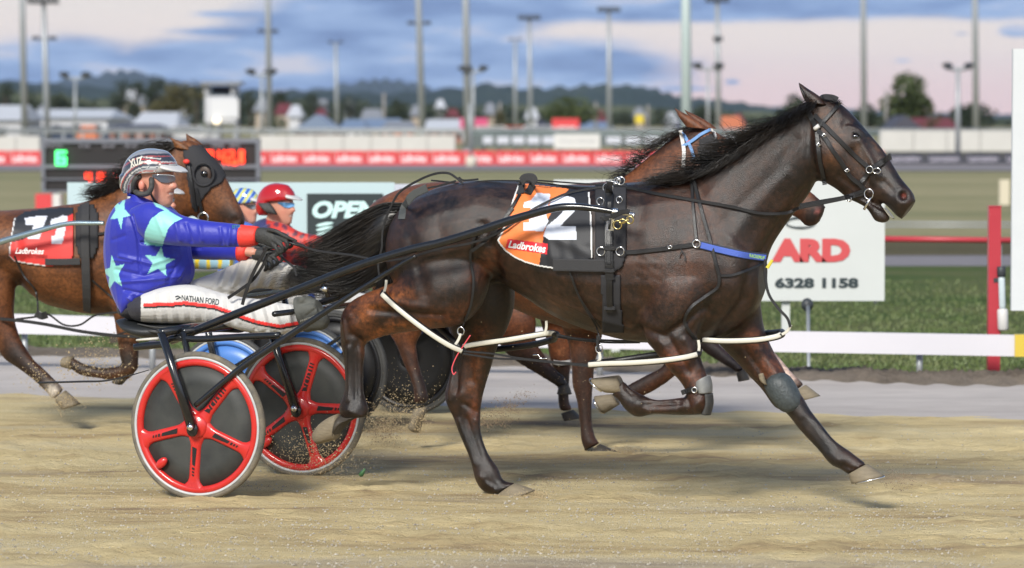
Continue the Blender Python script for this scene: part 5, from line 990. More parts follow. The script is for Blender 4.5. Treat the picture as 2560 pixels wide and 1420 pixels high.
JW = [([(300, 640), (380, 660), (440, 640)], 5, .006), ([(290, 675), (360, 690), (440, 668)], 5, -.006), ([(300, 705), (370, 700), (450, 690)], 5, .007), ([(310, 725), (360, 735), (420, 712)], 4, -.007), ([(320, 745), (350, 765)], 4, .006), ([(335, 740), (345, 775)], 4, -.006), ([(354, 606), (420, 614), (500, 620)], 4, -.010), ([(330, 540), (345, 600), (350, 680)], 4, -.007), ([(440, 560), (450, 600)], 6, .006), ([(465, 560), (478, 605)], 5, -.006), ([(500, 565), (505, 600)], 6, .005), ([(550, 570), (555, 610)], 4, -.005), ([(575, 570), (572, 612)], 5, .005), ([(595, 572), (592, 612)], 3, -.004), ([(390, 540), (410, 590)], 5, .004), ([(460, 640), (420, 700)], 5, -.006), ([(470, 660), (440, 700)], 4, .006), ([(282, 600), (310, 590)], 5, -.004), ([(284, 650), (330, 655)], 4, .004)]
def mkjacket(Fr, parent, colf, xf=None, vox=.0048, cuff=True):
    tr = xf if xf else (lambda x, y: (x, y)); k = xf.k if xf else 1
    V, Fc = fuse([loft(Fr, s, 4, 24, 1, xf) for s in (torsoD, armN, armF)], vox, 4); V = sculpt(V, Fc, Fr, wrinkles(tr, k * 1.0, [(l, r * .95, a * 1.35) for l, r, a in JW])); PX = project(V)
    cols = colf(PX, V); return obj('jacket', V, Fc, M_silk, parent, True, cols), bvh_of(V, Fc)
def jcolA(PX, V):
    c = np.tile(np.array(BLU), (len(V), 1)); lv = (V - np.array(FA.M)) @ np.array(FA.n)
    near = lv < 0.02; arm = (lv < -.13)
    bodyst = [STAR1(398, 655, 40, -82), STAR1(300, 530, 44, -60, .62), STAR1(284, 683, 48, -100, .62)]
    for s in bodyst: c[inpoly(PX, s) & near & ~((PX[:, 1] < 618) & (PX[:, 0] > 352))] = MINT
    band = [(378, 546), (400, 530), (416, 524), (456, 546), (436, 556), (420, 572), (412, 596), (406, 616), (360, 611), (362, 580)]
    c[inpoly(PX, band) & near] = MINT
    c[inpoly(PX, [(380, 502), (396, 508), (420, 524), (428, 532), (410, 526), (390, 516)])] = MINT
    c[(PX[:, 0] > 608) & (PX[:, 0] < 640)] = BLU
    return c
jA, bJA = mkjacket(FA, pA, jcolA)
v, f = loft(FA, [(604, 561, 604, 619, .050, -.20), (616, 563, 614, 618, .048, -.20), (630, 564, 626, 617, .045, -.20), (645, 566, 642, 612, .040, -.20)], 4, 18); c_ = obj('cuff', v, f, mat('red_cuff', (.75, .045, .03), .6, bump=.3, bscale=60), jA)
v, f = loft(FA, [(600, 604, 598, 654, .048, .13), (622, 610, 618, 650, .040, .13)], 3, 18); obj('cuff', v, f, mat('red_cuff'), jA)
v, f = loft(FA, [(612, 616, 610, 640, .032, .125), (646, 620, 642, 644, .030, .12)], 3, 14); obj('wrist', v, f, mat('wrist_skin', SK, .5), pA)
text_on(FA, bJA, 'STYX', [(580, 563), (602, 562), (602, 570), (580, 571)], -.2, .004, 'lettering', mat('green_print', (.06, .22, .22), .6), jA, .01)
v, f = loft(FA, [(324, 488, 348, 492, .06, -.02), (326, 478, 372, 492, .078, -.02), (332, 486, 404, 508, .086, -.02), (328, 500, 412, 524, .10, -.02)], 3, 18); obj('collar', v, f, mat('blue_collar', BLU, .6), jA)
# trousers
def mktrous(Fr, parent, colf, xf=None, vox=.0048):
    tr = xf if xf else (lambda x, y: (x, y)); k = xf.k if xf else 1
    V, Fc = fuse([loft(Fr, s, 4, 24, 1, xf) for s in (legN, legF, [(318, 752, 340, 800, .15, 0), (350, 738, 380, 800, .18, 0), (400, 722, 430, 796, .15, 0), (450, 715, 470, 780, .10, 0)])], vox, 3)
    TW = [([(x, 735), (x + 6, 805)], 4, .005 * (1 if i % 2 else -1)) for i, x in enumerate(range(385, 600, 14))] + [([(x, 765), (x + 18, 825)], 5, .009 * (1 if i % 2 else -1)) for i, x in enumerate(range(620, 750, 15))] + [([(x, 655), (x - 24, 715)], 5, .009 * (1 if i % 2 else -1)) for i, x in enumerate(range(560, 740, 15))] + [([(500, 720), (600, 740)], 6, -.006)]
    V = sculpt(V, Fc, Fr, wrinkles(tr, k, TW)); PX = project(V); return obj('trousers', V, Fc, M_cloth, parent, True, colf(PX, V)), bvh_of(V, Fc)
def tcolA(PX, V):
    c = np.tile(np.array(WHT), (len(V), 1)); lv = (V - np.array(FA.M)) @ np.array(FA.n); far = lv > .02; c[far] = np.array((.58, .56, .51)); near = lv < -.05
    x = PX[:, 0]; s = np.interp(x, [355, 430, 460, 535, 575, 610, 640, 700, 760], [758, 756, 753, 762, 776, 790, 800, 812, 800]); y = PX[:, 1]
    c[near & (y > s) & (y < s + 8) & (x > 358)] = (.78, .03, .025); c[near & (y >= s + 8) & (y < s + 13) & (x > 358)] = (.012, .012, .014); c[(x < 352) & near] = (.02, .02, .03)
    return c
tA, bTA = mktrous(FA, pA, tcolA)
text_on(FA, bTA, 'NATHAN FORD', [(454, 737), (548, 748), (546, 763), (454, 750)], -.2, .004, 'lettering', M_bl, tA, .0)
for a, b in (((438, 742), (452, 745)), ((440, 748), (450, 743))): v, f = tube(onsurf(FA, bTA, [a, ((a[0] + b[0]) / 2, a[1] - 2), b], -.2, .003, 4), .0025, 5); obj('emblem', v, f, M_bl, tA)
# boots (grey rubber overboots)
M_boot = mat('grey_boot', (.085, .088, .078), .75, noise=.35, nscale=22, bump=.5, bscale=40)
v, f = fuse([loft(FA, [(736, 742, 764, 832, .058, -.22), (752, 741, 782, 828, .058, -.22), (772, 742, 800, 812, .055, -.22), (790, 748, 812, 798, .046, -.22)], 4, 18), loft(FA, [(775, 740, 745, 742, .05, -.22), (782, 768, 752, 800, .055, -.22), (806, 775, 770, 826, .052, -.22), (818, 786, 800, 826, .045, -.22), (822, 800, 814, 822, .025, -.22)], 4, 18)], .006, 4)
v = sculpt(v, f, FA, [([(750, 760), (785, 755)], 4, -.006), ([(765, 790), (800, 765)], 3, -.008), ([(760, 808), (800, 800)], 4, .004), ([(790, 760), (806, 790)], 3, -.006)]); bt = obj('boot', v, f, M_boot, pA)
text_on(FA, bvh_of(v, f), 'FINNTACK', [(750, 801), (788, 787), (789, 791), (751, 805)], -.25, .003, 'lettering', M_cream, bt, .0)
v, f = fuse([loft(FA, [(738, 662, 732, 738, .050, .18), (750, 664, 748, 738, .052, .18), (768, 676, 770, 732, .05, .18), (784, 690, 788, 726, .042, .18), (795, 706, 796, 724, .02, .18)], 4, 18)], .006, 3); obj('boot', v, f, M_boot, pA)
# gloved hands: palm, five separate curled fingers, gripping the reins
M_glove = mat('dark_glove', (.030, .031, .030), .65, noise=.3, nscale=30, bump=.4, bscale=80)
def hand(Fr, palm, fingers, l, parent, xf=None, m=None, name='glove', vox=.0045, s=-1, fw=.0098):
    tr = xf if xf else (lambda x, y: (x, y)); k = xf.k if xf else 1
    parts = [loft(Fr, [(*q[:5], l + (q[5] if len(q) > 5 else 0)) for q in palm], 3, 16, 1, xf)]
    for fg in fingers:
        P = cr([(p[0], p[1], p[2]) for p in fg], 4); r0 = fw * k; n = len(P); parts.append(tube([Fr.P(*tr(a, b), l + c) for a, b, c in P], [r0 * (1.12 - .34 * i / (n - 1)) for i in range(n)], 10))
    V, Fc = fuse(parts, vox, 1); return obj(name, V, Fc, m or M_glove, parent)
hand(FA, [(640, 570, 640, 606, .026, 0), (658, 568, 655, 610, .030, 0), (680, 573, 676, 618, .032, 0), (698, 584, 690, 620, .028, 0)],
     [[(690, 582, .00), (712, 588, -.005), (726, 602, .0), (730, 613, .012), (722, 620, .018)], [(690, 590, -.018), (710, 600, -.028), (720, 612, -.022), (714, 624, -.008), (706, 628, .002)], [(686, 600, -.024), (702, 612, -.036), (708, 624, -.028), (700, 634, -.012), (694, 632, .0)], [(680, 608, -.018), (692, 622, -.032), (694, 634, -.024), (688, 641, -.01)], [(670, 574, -.02), (690, 578, -.036), (712, 590, -.034), (730, 598, -.02), (742, 604, -.010)]], -.20, pA)
hand(FA, [(636, 618, 632, 648, .026, 0), (656, 620, 652, 652, .030, 0), (678, 624, 670, 656, .028, 0)],
     [[(676, 628, -.01), (696, 634, -.02), (706, 646, -.012), (700, 656, .0)], [(672, 636, -.02), (688, 646, -.03), (694, 658, -.02), (686, 664, -.005)], [(666, 644, -.022), (678, 656, -.034), (680, 668, -.022), (672, 672, -.008)], [(660, 648, -.018), (666, 662, -.028), (664, 674, -.018), (658, 676, -.006)], [(658, 620, -.02), (680, 618, -.034), (700, 622, -.03), (714, 630, -.016)]], .12, pA)
# helmet
def helmet(Fr, parent, colf, xf=None, m=M_gloss, visor=M_white, sub=5):
    tr = xf if xf else (lambda x, y: (x, y)); k = xf.k if xf else 1
    secs = [(368, 371, 384, 371, .012, -.02), (350, 376, 412, 377, .058, -.02), (334, 386, 424, 388, .088, -.02), (322, 400, 434, 402, .104, -.02), (314, 416, 438, 414, .112, -.02), (311, 430, 438, 422, .115, -.02), (310, 438, 434, 430, .113, -.02)]
    v, f = loft(Fr, secs, sub, 48, .95, xf)
    V, Fc = fuse([(v, f), loft(Fr, [(310, 436, 374, 440, .115, -.02), (311, 455, 362, 456, .112, -.02), (314, 470, 352, 472, .104, -.02), (322, 481, 344, 484, .09, -.02)], 4, 40, .9, xf)], .0065 * k, 2)
    o = obj('helmet', V, Fc, m, parent, True, colf(project(V), V))
    v, f = loft(Fr, [(422, 408, 426, 428, .100, -.02), (440, 416, 440, 430, .092, -.02), (452, 423, 451, 431, .07, -.02), (462, 428, 461, 432, .035, -.02)], 4, 26, .9, xf); obj('visor', v, f, visor, o)
    return o, bvh_of(V, Fc)
def hcolA(PX, V):
    x, y = PX[:, 0], PX[:, 1]; c = np.tile(np.array((.10, .11, .13)), (len(V), 1))
    # curved bands sweeping from the nape up and forward
    u = np.where(x < 372, np.hypot(x - 372, y - 478), 478 - y + 0 * x)
    seq = [(24, (.10, .11, .12)), (34, (.34, .34, .34)), (38, (.36, .06, .05)), (41, (.04, .045, .06)), (44, (.56, .55, .52)), (50, (.36, .06, .05)), (52.5, (.30, .30, .31)), (57, (.04, .045, .06)), (60, (.50, .50, .48)), (63, (.05, .055, .07)), (69, (.36, .06, .05)), (71.5, (.46, .45, .44)), (74, (.04, .045, .06)), (86, (.28, .06, .06)), (89, (.04, .045, .06)), (94, (.24, .25, .28)), (112, (.3, .3, .33))]
    for a, b in zip(seq[:-1], seq[1:]): c[(u >= a[0]) & (u < b[0])] = a[1]
    fr_ = inpoly(PX, [(384, 432), (404, 414), (440, 408), (446, 445), (380, 442)]); c[fr_] = (.42, .41, .39)
    for yy0 in (396, 402.5, 409): c[(np.abs(y - yy0 - .12 * (x - 390)) < 1.4) & (x > 352) & (x < 402)] = (.62, .60, .56) if yy0 != 402.5 else (.6, .05, .05)
    return c
heA, bHe = helmet(FA, pA, hcolA)
text_on(FA, bHe, 'XUZ', [(318, 400), (355, 391), (358, 408), (326, 421)], -.1, .003, 'lettering', M_cream, heA, .03, .2)
v, f = tube(onsurf(FA, bHe, [(345, 443), (337, 450), (334, 464), (338, 478), (352, 485), (369, 483), (378, 470), (379, 452), (374, 442), (360, 440), (345, 443)], -.128, .004, 5, 14), .0135, 10); obj('ear_pad', v, f, M_rubber, heA)
v, f = ellipsoid(FA.P(354, 463, -.118), (FA.t * .016, FA.n * .012, Vector((0, 0, .024)))); obj('ear', v, f, mat('ear_skin', s2l(205, 130, 112), .5), pA)
v, f = tube(onsurf(FA, bPA, [(376, 482), (384, 498), (398, 514), (412, 522)], -.07, .006, 6), .0055, 6); obj('chin_strap', v, f, M_leather, heA)
# sunglasses wrapped round the face
def glasses(Fr, bv, parent, xf=None, lens=None):
    tr = xf if xf else (lambda x, y: (x, y)); k = xf.k if xf else 1; V = []; Fc = []; rows = [(380, 438, 442), (388, 438, 445), (394, 438, 450), (402, 438, 455), (411, 438, 457), (420, 439, 457), (428, 440, 455), (434, 441, 453), (438, 442, 450)]
    for x, y0, y1 in rows:
        for t in (0, .33, .66, 1):
            p = tr(x, y0 + (y1 - y0) * t); h, nn = hit(bv, *p); l = (h - Fr.M).dot(Fr.n) if h is not None else -.06 * k + .05 * max(0, (x - 428) / 8); l = min(l, -.085 * k + .0011 * max(0, x - 395) ** 1.02 * k - .02 * 0)
            V.append(Fr.P(*p, l - .008 * k))
    n = len(rows)
    for i in range(n - 1):
        for j in range(3): a = i * 4 + j; Fc.append((a, a + 4, a + 5, a + 1))
    V2 = [v + Fr.n * .004 for v in V]; m = len(V); Fc += [tuple(i + m for i in q[::-1]) for q in Fc]; return obj('sunglasses', V + V2, Fc, lens or mat('mirror_lens', (.16, .17, .19), .07, .75, spec=1), parent)
gl_ = glasses(FA, bPA, pA)
v, f = tube([FA.P(x, y, -.105 + .0011 * max(0, x - 395)) for x, y in cr([(380, 438), (394, 437), (410, 437), (426, 438), (437, 441)], 4)], .0032, 6); obj('lens_highlight', v, f, M_chrome, gl_)  # bright highlight along the top of the lens, added as a pale chrome tube
# whip held in the near hand
v, f = tube([FA.P(706, 600, -.22), FA.P(740, 612, -.21), FA.P(764, 619, -.19)], [.006, .0055, .005], 8); wA = setp(obj('whip', v, f, M_leather), 'thin black whip in the blue driver\'s near hand', 'whip'); v, f = tube([FA.P(762, 616, -.2), FA.P(768, 619, -.2)], [.006, .006], 8); obj('whip_collar', v, f, mat('red_cuff'), wA)
# ================================================================== HARNESS ON THE DARK HORSE
hs = thing('harness', 'black racing harness with saddle pad, girth and blue breast collar on the dark horse', 'harness', FA.W(1.9, 0, 0)); st = lambda path, w_, name='strap', m=M_leather, par=None, **k: obj(name, *strap(FA, bA, path, w_, **k), m, par or hs, False)
# number cloth
cloth_poly = [(1296, 456), (1345, 462), (1423, 471), (1474, 479), (1478, 520), (1481, 580), (1482, 645), (1430, 668), (1383, 673), (1345, 667), (1310, 657), (1285, 645), (1262, 629), (1248, 612), (1242, 601), (1256, 572), (1268, 545), (1280, 500)]
ONE = [(1342, 482), (1376, 485), (1366, 540), (1371, 552), (1358, 578), (1308, 577), (1309, 556), (1322, 556), (1327, 520), (1308, 520), (1310, 506), (1328, 500)]
TWO = [(1380, 497), (1396, 491), (1418, 490), (1436, 495), (1440, 508), (1436, 528), (1418, 546), (1400, 566), (1440, 566), (1441, 599), (1374, 600), (1358, 590), (1366, 566), (1392, 545), (1414, 522), (1412, 512), (1398, 512), (1388, 522), (1372, 515)]
def shrinkpoly(poly, d):
    c = np.mean(poly, 0); return [tuple(c + (np.array(p) - c) * (1 - d / np.linalg.norm(np.array(p) - c))) for p in poly]
LOGO = [(1270, 597), (1369, 609), (1368, 636), (1263, 621)]
def ccol(P):
    c = np.tile(np.array((.016, .017, .021)), (len(P), 1)); bx = np.interp(P[:, 1], [450, 471, 520, 548, 589, 657, 680], [1432, 1423, 1385, 1369, 1359, 1349, 1345])
    c[P[:, 0] < bx] = (.85, .22, .055); wt = np.array((.68, .72, .80)); c[inpoly(P, ONE) | inpoly(P, TWO)] = wt
    edge = pdist(P, [(1296, 456), (1280, 500), (1268, 545), (1256, 572), (1242, 601), (1248, 612), (1262, 629), (1285, 645), (1310, 657), (1345, 667), (1383, 673)]) < 5; e2 = pdist(P, [(1474, 479), (1478, 520), (1481, 580), (1482, 645)]) < 4.5; c[edge | e2] = (.70, .70, .69)
    c[inpoly(P, LOGO)] = (.68, .022, .035); return c
wav = lambda x, y: .007 * np.exp(-((x - 1362 - .2 * (y - 560)) / 12.) ** 2) + .005 * np.exp(-((x - 1300 - .35 * (y - 500)) / 14.) ** 2) - .004 * np.exp(-((x - 1395 - .3 * (y - 520)) / 12.) ** 2) + .005 * np.exp(-((y - 600 - .5 * (x - 1400)) / 14.) ** 2) * (x > 1360)
nc = decal(FA, bA, cloth_poly, 1.6, .010, -.3, ccol, 'number_cloth', M_prt, None, wave=wav); setp(nc, 'orange and black number cloth with a white 12 on the dark horse', 'number cloth')
ncb = bvh_of([nc.matrix_world @ v.co + nc.location for v in nc.data.vertices], [tuple(p.vertices) for p in nc.data.polygons])
text_on(FA, ncb, 'Ladbrokes', [(1272, 601), (1365, 612), (1364, 633), (1270, 619)], -.3, .003, 'lettering', M_wl, nc, .03, .25)
# saddle pad, girth
sad = decal(FA, bA, [(1486, 462), (1500, 456), (1555, 454), (1566, 458), (1568, 500), (1568, 600), (1566, 640), (1556, 668), (1540, 680), (1500, 672), (1486, 660), (1484, 560)], 4, .016, -.3, None, 'saddle_pad', M_neo, hs, th=.016)
gp = decal(FA, bA, [(1500, 688), (1552, 688), (1553, 720), (1550, 745), (1556, 790), (1560, 832), (1540, 836), (1504, 834), (1502, 790), (1504, 745), (1498, 720)], 4, .012, -.28, None, 'girth_pad', M_neo, hs, th=.010)
st([(1524, 455), (1522, 520), (1521, 600), (1523, 680), (1526, 700)], 21, 'girth_strap', off=.026, th=.005); st([(1524, 505), (1522, 600), (1522, 660)], 11, 'girth_strap', off=.032); st([(1524, 678), (1523, 730), (1525, 780)], 15, 'girth_strap', off=.024)
st([(1510, 620), (1522, 621), (1537, 620)], 12, 'keeper', off=.036); st([(1512, 676), (1525, 677), (1536, 676)], 10, 'keeper', off=.034); st([(1510, 770), (1525, 771), (1538, 770)], 10, 'keeper', off=.028)
st([(1383, 662), (1440, 663), (1490, 664), (1534, 664)], 30, 'elastic_band', M_web, off=.022, th=.004)
st([(1300, 484), (1304, 462), (1310, 446), (1326, 443), (1334, 448), (1330, 466), (1318, 484)], 20, 'cloth_strap', M_web, off=.02)
v, f = loft(FA, [(1518, 464, 1534, 452, .06, 0), (1520, 454, 1560, 450, .10, 0)], 2, 12); 
def rg(x, y, r, l=None, th=.0024, m=M_chrome, par=None, name='ring', sy=1.0, off=.03):
    if l is None: h, nn = hit(bA, x, y); l = ((h - FA.M).dot(FA.n) if h is not None else -.3) - off
    v, f = ring(FA.P(x, y, l), FA.n * -1 + Vector((0, -.2, 0)), r, th, 20, 6, sy); return obj(name, v, f, m, par or hs)
for x, y, r in ((1501, 503, .017), (1548, 499, .014), (1502, 628, .019), (1550, 628, .019), (1520, 470, .024), (1528, 463, .018), (1552, 452, .018), (1543, 452, .014)): rg(x, y, r)
for x, y in ((1536, 458), (1548, 448)): v, f = tube([FA.P(x, y + 8, -.06), FA.P(x, y - 6, -.06)], [.012, .009], 8); obj('terret', v, f, M_chrome, hs)
v, f = tube([FA.P(1540, 470, -.08), FA.P(1552, 456, -.06), FA.P(1560, 447, -.05)], .012, 8); obj('clip', v, f, M_leather, hs)
# tug: steel slide, wrap and brass snap by the shaft tip
h0 = -.365
v, f = loft(FA, [(1517, 545, 1536, 546, .012, h0 - .02), (1514, 575, 1534, 577, .012, h0 - .02)], 1, 4); obj('slide_buckle', v, f, M_chrome, hs, False)
v, f = tube([FA.P(1525, 549, h0 - .035), FA.P(1523, 573, h0 - .035)], .006, 6); obj('buckle_tongue', v, f, M_leather, hs)
for p in ([(1530, 543), (1546, 534), (1562, 529), (1574, 530)], [(1504, 540), (1512, 546), (1528, 544)]): v, f = strap(FA, None, p, 12, l=h0 - .02, hug=False); obj('tug_wrap', v, f, M_leather, hs, False)
for x, y, r, sy in ((1544, 562, .019, 1), (1556, 553, .015, .6), (1575, 550, .016, 1)): rg(x, y, r, h0 - .03, .0035, M_brass, None, 'snap_hook', sy)
v, f = tube([FA.P(1548, 560, h0 - .03), FA.P(1562, 553, h0 - .03), FA.P(1572, 548, h0 - .03)], .005, 8); obj('snap_hook', v, f, M_brass, hs)
# breast collar
st([(1553, 632), (1600, 629), (1660, 622), (1700, 617), (1735, 612)], 11, 'trace', off=.008); rg(1741, 609, .017, None, .0035, off=.014); v, f = loft(FA, [(1670, 611, 1680, 612, .004, -.27), (1672, 624, 1682, 625, .004, -.27)], 1, 4); rg(1675, 618, .009, None, .0028, sy=.7, off=.014, name='buckle')
st([(1748, 612), (1800, 624), (1860, 637), (1916, 644)], 21, 'breast_collar', mat('dark_web', (.03, .035, .05), .7), off=.006, th=.006)
st([(1752, 613), (1800, 625), (1860, 638), (1914, 645)], 15, 'breast_collar', mat('blue_web', (.07, .13, .50), .6, bump=.3, bscale=200), off=.011, th=.005)
text_on(FA, None, 'RACKEMUP', [(1874, 634), (1912, 641), (1911, 649), (1874, 643)], -.235, .02, 'lettering', mat('lime_print', (.25, .45, .12), .6), hs, .02)
st([(1729, 442), (1733, 520), (1741, 600)], 8, 'neck_strap', off=.007); st([(1734, 448), (1752, 520), (1775, 600), (1790, 660), (1798, 690)], 9, 'neck_strap', off=.010)
st([(1798, 689), (1830, 688), (1875, 673), (1912, 656)], 7, 'neck_strap', off=.008); v, f = loft(FA, [(1928, 648, 1934, 652, .004, -.13), (1914, 668, 1922, 672, .004, -.13)], 1, 8); obj('tag', v, f, mat('yellow_tag', (.65, .55, .06), .5), hs, False)
st([(1700, 620), (1706, 628), (1712, 640), (1713, 652)], 3, 'lace', off=.012); st([(1706, 626), (1700, 636), (1697, 644)], 3, 'lace', off=.012)
# hobble hangers hanging from the straps
st([(1798, 690), (1794, 718), (1762, 742), (1728, 768), (1712, 800), (1722, 826), (1740, 848)], 8, 'hanger', off=.012)
st([(1913, 648), (1913, 690), (1922, 735), (1945, 770), (1968, 795), (1976, 818)], 7, 'hanger', l=-.10, off=.01, hug=False)
st([(1424, 678), (1438, 720), (1462, 770), (1490, 815), (1500, 850)], 4, 'hanger', off=.012); st([(1430, 690), (1448, 740), (1480, 790), (1502, 822)], 3, 'hanger', off=.012); st([(1495, 838), (1494, 860), (1499, 880)], 7, 'hanger', l=-.25, hug=False)
st([(1190, 580), (1176, 640), (1184, 700), (1178, 760), (1160, 810), (1150, 838)], 7, 'hanger', off=.012)
st([(1068, 470), (1052, 477), (1030, 490), (1010, 520), (1004, 548)], 20, 'crupper', mat('grey_web', (.05, .055, .055), .7), off=.012)
st([(1070, 470), (1100, 464), (1140, 452)], 5, 'crupper', off=.012)
for x, y, l in ((1152, 828, -.20), (1498, 872, -.25)): rg(x, y, .016, l, .003, sy=1.2, name='buckle')
# reins
rn = thing('reins', 'black leather reins running from the bit over the dark horse to the blue driver\'s hands', 'reins', FA.W(1.6, 0, 0)); rt = lambda path, w_, **k: st(path, w_, 'rein', M_leather, rn, **k)
rt([(1520, 466), (1580, 471), (1640, 484), (1737, 501), (1834, 518), (1899, 533), (1964, 533), (1998, 520), (2060, 507), (2126, 493), (2160, 484)], 8, off=.012, l=-.16); rt([(2000, 514), (2060, 503), (2110, 494), (2158, 478)], 10, off=.012, l=-.10)
rt([(1290, 453), (1360, 458), (1440, 468), (1522, 470)], 4, off=.02, l=-.1); rt([(1330, 450), (1400, 455), (1470, 460), (1540, 462)], 4, off=.012, l=-.05)
rt([(1040, 640), (1100, 622), (1180, 607), (1250, 580), (1325, 528), (1370, 504), (1417, 484), (1474, 472), (1520, 466)], 6, off=.03, l=-.36, smooth=14)
rt([(735, 604), (790, 626), (880, 638), (960, 652), (1040, 640)], 6, hug=False, l=-.25)
rt([(1196, 448), (1160, 451), (1148, 444), (1152, 452)], 5, l=-.06, hug=False)
rt([(955, 620), (958, 570), (976, 520), (1000, 480), (1050, 449), (1090, 434), (1120, 433), (1140, 444), (1158, 460)], 6, l=-.10, hug=False)
rt([(1078, 451), (1110, 454), (1150, 460)], 4, l=-.05, hug=False); rt([(950, 700), (946, 660), (955, 620)], 6, l=-.14, hug=False); rt([(1160, 460), (1220, 452), (1300, 452)], 4, l=-.05, hug=False)
rt([(1282, 520), (1262, 545), (1235, 580), (1210, 605), (1180, 628)], 9, off=.02, l=-.33); rt([(1300, 484), (1285, 510), (1270, 530)], 8, off=.022)
rt([(670, 634), (655, 668), (632, 700), (600, 725), (570, 745)], 8, l=-.24, hug=False); rt([(668, 618), (650, 650), (630, 690), (612, 740), (606, 762)], 9, l=-.26, hug=False); rt([(700, 640), (720, 656), (736, 670), (742, 690)], 6, l=-.15, hug=False); rt([(696, 622), (680, 632), (668, 636)], 6, l=-.22, hug=False)
# bridle
bd = thing('bridle', 'black leather bridle with steel rings and a white brow disc on the dark horse head', 'bridle', FA.W(2.9, 0, 0)); bs = lambda path, w_, name='strap', m=M_leather, **k: st(path, w_ * 1.35, name, m, bd, **k)
bs([(2010, 262), (2022, 284), (2034, 306), (2044, 326)], 10, 'headstall'); bs([(2044, 326), (2062, 345), (2082, 376), (2106, 410), (2126, 442), (2150, 462), (2162, 478)], 8, 'cheek_strap', off=.009)
bs([(2046, 318), (2066, 296), (2084, 276), (2096, 262), (2100, 256)], 7, 'browband', off=.009); bs([(2042, 330), (2046, 370), (2050, 405), (2058, 440), (2062, 462)], 8, 'throat_lash', off=.009, l=-.05)
bs([(2036, 288), (2070, 322), (2106, 358), (2140, 392), (2172, 420)], 8, 'overcheck', off=.009); bs([(2174, 428), (2196, 412), (2222, 394), (2228, 391)], 11, 'noseband', off=.009); bs([(2172, 430), (2162, 444), (2152, 456)], 8, 'noseband', off=.009)
bs([(2094, 250), (2080, 244), (2060, 243), (2050, 250)], 11, 'poll_pad', M_neo, off=.012, l=-.03)
for x, y, r, sy in ((2174, 424, .018, 1), (2192, 427, .020, .7), (2172, 485, .024, 1.1), (2123, 498, .012, 1)): v, f = ring(FA.P(x, y, -.075 if x < 2190 else -.07), FA.n * -1, r * .85, .0026, 22, 6, sy); obj('bit_ring' if y > 450 else 'ring', v, f, M_chrome, bd)
v, f = tube([FA.P(2176, 495, -.08), FA.P(2168, 510, -.08), FA.P(2160, 524, -.078)], [.005, .005, .006], 8); obj('bit_shank', v, f, M_chrome, bd)
for (x, y) in ((2060, 338), (2118, 426), (2046, 362)): h, nn = hit(bA, x, y); v, f = ring(FA.P(x, y, (h - FA.M).dot(FA.n) - .016), FA.n * -1, .010, .003, 4, 5, .8); obj('buckle', v, f, M_chrome, bd)
h, nn = hit(bA, 2042, 318); l_ = (h - FA.M).dot(FA.n) - .016; v, f = tube([FA.P(2036, 323, l_), FA.P(2048, 314, l_)], [.010, .010], 12); obj('brow_disc', v, f, M_white, bd)
# hobbles: four padded hoops round the upper legs
def hoop(pts, ls, back, label, wl=13):
    """pts: the visible front half in picture points at the near side, back: far-side return"""
    r = thing('hobble', label, 'hobble', FA.P(pts[0][0], pts[0][1], ls[0]), 'white faced hobble hoops on the dark horse')
    S = cr([(*p, l) for p, l in zip(pts, ls)], 8); near = [FA.P(a, b, l) for a, b, l in S]; bk = [FA.P(a, b, l) for a, b, l in cr(back, 8)]
    loop = near + bk; v, f = tube(loop + [loop[0]], .0155, 10); obj('hoop', v, f, M_leather, r)
    V, Fc = tube([p - FA.n * .0135 + Vector((0, 0, .001)) for p in near], .0118, 10, side=FA.n, flat=.45); obj('white_facing', V, Fc, M_cream, r); return r
hoop([(957, 735), (990, 766), (1040, 806), (1090, 842), (1130, 866), (1158, 878)], [-.29, -.31, -.31, -.30, -.28, -.25], [(1150, 868, -.10), (1100, 820, -.06), (1040, 770, -.06), (985, 738, -.08), (960, 730, -.18)], 'white faced hobble sloping down across the near hind gaskin')
hoop([(1160, 866), (1210, 858), (1270, 850), (1330, 840), (1375, 833), (1392, 836)], [-.03, -.02, -.02, -.0, .03, .06], [(1385, 848, .2), (1330, 862, .27), (1250, 872, .28), (1190, 875, .22), (1160, 872, .08)], 'white faced hobble level around the planted far hind leg')
hoop([(1474, 912), (1520, 909), (1580, 907), (1650, 902), (1710, 894), (1745, 886)], [-.25, -.27, -.28, -.28, -.26, -.22], [(1748, 876, -.12), (1700, 880, -.06), (1620, 890, -.04), (1540, 902, -.06), (1480, 908, -.14)], 'white faced hobble around the folded near foreleg')
hoop([(1758, 849), (1800, 852), (1850, 852), (1900, 849), (1940, 842), (1955, 836)], [-.06, -.05, -.04, -.03, -.02, .0], [(1955, 830, .10), (1900, 835, .20), (1830, 842, .22), (1770, 846, .10)], 'white faced hobble around the outstretched far foreleg')
for pts, l, m in (([(1745, 888), (1748, 868), (1746, 850)], -.2, M_cream), ([(1955, 836), (1968, 828), (1978, 812)], -.02, M_cream), ([(1484, 912), (1500, 898), (1498, 880)], -.25, M_cream), ([(958, 736), (964, 718), (966, 700)], -.28, M_cream), ([(1134, 868), (1146, 850), (1152, 834)], -.26, M_cream), ([(1362, 836), (1366, 818), (1366, 802)], -.02, M_cream)): obj('connector', *strap(FA, None, pts, 7, l=l, hug=False), m, hs, False)
for pts, l in (([(1158, 878), (1230, 884), (1290, 894), (1340, 900), (1400, 906), (1474, 912)], -.25), ([(1158, 884), (1240, 896), (1300, 898), (1360, 904), (1474, 916)], -.25), ([(1392, 836), (1440, 846), (1500, 850), (1560, 852), (1640, 854), (1758, 850)], .02), ([(1392, 842), (1450, 850), (1520, 856), (1600, 856)], .04)): obj('hobble_line', *strap(FA, None, pts, 5, l=l, hug=False, n=10), M_leather, hs, False)
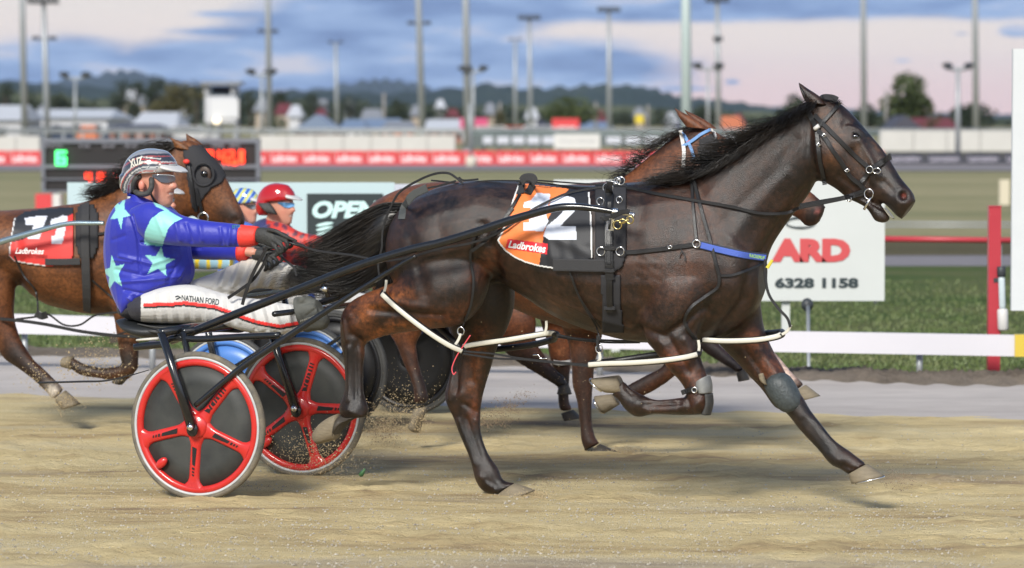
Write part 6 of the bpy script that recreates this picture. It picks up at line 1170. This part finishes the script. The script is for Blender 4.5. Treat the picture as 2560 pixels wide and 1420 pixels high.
v, f = tube([FA.P(x, y, -.26) for x, y in cr([(1332, 888), (1346, 888), (1352, 896), (1368, 896)], 4)], .003, 6); obj('spring_clip', v, f, M_chrome, hs)
v, f = tube([FA.P(x, y, -.27) for x, y in cr([(1176, 838), (1160, 862), (1142, 890), (1130, 920), (1134, 936), (1140, 930)], 5)], .003, 6); setp(obj('cord', v, f, mat('pink_cord', (.7, .08, .10), .6)), 'thin pink cord dangling beside the planted hind leg', 'cord')
# knee boots
M_kb = mat('knee_boot', (.045, .055, .058), .5, noise=.8, nscale=60, bump=.3, bscale=90)
kv, kf = loft(FA, [(1922, 940, 1956, 930, .040, .10), (1912, 962, 1974, 942, .062, .095), (1922, 988, 1990, 966, .066, .095), (1938, 1010, 2000, 988, .062, .095), (1954, 1026, 2004, 1010, .052, .098), (1968, 1032, 1998, 1024, .034, .10)], 4, 22, .9); kb = setp(obj('knee_boot', kv, kf, M_kb), 'dusty grey knee boot on the outstretched foreleg of the dark horse', 'knee boot')
v, f = strap(FA, bA, [(1926, 998), (1918, 996), (1924, 1000)], 8, l=.05); 
v, f = loft(FA, [(1896, 936, 1908, 932, .01, .03), (1900, 950, 1916, 958, .018, .035), (1912, 962, 1918, 962, .008, .04)], 3, 12); obj('pad', v, f, M_hoof, kb)
kb = thing('knee_boot', 'silver grey knee cup with a buckled strap on the folded foreleg of the dark horse', 'knee boot', FA.P(1750, 975, -.155))
v, f = loft(FA, [(1744, 955, 1772, 938, .056, -.155), (1742, 970, 1778, 960, .058, -.155), (1748, 982, 1778, 982, .056, -.155)], 4, 22, .9); obj('cup', v, f, mat('grey_cup', (.20, .205, .20), .5, noise=.3, nscale=30), kb)
v, f = loft(FA, [(1764, 984, 1779, 984, .046, -.155), (1766, 1010, 1781, 1010, .046, -.155), (1756, 1034, 1775, 1038, .042, -.155)], 4, 18); obj('lower_cup', v, f, M_rubber, kb)
obj('boot_strap', *strap(FA, bA, [(1704, 982), (1722, 976), (1742, 972)], 12, l=-.2, off=.012), M_leather, kb, False); rg(1736, 975, .012, None, .003, par=kb, name='buckle', off=.02)
# ================================================================== BAY HORSE BEHIND (blue and white bridle)
BAY = (.115, .040, .015); BAYD = (.035, .014, .008)
cut = lambda L, a, b: L[a:b]
XC = XF(985, 600, 905, 592, .93)
C_t = [tuple([*XC(a, b), *XC(c, d), w_ * .95, l]) for a, b, c, d, w_, l in A_torso]
C_neck = [(1440, 470, 1700, 760, .18, 0), (1540, 450, 1760, 640, .14, 0), (1620, 392, 1800, 590, .11, 0), (1672, 350, 1830, 540, .09, 0), (1720, 322, 1850, 500, .08, 0), (1752, 316, 1862, 470, .078, 0)]
C_head = [(1758, 314, 1800, 440, .07, 0), (1790, 330, 1850, 470, .088, 0), (1840, 360, 1900, 495, .085, 0), (1900, 400, 1940, 520, .070, 0), (1955, 436, 1978, 538, .056, 0), (2004, 462, 2000, 550, .052, 0), (2036, 486, 2014, 566, .048, 0), (2058, 506, 2034, 566, .038, 0), (2064, 518, 2048, 556, .022, 0)]
C_nh = [(905, 600, 1100, 640, .11, -.12), (925, 700, 1080, 760, .10, -.15), (950, 770, 1060, 820, .07, -.15), (968, 820, 1040, 860, .055, -.15), (990, 860, 1042, 880, .044, -.15), (1010, 910, 1050, 922, .036, -.15), (1028, 950, 1062, 960, .036, -.15), (1036, 985, 1070, 990, .038, -.15), (1034, 1010, 1068, 1010, .036, -.15)]
C_fh = [(1380, 700, 1520, 700, .11, .08), (1400, 800, 1510, 800, .08, .09), (1422, 860, 1500, 862, .06, .09), (1430, 910, 1486, 910, .052, .09), (1431, 960, 1483, 956, .046, .09), (1442, 1000, 1480, 998, .036, .09), (1450, 1060, 1480, 1056, .033, .09), (1453, 1098, 1488, 1092, .038, .09), (1462, 1128, 1500, 1108, .036, .09)]
C_nf = [(1560, 760, 1720, 760, .09, -.13), (1590, 820, 1712, 820, .07, -.14), (1630, 870, 1712, 862, .055, -.14), (1662, 900, 1706, 905, .045, -.14), (1650, 920, 1690, 938, .038, -.14), (1600, 945, 1640, 975, .034, -.14), (1560, 968, 1588, 1000, .034, -.14), (1540, 985, 1560, 1012, .034, -.14)]
C_ff = [(1690, 740, 1850, 740, .10, .07), (1740, 810, 1870, 800, .08, .08), (1800, 850, 1890, 838, .06, .09), (1860, 876, 1920, 864, .05, .09), (1900, 905, 1945, 890, .045, .09), (1938, 940, 1972, 922, .036, .09), (1966, 960, 1990, 942, .034, .09), (1982, 980, 2012, 960, .036, .09)]
hC, bC, VC = horse(FC, [C_t, C_neck, C_head, C_nh, C_fh, C_nf, C_ff], 'bay racehorse with blue and white bridle mostly hidden behind the dark horse', BAY, [([(1700, 400), (1760, 440)], 16, .008), ([(1830, 380)], 30, .01)],
    [([(1050, 950), (1060, 1010)], 40, BLK, .9), ([(1000, 870), (1030, 900)], 24, BAYD, .9), ([(1455, 900), (1465, 1120)], 40, (.022, .012, .009), .9), ([(1660, 900), (1540, 1000)], 44, BLK, .9), ([(1900, 890), (2010, 975)], 36, BLK, .85), ([(1943, 905), (1975, 935)], 20, (.55, .42, .36), .9), ([(2025, 545), (2050, 520)], 34, BLK, .95), ([(2044, 528)], 6, (.30, .10, .09), .8), ([(1640, 380), (1740, 330)], 12, BLK, .7)], .015, M_coatb, smooth=4)
hoof(FC, [(1036, 1022), (1066, 1018), (1046, 1082), (1024, 1066)], False, -.15, .048, M_hoof, hC); hoof(FC, [(1466, 1144), (1500, 1110), (1545, 1130), (1478, 1156)], False, .09, .052, M_hoofd, hC); hoof(FC, [(1528, 985), (1548, 1012), (1512, 1034), (1488, 990)], True, -.14, .046, M_hoof, hC); hoof(FC, [(1984, 984), (2014, 962), (2050, 990), (1998, 1004)], False, .09, .05, M_hoof, hC)
ear(FC, [(1716, 318, 1766, 322, .024), (1706, 304, 1748, 306, .028), (1696, 290, 1728, 292, .022), (1687, 270, 1693, 274, .005)], -.05, M_coatb, hC, BAY); ear(FC, [(1744, 318, 1792, 322, .024), (1732, 302, 1772, 306, .026), (1720, 288, 1748, 292, .02), (1711, 274, 1716, 277, .005)], .06, M_coatb, hC, BAY)
cc = [(1752, 312), (1700, 330), (1650, 362), (1600, 405), (1550, 445)]
mane(FC, cc, [(1715, 322), (1650, 345), (1590, 368), (1550, 408), (1510, 452)], 420, 31, hC, -.02, -.05, .0013, 5); mane(FC, cc[1:], [(1560, 330), (1520, 345), (1500, 390), (1480, 440)], 60, 32, hC, -.02, -.05, .0011, 16)
bdc = thing('bridle', 'blue and white racing bridle on the bay horse behind the dark one', 'bridle', FC.W(2, 0, 0)); M_lb = mat('light_blue_web', (.16, .32, .60), .5); cs = lambda p, w_, m, n_='strap': obj(n_, *strap(FC, bC, p, w_, off=.012, l=-.09), m, bdc, False)
cs([(1701, 326), (1706, 350), (1710, 380), (1708, 420)], 11, M_white, 'headstall'); cs([(1706, 330), (1718, 352), (1728, 372), (1736, 398)], 9, M_lb, 'cheek_strap'); cs([(1706, 366), (1730, 352), (1752, 336), (1776, 324)], 9, M_lb, 'browband'); cs([(1776, 324), (1784, 328), (1790, 345)], 8, M_white, 'browband'); cs([(1718, 358), (1726, 352)], 8, mat('red_cuff'), 'brow_badge')
bz = decal(FC, bC, [(1748, 345), (1780, 330), (1800, 350), (1790, 400), (1756, 410), (1740, 380)], 4, .014, -.09, None, 'blinker', M_neo, bdc, th=.01)
# ================================================================== BAY HORSE WITH NUMBER 11 (left)
FB = Frame(at(300, 600, 19.6).x, 19.6, R_(15))
B_torso = [(-190, 560, -170, 700, .16, 0), (-130, 525, -110, 740, .25, 0), (-60, 522, -50, 735, .27, 0), (0, 526, 10, 700, .26, 0), (60, 522, 60, 715, .26, 0), (110, 519, 115, 758, .27, 0), (160, 512, 165, 774, .27, 0), (205, 506, 215, 784, .27, 0), (250, 490, 265, 786, .25, 0), (300, 480, 315, 782, .22, 0), (345, 500, 355, 765, .18, 0), (380, 560, 385, 730, .11, 0)]
B_neck = [(225, 500, 370, 730, .17, 0), (290, 470, 395, 640, .13, 0), (340, 435, 420, 590, .10, 0), (385, 395, 450, 555, .085, 0), (425, 365, 480, 540, .078, 0), (455, 352, 500, 520, .075, 0)]
B_head = [(452, 352, 455, 470, .06, 0), (478, 350, 470, 520, .082, 0), (502, 362, 490, 545, .088, 0), (530, 392, 515, 556, .08, 0), (554, 424, 540, 562, .066, 0), (574, 462, 560, 568, .054, 0), (592, 500, 578, 574, .05, 0), (606, 530, 594, 574, .046, 0), (612, 552, 606, 570, .025, 0)]
B_nh = [(-120, 620, 40, 640, .12, -.13), (-80, 730, 36, 720, .11, -.15), (-40, 800, 34, 790, .075, -.15), (-10, 860, 48, 840, .055, -.15), (10, 896, 68, 876, .046, -.15), (44, 920, 88, 902, .036, -.15), (84, 950, 116, 928, .034, -.15), (112, 976, 140, 952, .036, -.15), (134, 1000, 160, 972, .034, -.15)]
B_nf = [(270, 740, 375, 740, .08, -.12), (285, 790, 355, 790, .06, -.13), (294, 850, 345, 850, .048, -.13), (300, 890, 345, 892, .042, -.13), (304, 912, 340, 930, .040, -.13), (270, 918, 290, 950, .033, -.13), (230, 915, 240, 945, .032, -.13), (200, 904, 200, 938, .034, -.13), (180, 892, 176, 920, .033, -.13)]
B_ff = [(290, 760, 370, 760, .07, .10), (300, 840, 350, 840, .05, .11), (310, 900, 345, 900, .042, .11), (300, 925, 335, 935, .036, .11), (292, 935, 318, 950, .034, .11)]
hB, bB, VB = horse(FB, [B_torso, B_neck, B_head, B_nh, B_nf, B_ff], 'bay racehorse with black blinker hood and number 11 cloth at the left', (.13, .048, .016), [([(520, 455)], 26, .008), ([(40, 600), (50, 680), (44, 740)], 14, -.018), ([(0, 660)], 40, .014), ([(590, 552)], 7, -.02), ([(340, 640)], 40, .014)],
    [([(0, 780), (40, 880)], 30, (.10, .035, .014), .6), ([(30, 890), (120, 965)], 42, BLK, .9), ([(136, 985), (150, 992)], 22, (.62, .58, .50), .95), ([(172, 1010)], 18, BLK, .8), ([(320, 900), (180, 920)], 44, (.018, .014, .012), .95), ([(50, 700)], 30, BLK, .7), ([(240, 780), (330, 770)], 20, BAYD, .5), ([(560, 530), (600, 552)], 26, BLK, .85), ([(430, 370), (300, 470)], 10, BLK, .6), ([(540, 500)], 20, (.16, .065, .025), .6)], .014, M_coatb, smooth=4)
hoof(FB, [(140, 1002), (164, 976), (200, 1010), (156, 1024)], False, -.15, .05, M_hoof, hB); hoof(FB, [(182, 890), (178, 924), (158, 918), (160, 893)], False, -.13, .045, M_hoof, hB); hoof(FB, [(290, 934), (318, 948), (304, 962), (282, 954)], False, .11, .045, M_hoofd, hB)
ear(FB, [(436, 368, 480, 376, .026), (434, 358, 464, 360, .026), (426, 346, 442, 350, .014), (420, 342, 424, 345, .004)], -.05, M_coatb, hB, (.16, .065, .022)); ear(FB, [(466, 352, 508, 362, .026), (466, 344, 490, 348, .022), (465, 334, 471, 338, .005)], .05, M_coatb, hB, (.16, .065, .022))
mane(FB, [(440, 360), (390, 392), (340, 434), (290, 470), (250, 486)], [(360, 372), (310, 400), (250, 435), (215, 470), (200, 492)], 900, 41, hB, -.03, -.10, .0017, 10)
hood = decal(FB, bB, [(455, 375), (480, 362), (500, 360), (530, 388), (556, 418), (566, 440), (555, 458), (530, 470), (505, 500), (492, 530), (478, 520), (470, 470), (462, 420)], 3, .012, -.09, None, 'blinker_hood', M_neo, None, th=.012); setp(hood, 'black blinker hood with a round eye cup on the bay horse number 11', 'hood')
h, nn = hit(bB, 509, 436); l_ = (h - FB.M).dot(FB.n); v, f = ring(FB.P(509, 436, l_ - .02), FB.n * -1 + FB.t * .2, .058, .008, 26, 8, 1.1); obj('eye_cup', v, f, M_neo, hood); v, f = ellipsoid(FB.P(508, 438, l_ - .004), (FB.t * .050, FB.n * .008, Vector((0, 0, .054)))); obj('eye_opening', v, f, mat('bay_skin', (.035, .016, .008), .5), hood); v, f = ellipsoid(FB.P(510, 434, l_ - .018), (FB.t * .020, FB.n * .014, Vector((0, 0, .018)))); obj('eye', v, f, M_eye, hB)
hsb = thing('harness', 'black harness with saddle pad and girth on the bay horse number 11', 'harness', FB.W(-.1, 0, 0)); sb = lambda p, w_, n_='strap', m=M_leather, **k: obj(n_, *strap(FB, bB, p, w_ , off=k.pop('off', .012), l=k.pop('l', -.3), **k), m, hsb, False)
B_cl = [(34, 545), (60, 528), (120, 520), (185, 516), (184, 560), (184, 630), (180, 664), (110, 667), (60, 660), (34, 655), (20, 640), (24, 600)]
B11 = [[(62, 544), (80, 543), (92, 540), (118, 540), (98, 598), (70, 598), (68, 580), (80, 578), (84, 562), (64, 563)], [(128, 548), (144, 544), (156, 538), (170, 540), (158, 600), (154, 610), (130, 610), (130, 590), (138, 588), (142, 566), (126, 566)]]
def bcol(P):
    c = np.tile(np.array((.018, .02, .026)), (len(P), 1)); yb = np.interp(P[:, 0], [20, 60, 130, 190], [608, 598, 560, 530]); c[(P[:, 1] > yb)] = (.62, .035, .03)
    for q in B11: c[inpoly(P, q)] = (.62, .64, .70)
    c[(pdist(P, [(34, 545), (24, 600), (20, 640), (34, 655), (60, 660), (110, 667)]) < 4.5)] = (.6, .6, .6); return c
ncB = decal(FB, bB, B_cl, 2.5, .012, -.3, bcol, 'number_cloth', M_prt, None); setp(ncB, 'black and red number cloth with a white 11 on the left bay horse', 'number cloth')
text_on(FB, None, 'Ladbrokes', [(40, 619), (110, 621), (109, 636), (38, 634)], -.29, .03, 'lettering', M_wl, ncB, .02, .25)
decal(FB, bB, [(190, 512), (235, 506), (248, 540), (246, 620), (236, 646), (196, 648), (184, 600)], 5, .018, -.3, None, 'saddle_pad', M_neo, hsb, th=.014)
sb([(214, 508), (212, 580), (214, 660), (216, 720), (218, 780)], 26, 'girth', M_web, off=.028); sb([(113, 655), (160, 655), (200, 654)], 20, 'elastic_band', M_web, off=.02); sb([(245, 585), (300, 580), (360, 600)], 8, 'trace'); sb([(36, 640), (60, 690), (90, 730), (95, 790)], 6, 'hanger'); sb([(230, 700), (270, 735), (320, 775)], 6, 'hanger')
sb([(0, 797), (60, 803), (120, 812), (200, 828), (280, 838), (350, 842)], 10, 'hobble_line', l=-.22, hug=False); sb([(40, 798), (90, 792), (120, 786), (160, 812), (200, 812), (240, 788), (300, 780)], 6, 'hobble_line', l=-.22, hug=False); sb([(290, 838), (340, 822), (400, 806), (440, 800)], 5, 'hobble_line', l=-.2, hug=False); sb([(90, 782), (104, 790), (118, 786)], 22, 'hobble_pad', l=-.24, hug=False)
v, f = px_tube(FB, [(-60, 625), (0, 605), (80, 582), (165, 560), (230, 558), (260, 558)], [-.38] * 6, [.018, .018, .017, .014, .013, .012]); sB = thing('sulky', 'silver shafted sulky of horse number 11, its wheels outside the picture at left', 'sulky', FB.W(-1.9, 0, 0)); obj('shaft', v, f, mat('silver_blue_tube', (.35, .45, .50), .25, .8), sB)
for s_ in (-1, 1): wheel(FB, FB.W(-2.0, s_ * .55, .352), .35, sB)
v, f = tube([FB.W(-2.1, -.55, .8), FB.W(-2.1, .55, .8)], .02, 8); obj('arch', v, f, mat('silver_blue_tube'), sB)
for s_ in (-1, 1): v, f = tube([FB.W(-2.1, s_ * .55, .8), FB.W(-2.0, s_ * .62, .36)], .02, 8); obj('fork', v, f, mat('silver_blue_tube'), sB)
v, f = px_tube(FB, [(200, 560), (205, 552), (212, 548)], [-.36] * 3, [.01] * 3); 
bB_ = thing('bridle', 'black bridle with a steel bit ring on the bay horse number 11', 'bridle', FB.W(.5, 0, 0)); ob = lambda p, w_: obj('strap', *strap(FB, bB, p, w_, off=.022, l=-.1), M_leather, bB_, False)
ob([(468, 400), (476, 440), (484, 490), (490, 530)], 10); ob([(490, 470), (500, 510), (506, 540)], 10); v, f = ring(FB.P(508, 545, -.11), FB.n * -1, .03, .005, 20, 6); obj('bit_ring', v, f, M_chrome, bB_); v, f = ellipsoid(FB.P(466, 404, -.12), (FB.t * .02, FB.n * .012, Vector((0, 0, .014)))); obj('rosette', v, f, mat('red_cuff'), bB_)
# ================================================================== FARTHEST HORSE (only its legs show under the others)
XD = XF(985, 600, 930, 590, .80)
def shf(L, k=.8): return [tuple([*XD(a, b), *XD(c, d), w_ * k * 1.05, l]) for a, b, c, d, w_, l in L]
D_fh = [(1330, 700, 1440, 700, .10, .09), (1350, 800, 1436, 800, .06, .1), (1366, 850, 1430, 850, .05, .1), (1376, 900, 1428, 900, .046, .1), (1392, 950, 1424, 950, .034, .1), (1396, 1000, 1422, 1000, .032, .1), (1398, 1030, 1432, 1024, .036, .1)]
D_nh = [(1160, 740, 1330, 760, .09, -.1), (1230, 830, 1340, 800, .07, -.12), (1262, 880, 1340, 850, .05, -.12), (1300, 910, 1362, 888, .042, -.12), (1350, 940, 1386, 920, .036, -.12), (1386, 962, 1412, 944, .036, -.12), (1398, 972, 1420, 962, .034, -.12)]
D_ff = [(1600, 740, 1760, 720, .08, .08), (1700, 830, 1772, 812, .055, .09), (1750, 872, 1790, 850, .042, .09), (1790, 900, 1822, 882, .034, .09), (1828, 922, 1850, 906, .036, .09), (1842, 934, 1862, 922, .034, .09)]
hD, bD, VD = horse(FD, [shf(A_torso), D_nh, D_fh, D_ff], 'farthest bay racehorse of which only belly and legs show beneath the others', (.14, .045, .016), (), [([(1262, 880), (1420, 960)], 40, (.02, .014, .012), .9), ([(1400, 940), (1410, 1040)], 30, BLK, .8), ([(1760, 860), (1860, 930)], 40, (.015, .014, .018), .95), ([(1404, 880)], 12, (.4, .16, .07), .5)], .018, M_coatb, smooth=3)
hoof(FD, [(1398, 968), (1420, 958), (1428, 986), (1394, 984)], False, -.12, .045, M_hoofd, hD); hoof(FD, [(1842, 934), (1864, 922), (1872, 950), (1848, 954)], False, .09, .045, M_hoofd, hD); hoof(FD, [(1404, 1034), (1432, 1024), (1454, 1046), (1412, 1052)], False, .1, .05, M_hoofd, hD)
v, f = strap(FD, bD, [(1384, 905), (1400, 908), (1426, 905)], 14, l=.05, off=.012); setp(obj('leg_strap', v, f, M_white), 'white strap on the farthest horse\'s planted leg', 'strap')
# ================================================================== OTHER SULKIES AND DRIVERS
def sulky2(Fr, s0, gauge, R, col, label, m=M_blackp, spokes=False, disc=None, sh=2.3, tyre=None, top=.78, rim=None):
    o = thing('sulky', label, 'sulky', Fr.W(s0, 0, 0))
    for s in (-1, 1):
        wheel(Fr, Fr.W(s0, s * gauge / 2, R + .002), R, o, col, 30, spokes, disc or col, tyre=tyre, rim=rim)
        v, f = tube([Fr.W(s0 - .12, s * gauge / 2 - .05, top), Fr.W(s0, s * gauge / 2 - .06, R)], [.018, .022], 10); obj('fork', v, f, m, o)
        v, f = tube([Fr.W(s0, s * gauge / 2 - .06, R + .1), Fr.W(s0 + .8, s * .44, top + .12)], .012, 8); obj('stay', v, f, m, o)
        v, f = tube([Fr.W(s0 - .12, s * .40, top), Fr.W(s0 + .8, s * .44, top + .13), Fr.W(s0 + 1.6, s * .42, top + .34), Fr.W(s0 + sh, s * .36, top + .45)], .018, 10); obj('shaft', v, f, m, o)
    v, f = tube([Fr.W(s0 - .12, -gauge / 2 - .05, top), Fr.W(s0 - .12, gauge / 2 - .05, top)], .02, 8); obj('arch', v, f, m, o)
    v, f = ellipsoid(Fr.W(s0 - .2, 0, top + .05), (Fr.t * .22, Fr.n * .17, Vector((0, 0, .05)))); obj('seat', v, f, mat('seat_vinyl'), o); return o
pbw = at(483, 1010, 18.05); s0C = (pbw - FC.M).dot(FC.t)
sulky2(FC, s0C, 1.0, .315, M_bluew, 'sulky with solid pale blue disc wheels just behind the near red wheel', tyre=M_rubber, top=.80)
s0D = (at(935, 905, 20.2) - FD.M).dot(FD.t)
sulky2(FD, s0D, 1.1, .345, mat('black_wheel', (.008, .008, .009), .4), 'sulky with solid black disc wheels behind the dark horse\'s hind leg', m=mat('blue_tube', (.03, .09, .40), .35), top=.82, tyre=M_rubber, rim=M_rubber)
def simple_driver(Fr, xf, label, jc, helm, trs, visor=M_white, lens=None, jm=None):
    p, bp, _ = mkperson(Fr, label, xf, .012)
    j, _ = mkjacket(Fr, p, jc, xf, .011); mktrous(Fr, p, trs, xf, .011); helmet(Fr, p, helm, xf, visor=visor, sub=3); glasses(Fr, bp, p, xf, lens)
    for s, l in ((armN, -.20), (armF, .12)):
        pts = [(640, 570, 640, 606, .026, 0), (680, 573, 676, 618, .032, 0), (698, 584, 690, 620, .028, 0)] if l < 0 else [(636, 618, 632, 648, .026, 0), (678, 624, 670, 656, .028, 0)]
        o = 0 if l < 0 else 34
        hand(Fr, pts, [[(690, 584 + o, .0), (716, 592 + o, -.01), (722, 610 + o, .01)], [(690, 594 + o, -.018), (710, 606 + o, -.028), (708, 624 + o, -.008)], [(686, 602 + o, -.024), (702, 616 + o, -.036), (698, 630 + o, -.012)], [(680, 608 + o, -.018), (690, 622 + o, -.030), (686, 634 + o, -.01)], [(672, 574 + o, -.02), (694, 578 + o, -.034), (722, 592 + o, -.02)]], l, p, xf, vox=.006)
    for pts in ([(736, 742, 764, 832, .058, -.22), (782, 768, 775, 820, .055, -.22), (806, 775, 790, 826, .05, -.22), (822, 800, 814, 822, .025, -.22)], [(738, 662, 732, 738, .050, .18), (768, 676, 770, 732, .05, .18), (795, 706, 796, 724, .02, .18)]): v, f = loft(Fr, pts, 4, 16, 1, xf); obj('boot', v, f, M_boot, p)
    v, f = loft(Fr, [(312, 440, 350, 478, .03, -.13), (350, 440, 378, 482, .03, -.125)], 3, 12, 1, xf); obj('ear_pad', v, f, M_rubber, p)
    return p
one = lambda c: (lambda PX, V: np.tile(np.array(c), (len(V), 1)))
def jred(PX, V):
    c = np.tile(np.array((.03, .035, .12)), (len(V), 1)); k = (np.sin(PX[:, 0] * .31 + 1.3 * np.sin(PX[:, 1] * .17)) + np.sin(PX[:, 1] * .27 + 1.1 * np.sin(PX[:, 0] * .13))) > .5; c[(PX[:, 0] > 668)] = (.50, .03, .02); c[(PX[:, 0] > 668) & k] = (.10, .02, .04); return c
FR = lat(FA, 4.3)
simple_driver(FR, XF(384, 430, 697, 500, .72), 'driver in glossy red helmet with a red jacket mottled in navy', jred, one((.42, .012, .015)), one((.5, .5, .5)), lens=mat('blue_lens', (.15, .35, .6), .1, .6))
def hyel(PX, V):
    c = np.tile(np.array((.25, .45, .55)), (len(V), 1)); s = np.sin(PX[:, 0] * .32 + PX[:, 1] * .22); c[s > .45] = (.03, .08, .45); c[s < -.55] = (.65, .58, .12); return c
simple_driver(lat(FA, 5.2), XF(384, 430, 612, 506, .62), 'driver in multicoloured blue and yellow helmet behind the red helmeted driver', one((.05, .12, .45)), hyel, one((.55, .55, .55)))
def jyb(PX, V):
    c = np.tile(np.array((.30, .50, .62)), (len(V), 1)); c[np.sin(PX[:, 0] * .22) > .5] = (.75, .55, .04); return c
simple_driver(FC, XF(460, 432, 455, 486, .86), 'driver with a white visor hidden behind the driver in blue', jyb, one((.6, .6, .6)), one((.5, .5, .5)))
sulky2(lat(FA, 5.2), (at(700, 900, 21.4) - lat(FA, 5.2).M).dot(FA.t), 1.1, .33, mat('black_wheel'), 'hidden sulky with dark disc wheels under the driver in the multicoloured helmet', top=.8, rim=M_rubber, tyre=M_rubber)
# ================================================================== KICKED UP SAND
M_sand = mat('loose_sand', (.46, .36, .21), .9, noise=.3, nscale=40); M_sandd = mat('clods', (.22, .16, .10), .9, noise=.3, nscale=40)
def spray(name, label, spots, m, seed=1):
    g = np.random.default_rng(seed); V = []; Fc = []
    for (Fr, x, y, sx_, sy_, n, l, sl_, s0_, s1_) in spots:
        for _ in range(n):
            px, py = x + g.normal() * sx_, y + g.normal() * sy_; p = Fr.P(px, py, l + g.normal() * sl_)
            if p.z < .004: p.z = .004 + .01 * g.random()
            s = s0_ + (s1_ - s0_) * g.random() ** 2.5; b = len(V); R3 = [Vector(g.normal(size=3)).normalized() * s for _ in range(2)]; q = R3[0].cross(R3[1]).normalized() * s
            V += [p + R3[0], p - R3[0] * .8, p + R3[1], p - R3[1] * .7, p + q, p - q]
            for t in ((0, 2, 4), (2, 1, 4), (1, 3, 4), (3, 0, 4), (2, 0, 5), (1, 2, 5), (3, 1, 5), (0, 3, 5)): Fc.append(tuple(b + i for i in t))
    return setp(obj(name, V, Fc, m, smooth=False), label, 'flying sand', kind='stuff')
spray('sand_spray', 'pale sand grains thrown up by hooves and wheels', [(FA, 790, 1130, 60, 34, 1500, .40, .05, .0012, .0045), (FA, 830, 1170, 50, 22, 700, .42, .06, .0012, .004), (FA, 690, 1190, 30, 20, 250, .3, .2, .001, .003), (FA, 1325, 1243, 24, 7, 2600, .12, .05, .001, .004), (FA, 1390, 1228, 30, 6, 160, .12, .06, .001, .003),
    (FC, 1000, 1010, 50, 40, 500, -.1, .15, .0012, .0045), (FC, 950, 1080, 30, 30, 2200, -.1, .1, .001, .0045), (FC, 1000, 1040, 30, 24, 900, -.1, .1, .001, .004), (FC, 1045, 1060, 14, 22, 500, -.19, .03, .0015, .005), (FC, 1560, 1136, 30, 10, 2200, .09, .06, .001, .004), (FA, 1450, 960, 220, 90, 260, 0, .3, .001, .0030), (FB, 230, 920, 55, 26, 800, -.18, .04, .0015, .006), (FB, 270, 885, 50, 34, 260, -.2, .1, .0015, .006), (FB, 90, 950, 20, 22, 200, -.2, .02, .0015, .006), (FB, 160, 1005, 22, 14, 250, -.2, .03, .0015, .006), (FB, 90, 980, 60, 30, 120, -.2, .2, .001, .004)], M_sand, 3)
spray('clod_spray', 'dark damp clods thrown from the track', [(FC, 1230, 1050, 30, 16, 900, 0, .08, .001, .005), (FC, 1275, 1015, 20, 10, 500, 0, .08, .001, .0045), (FC, 1310, 985, 14, 8, 160, 0, .08, .001, .004), (FC, 960, 1075, 24, 26, 900, -.1, .1, .001, .005), (FA, 1370, 1205, 34, 8, 240, .3, .1, .001, .004), (FA, 2245, 1200, 22, 18, 500, .12, .08, .001, .004), (FA, 650, 1225, 40, 12, 500, -.2, .1, .001, .003)], M_sandd, 4)
def heap(px, py, w_, h, label, m=M_sand):
    c = gnd(px, py, .01); V = []; Fc = []; K = 18; g = np.random.default_rng(int(px)); hw = w_ / F * c.y / 2
    for i in range(5):
        t = i / 4
        for j in range(K): a = 2 * math.pi * j / K; rr = hw * (1 - t) * (1 + .25 * g.random()) + .003; V.append((c.x + rr * math.cos(a), c.y + rr * .8 * math.sin(a), .006 + h * math.sin(t * math.pi / 2) * (1 + .2 * g.random())))
    for i in range(4):
        for j in range(K): Fc.append((i * K + j, i * K + (j + 1) % K, (i + 1) * K + (j + 1) % K, (i + 1) * K + j))
    Fc.append(tuple(4 * K + j for j in range(K))); return setp(obj('sand_heap', V, Fc, m), label, 'sand heap')
lf = gnd(905, 1190, .03); v, f = loft(FA, [(896, 1186, 900, 1192, .002, .3), (902, 1178, 908, 1190, .012, .3), (912, 1170, 914, 1174, .002, .3)], 3, 8); setp(obj('leaf', v, f, mat('green_leaf', (.06, .16, .06), .5)), 'small green leaf lying on the track beside the far wheel', 'leaf')

def grit():
    g = np.random.default_rng(9); V = []; Fc = []
    for k in range(15000):
        px = -20 + 2600 * g.random(); py = 1060 + 380 * g.random() ** .7; p = gnd(px, py, .014); s = .0025 + .006 * g.random() ** 4; b = len(V)
        for d in ((1, 0, 0), (-1, .1, 0), (0, 1, 0), (.1, -1, 0), (0, 0, .9)): V.append(p + Vector((d[0] * (.7 + .6 * g.random()), d[1] * (.7 + .6 * g.random()), d[2])) * s)
        for t in ((0, 2, 4), (2, 1, 4), (1, 3, 4), (3, 0, 4)): Fc.append(tuple(b + i for i in t))
    setp(obj('track_grit', V, Fc, mat('pale_grit', (.50, .46, .38), .9, c2=(.20, .17, .13), nscale=50), smooth=False), 'loose pale grit scattered over the near part of the sand track', 'grit', kind='stuff')
grit()
# ================================================================== EVENING AIR
hz_ = MB().box((0, 6050, 109), (9300, 12200, 222)).build('haze', None)
m = bpy.data.materials.new('haze'); m.use_nodes = True; t = m.node_tree; t.nodes.remove(t.nodes['Principled BSDF'])
pv = nd(t, 'ShaderNodeVolumePrincipled'); pv.inputs['Color'].default_value = (.55, .72, 1, 1); pv.inputs['Density'].default_value = .00003; pv.inputs['Anisotropy'].default_value = 0
t.links.new(pv.outputs[0], t.nodes['Material Output'].inputs['Volume']); hz_.data.materials.clear(); hz_.data.materials.append(m); setp(hz_, kind='stuff'); hz_['label'] = 'thin bluish evening haze over the far hills'; hz_['category'] = 'haze'
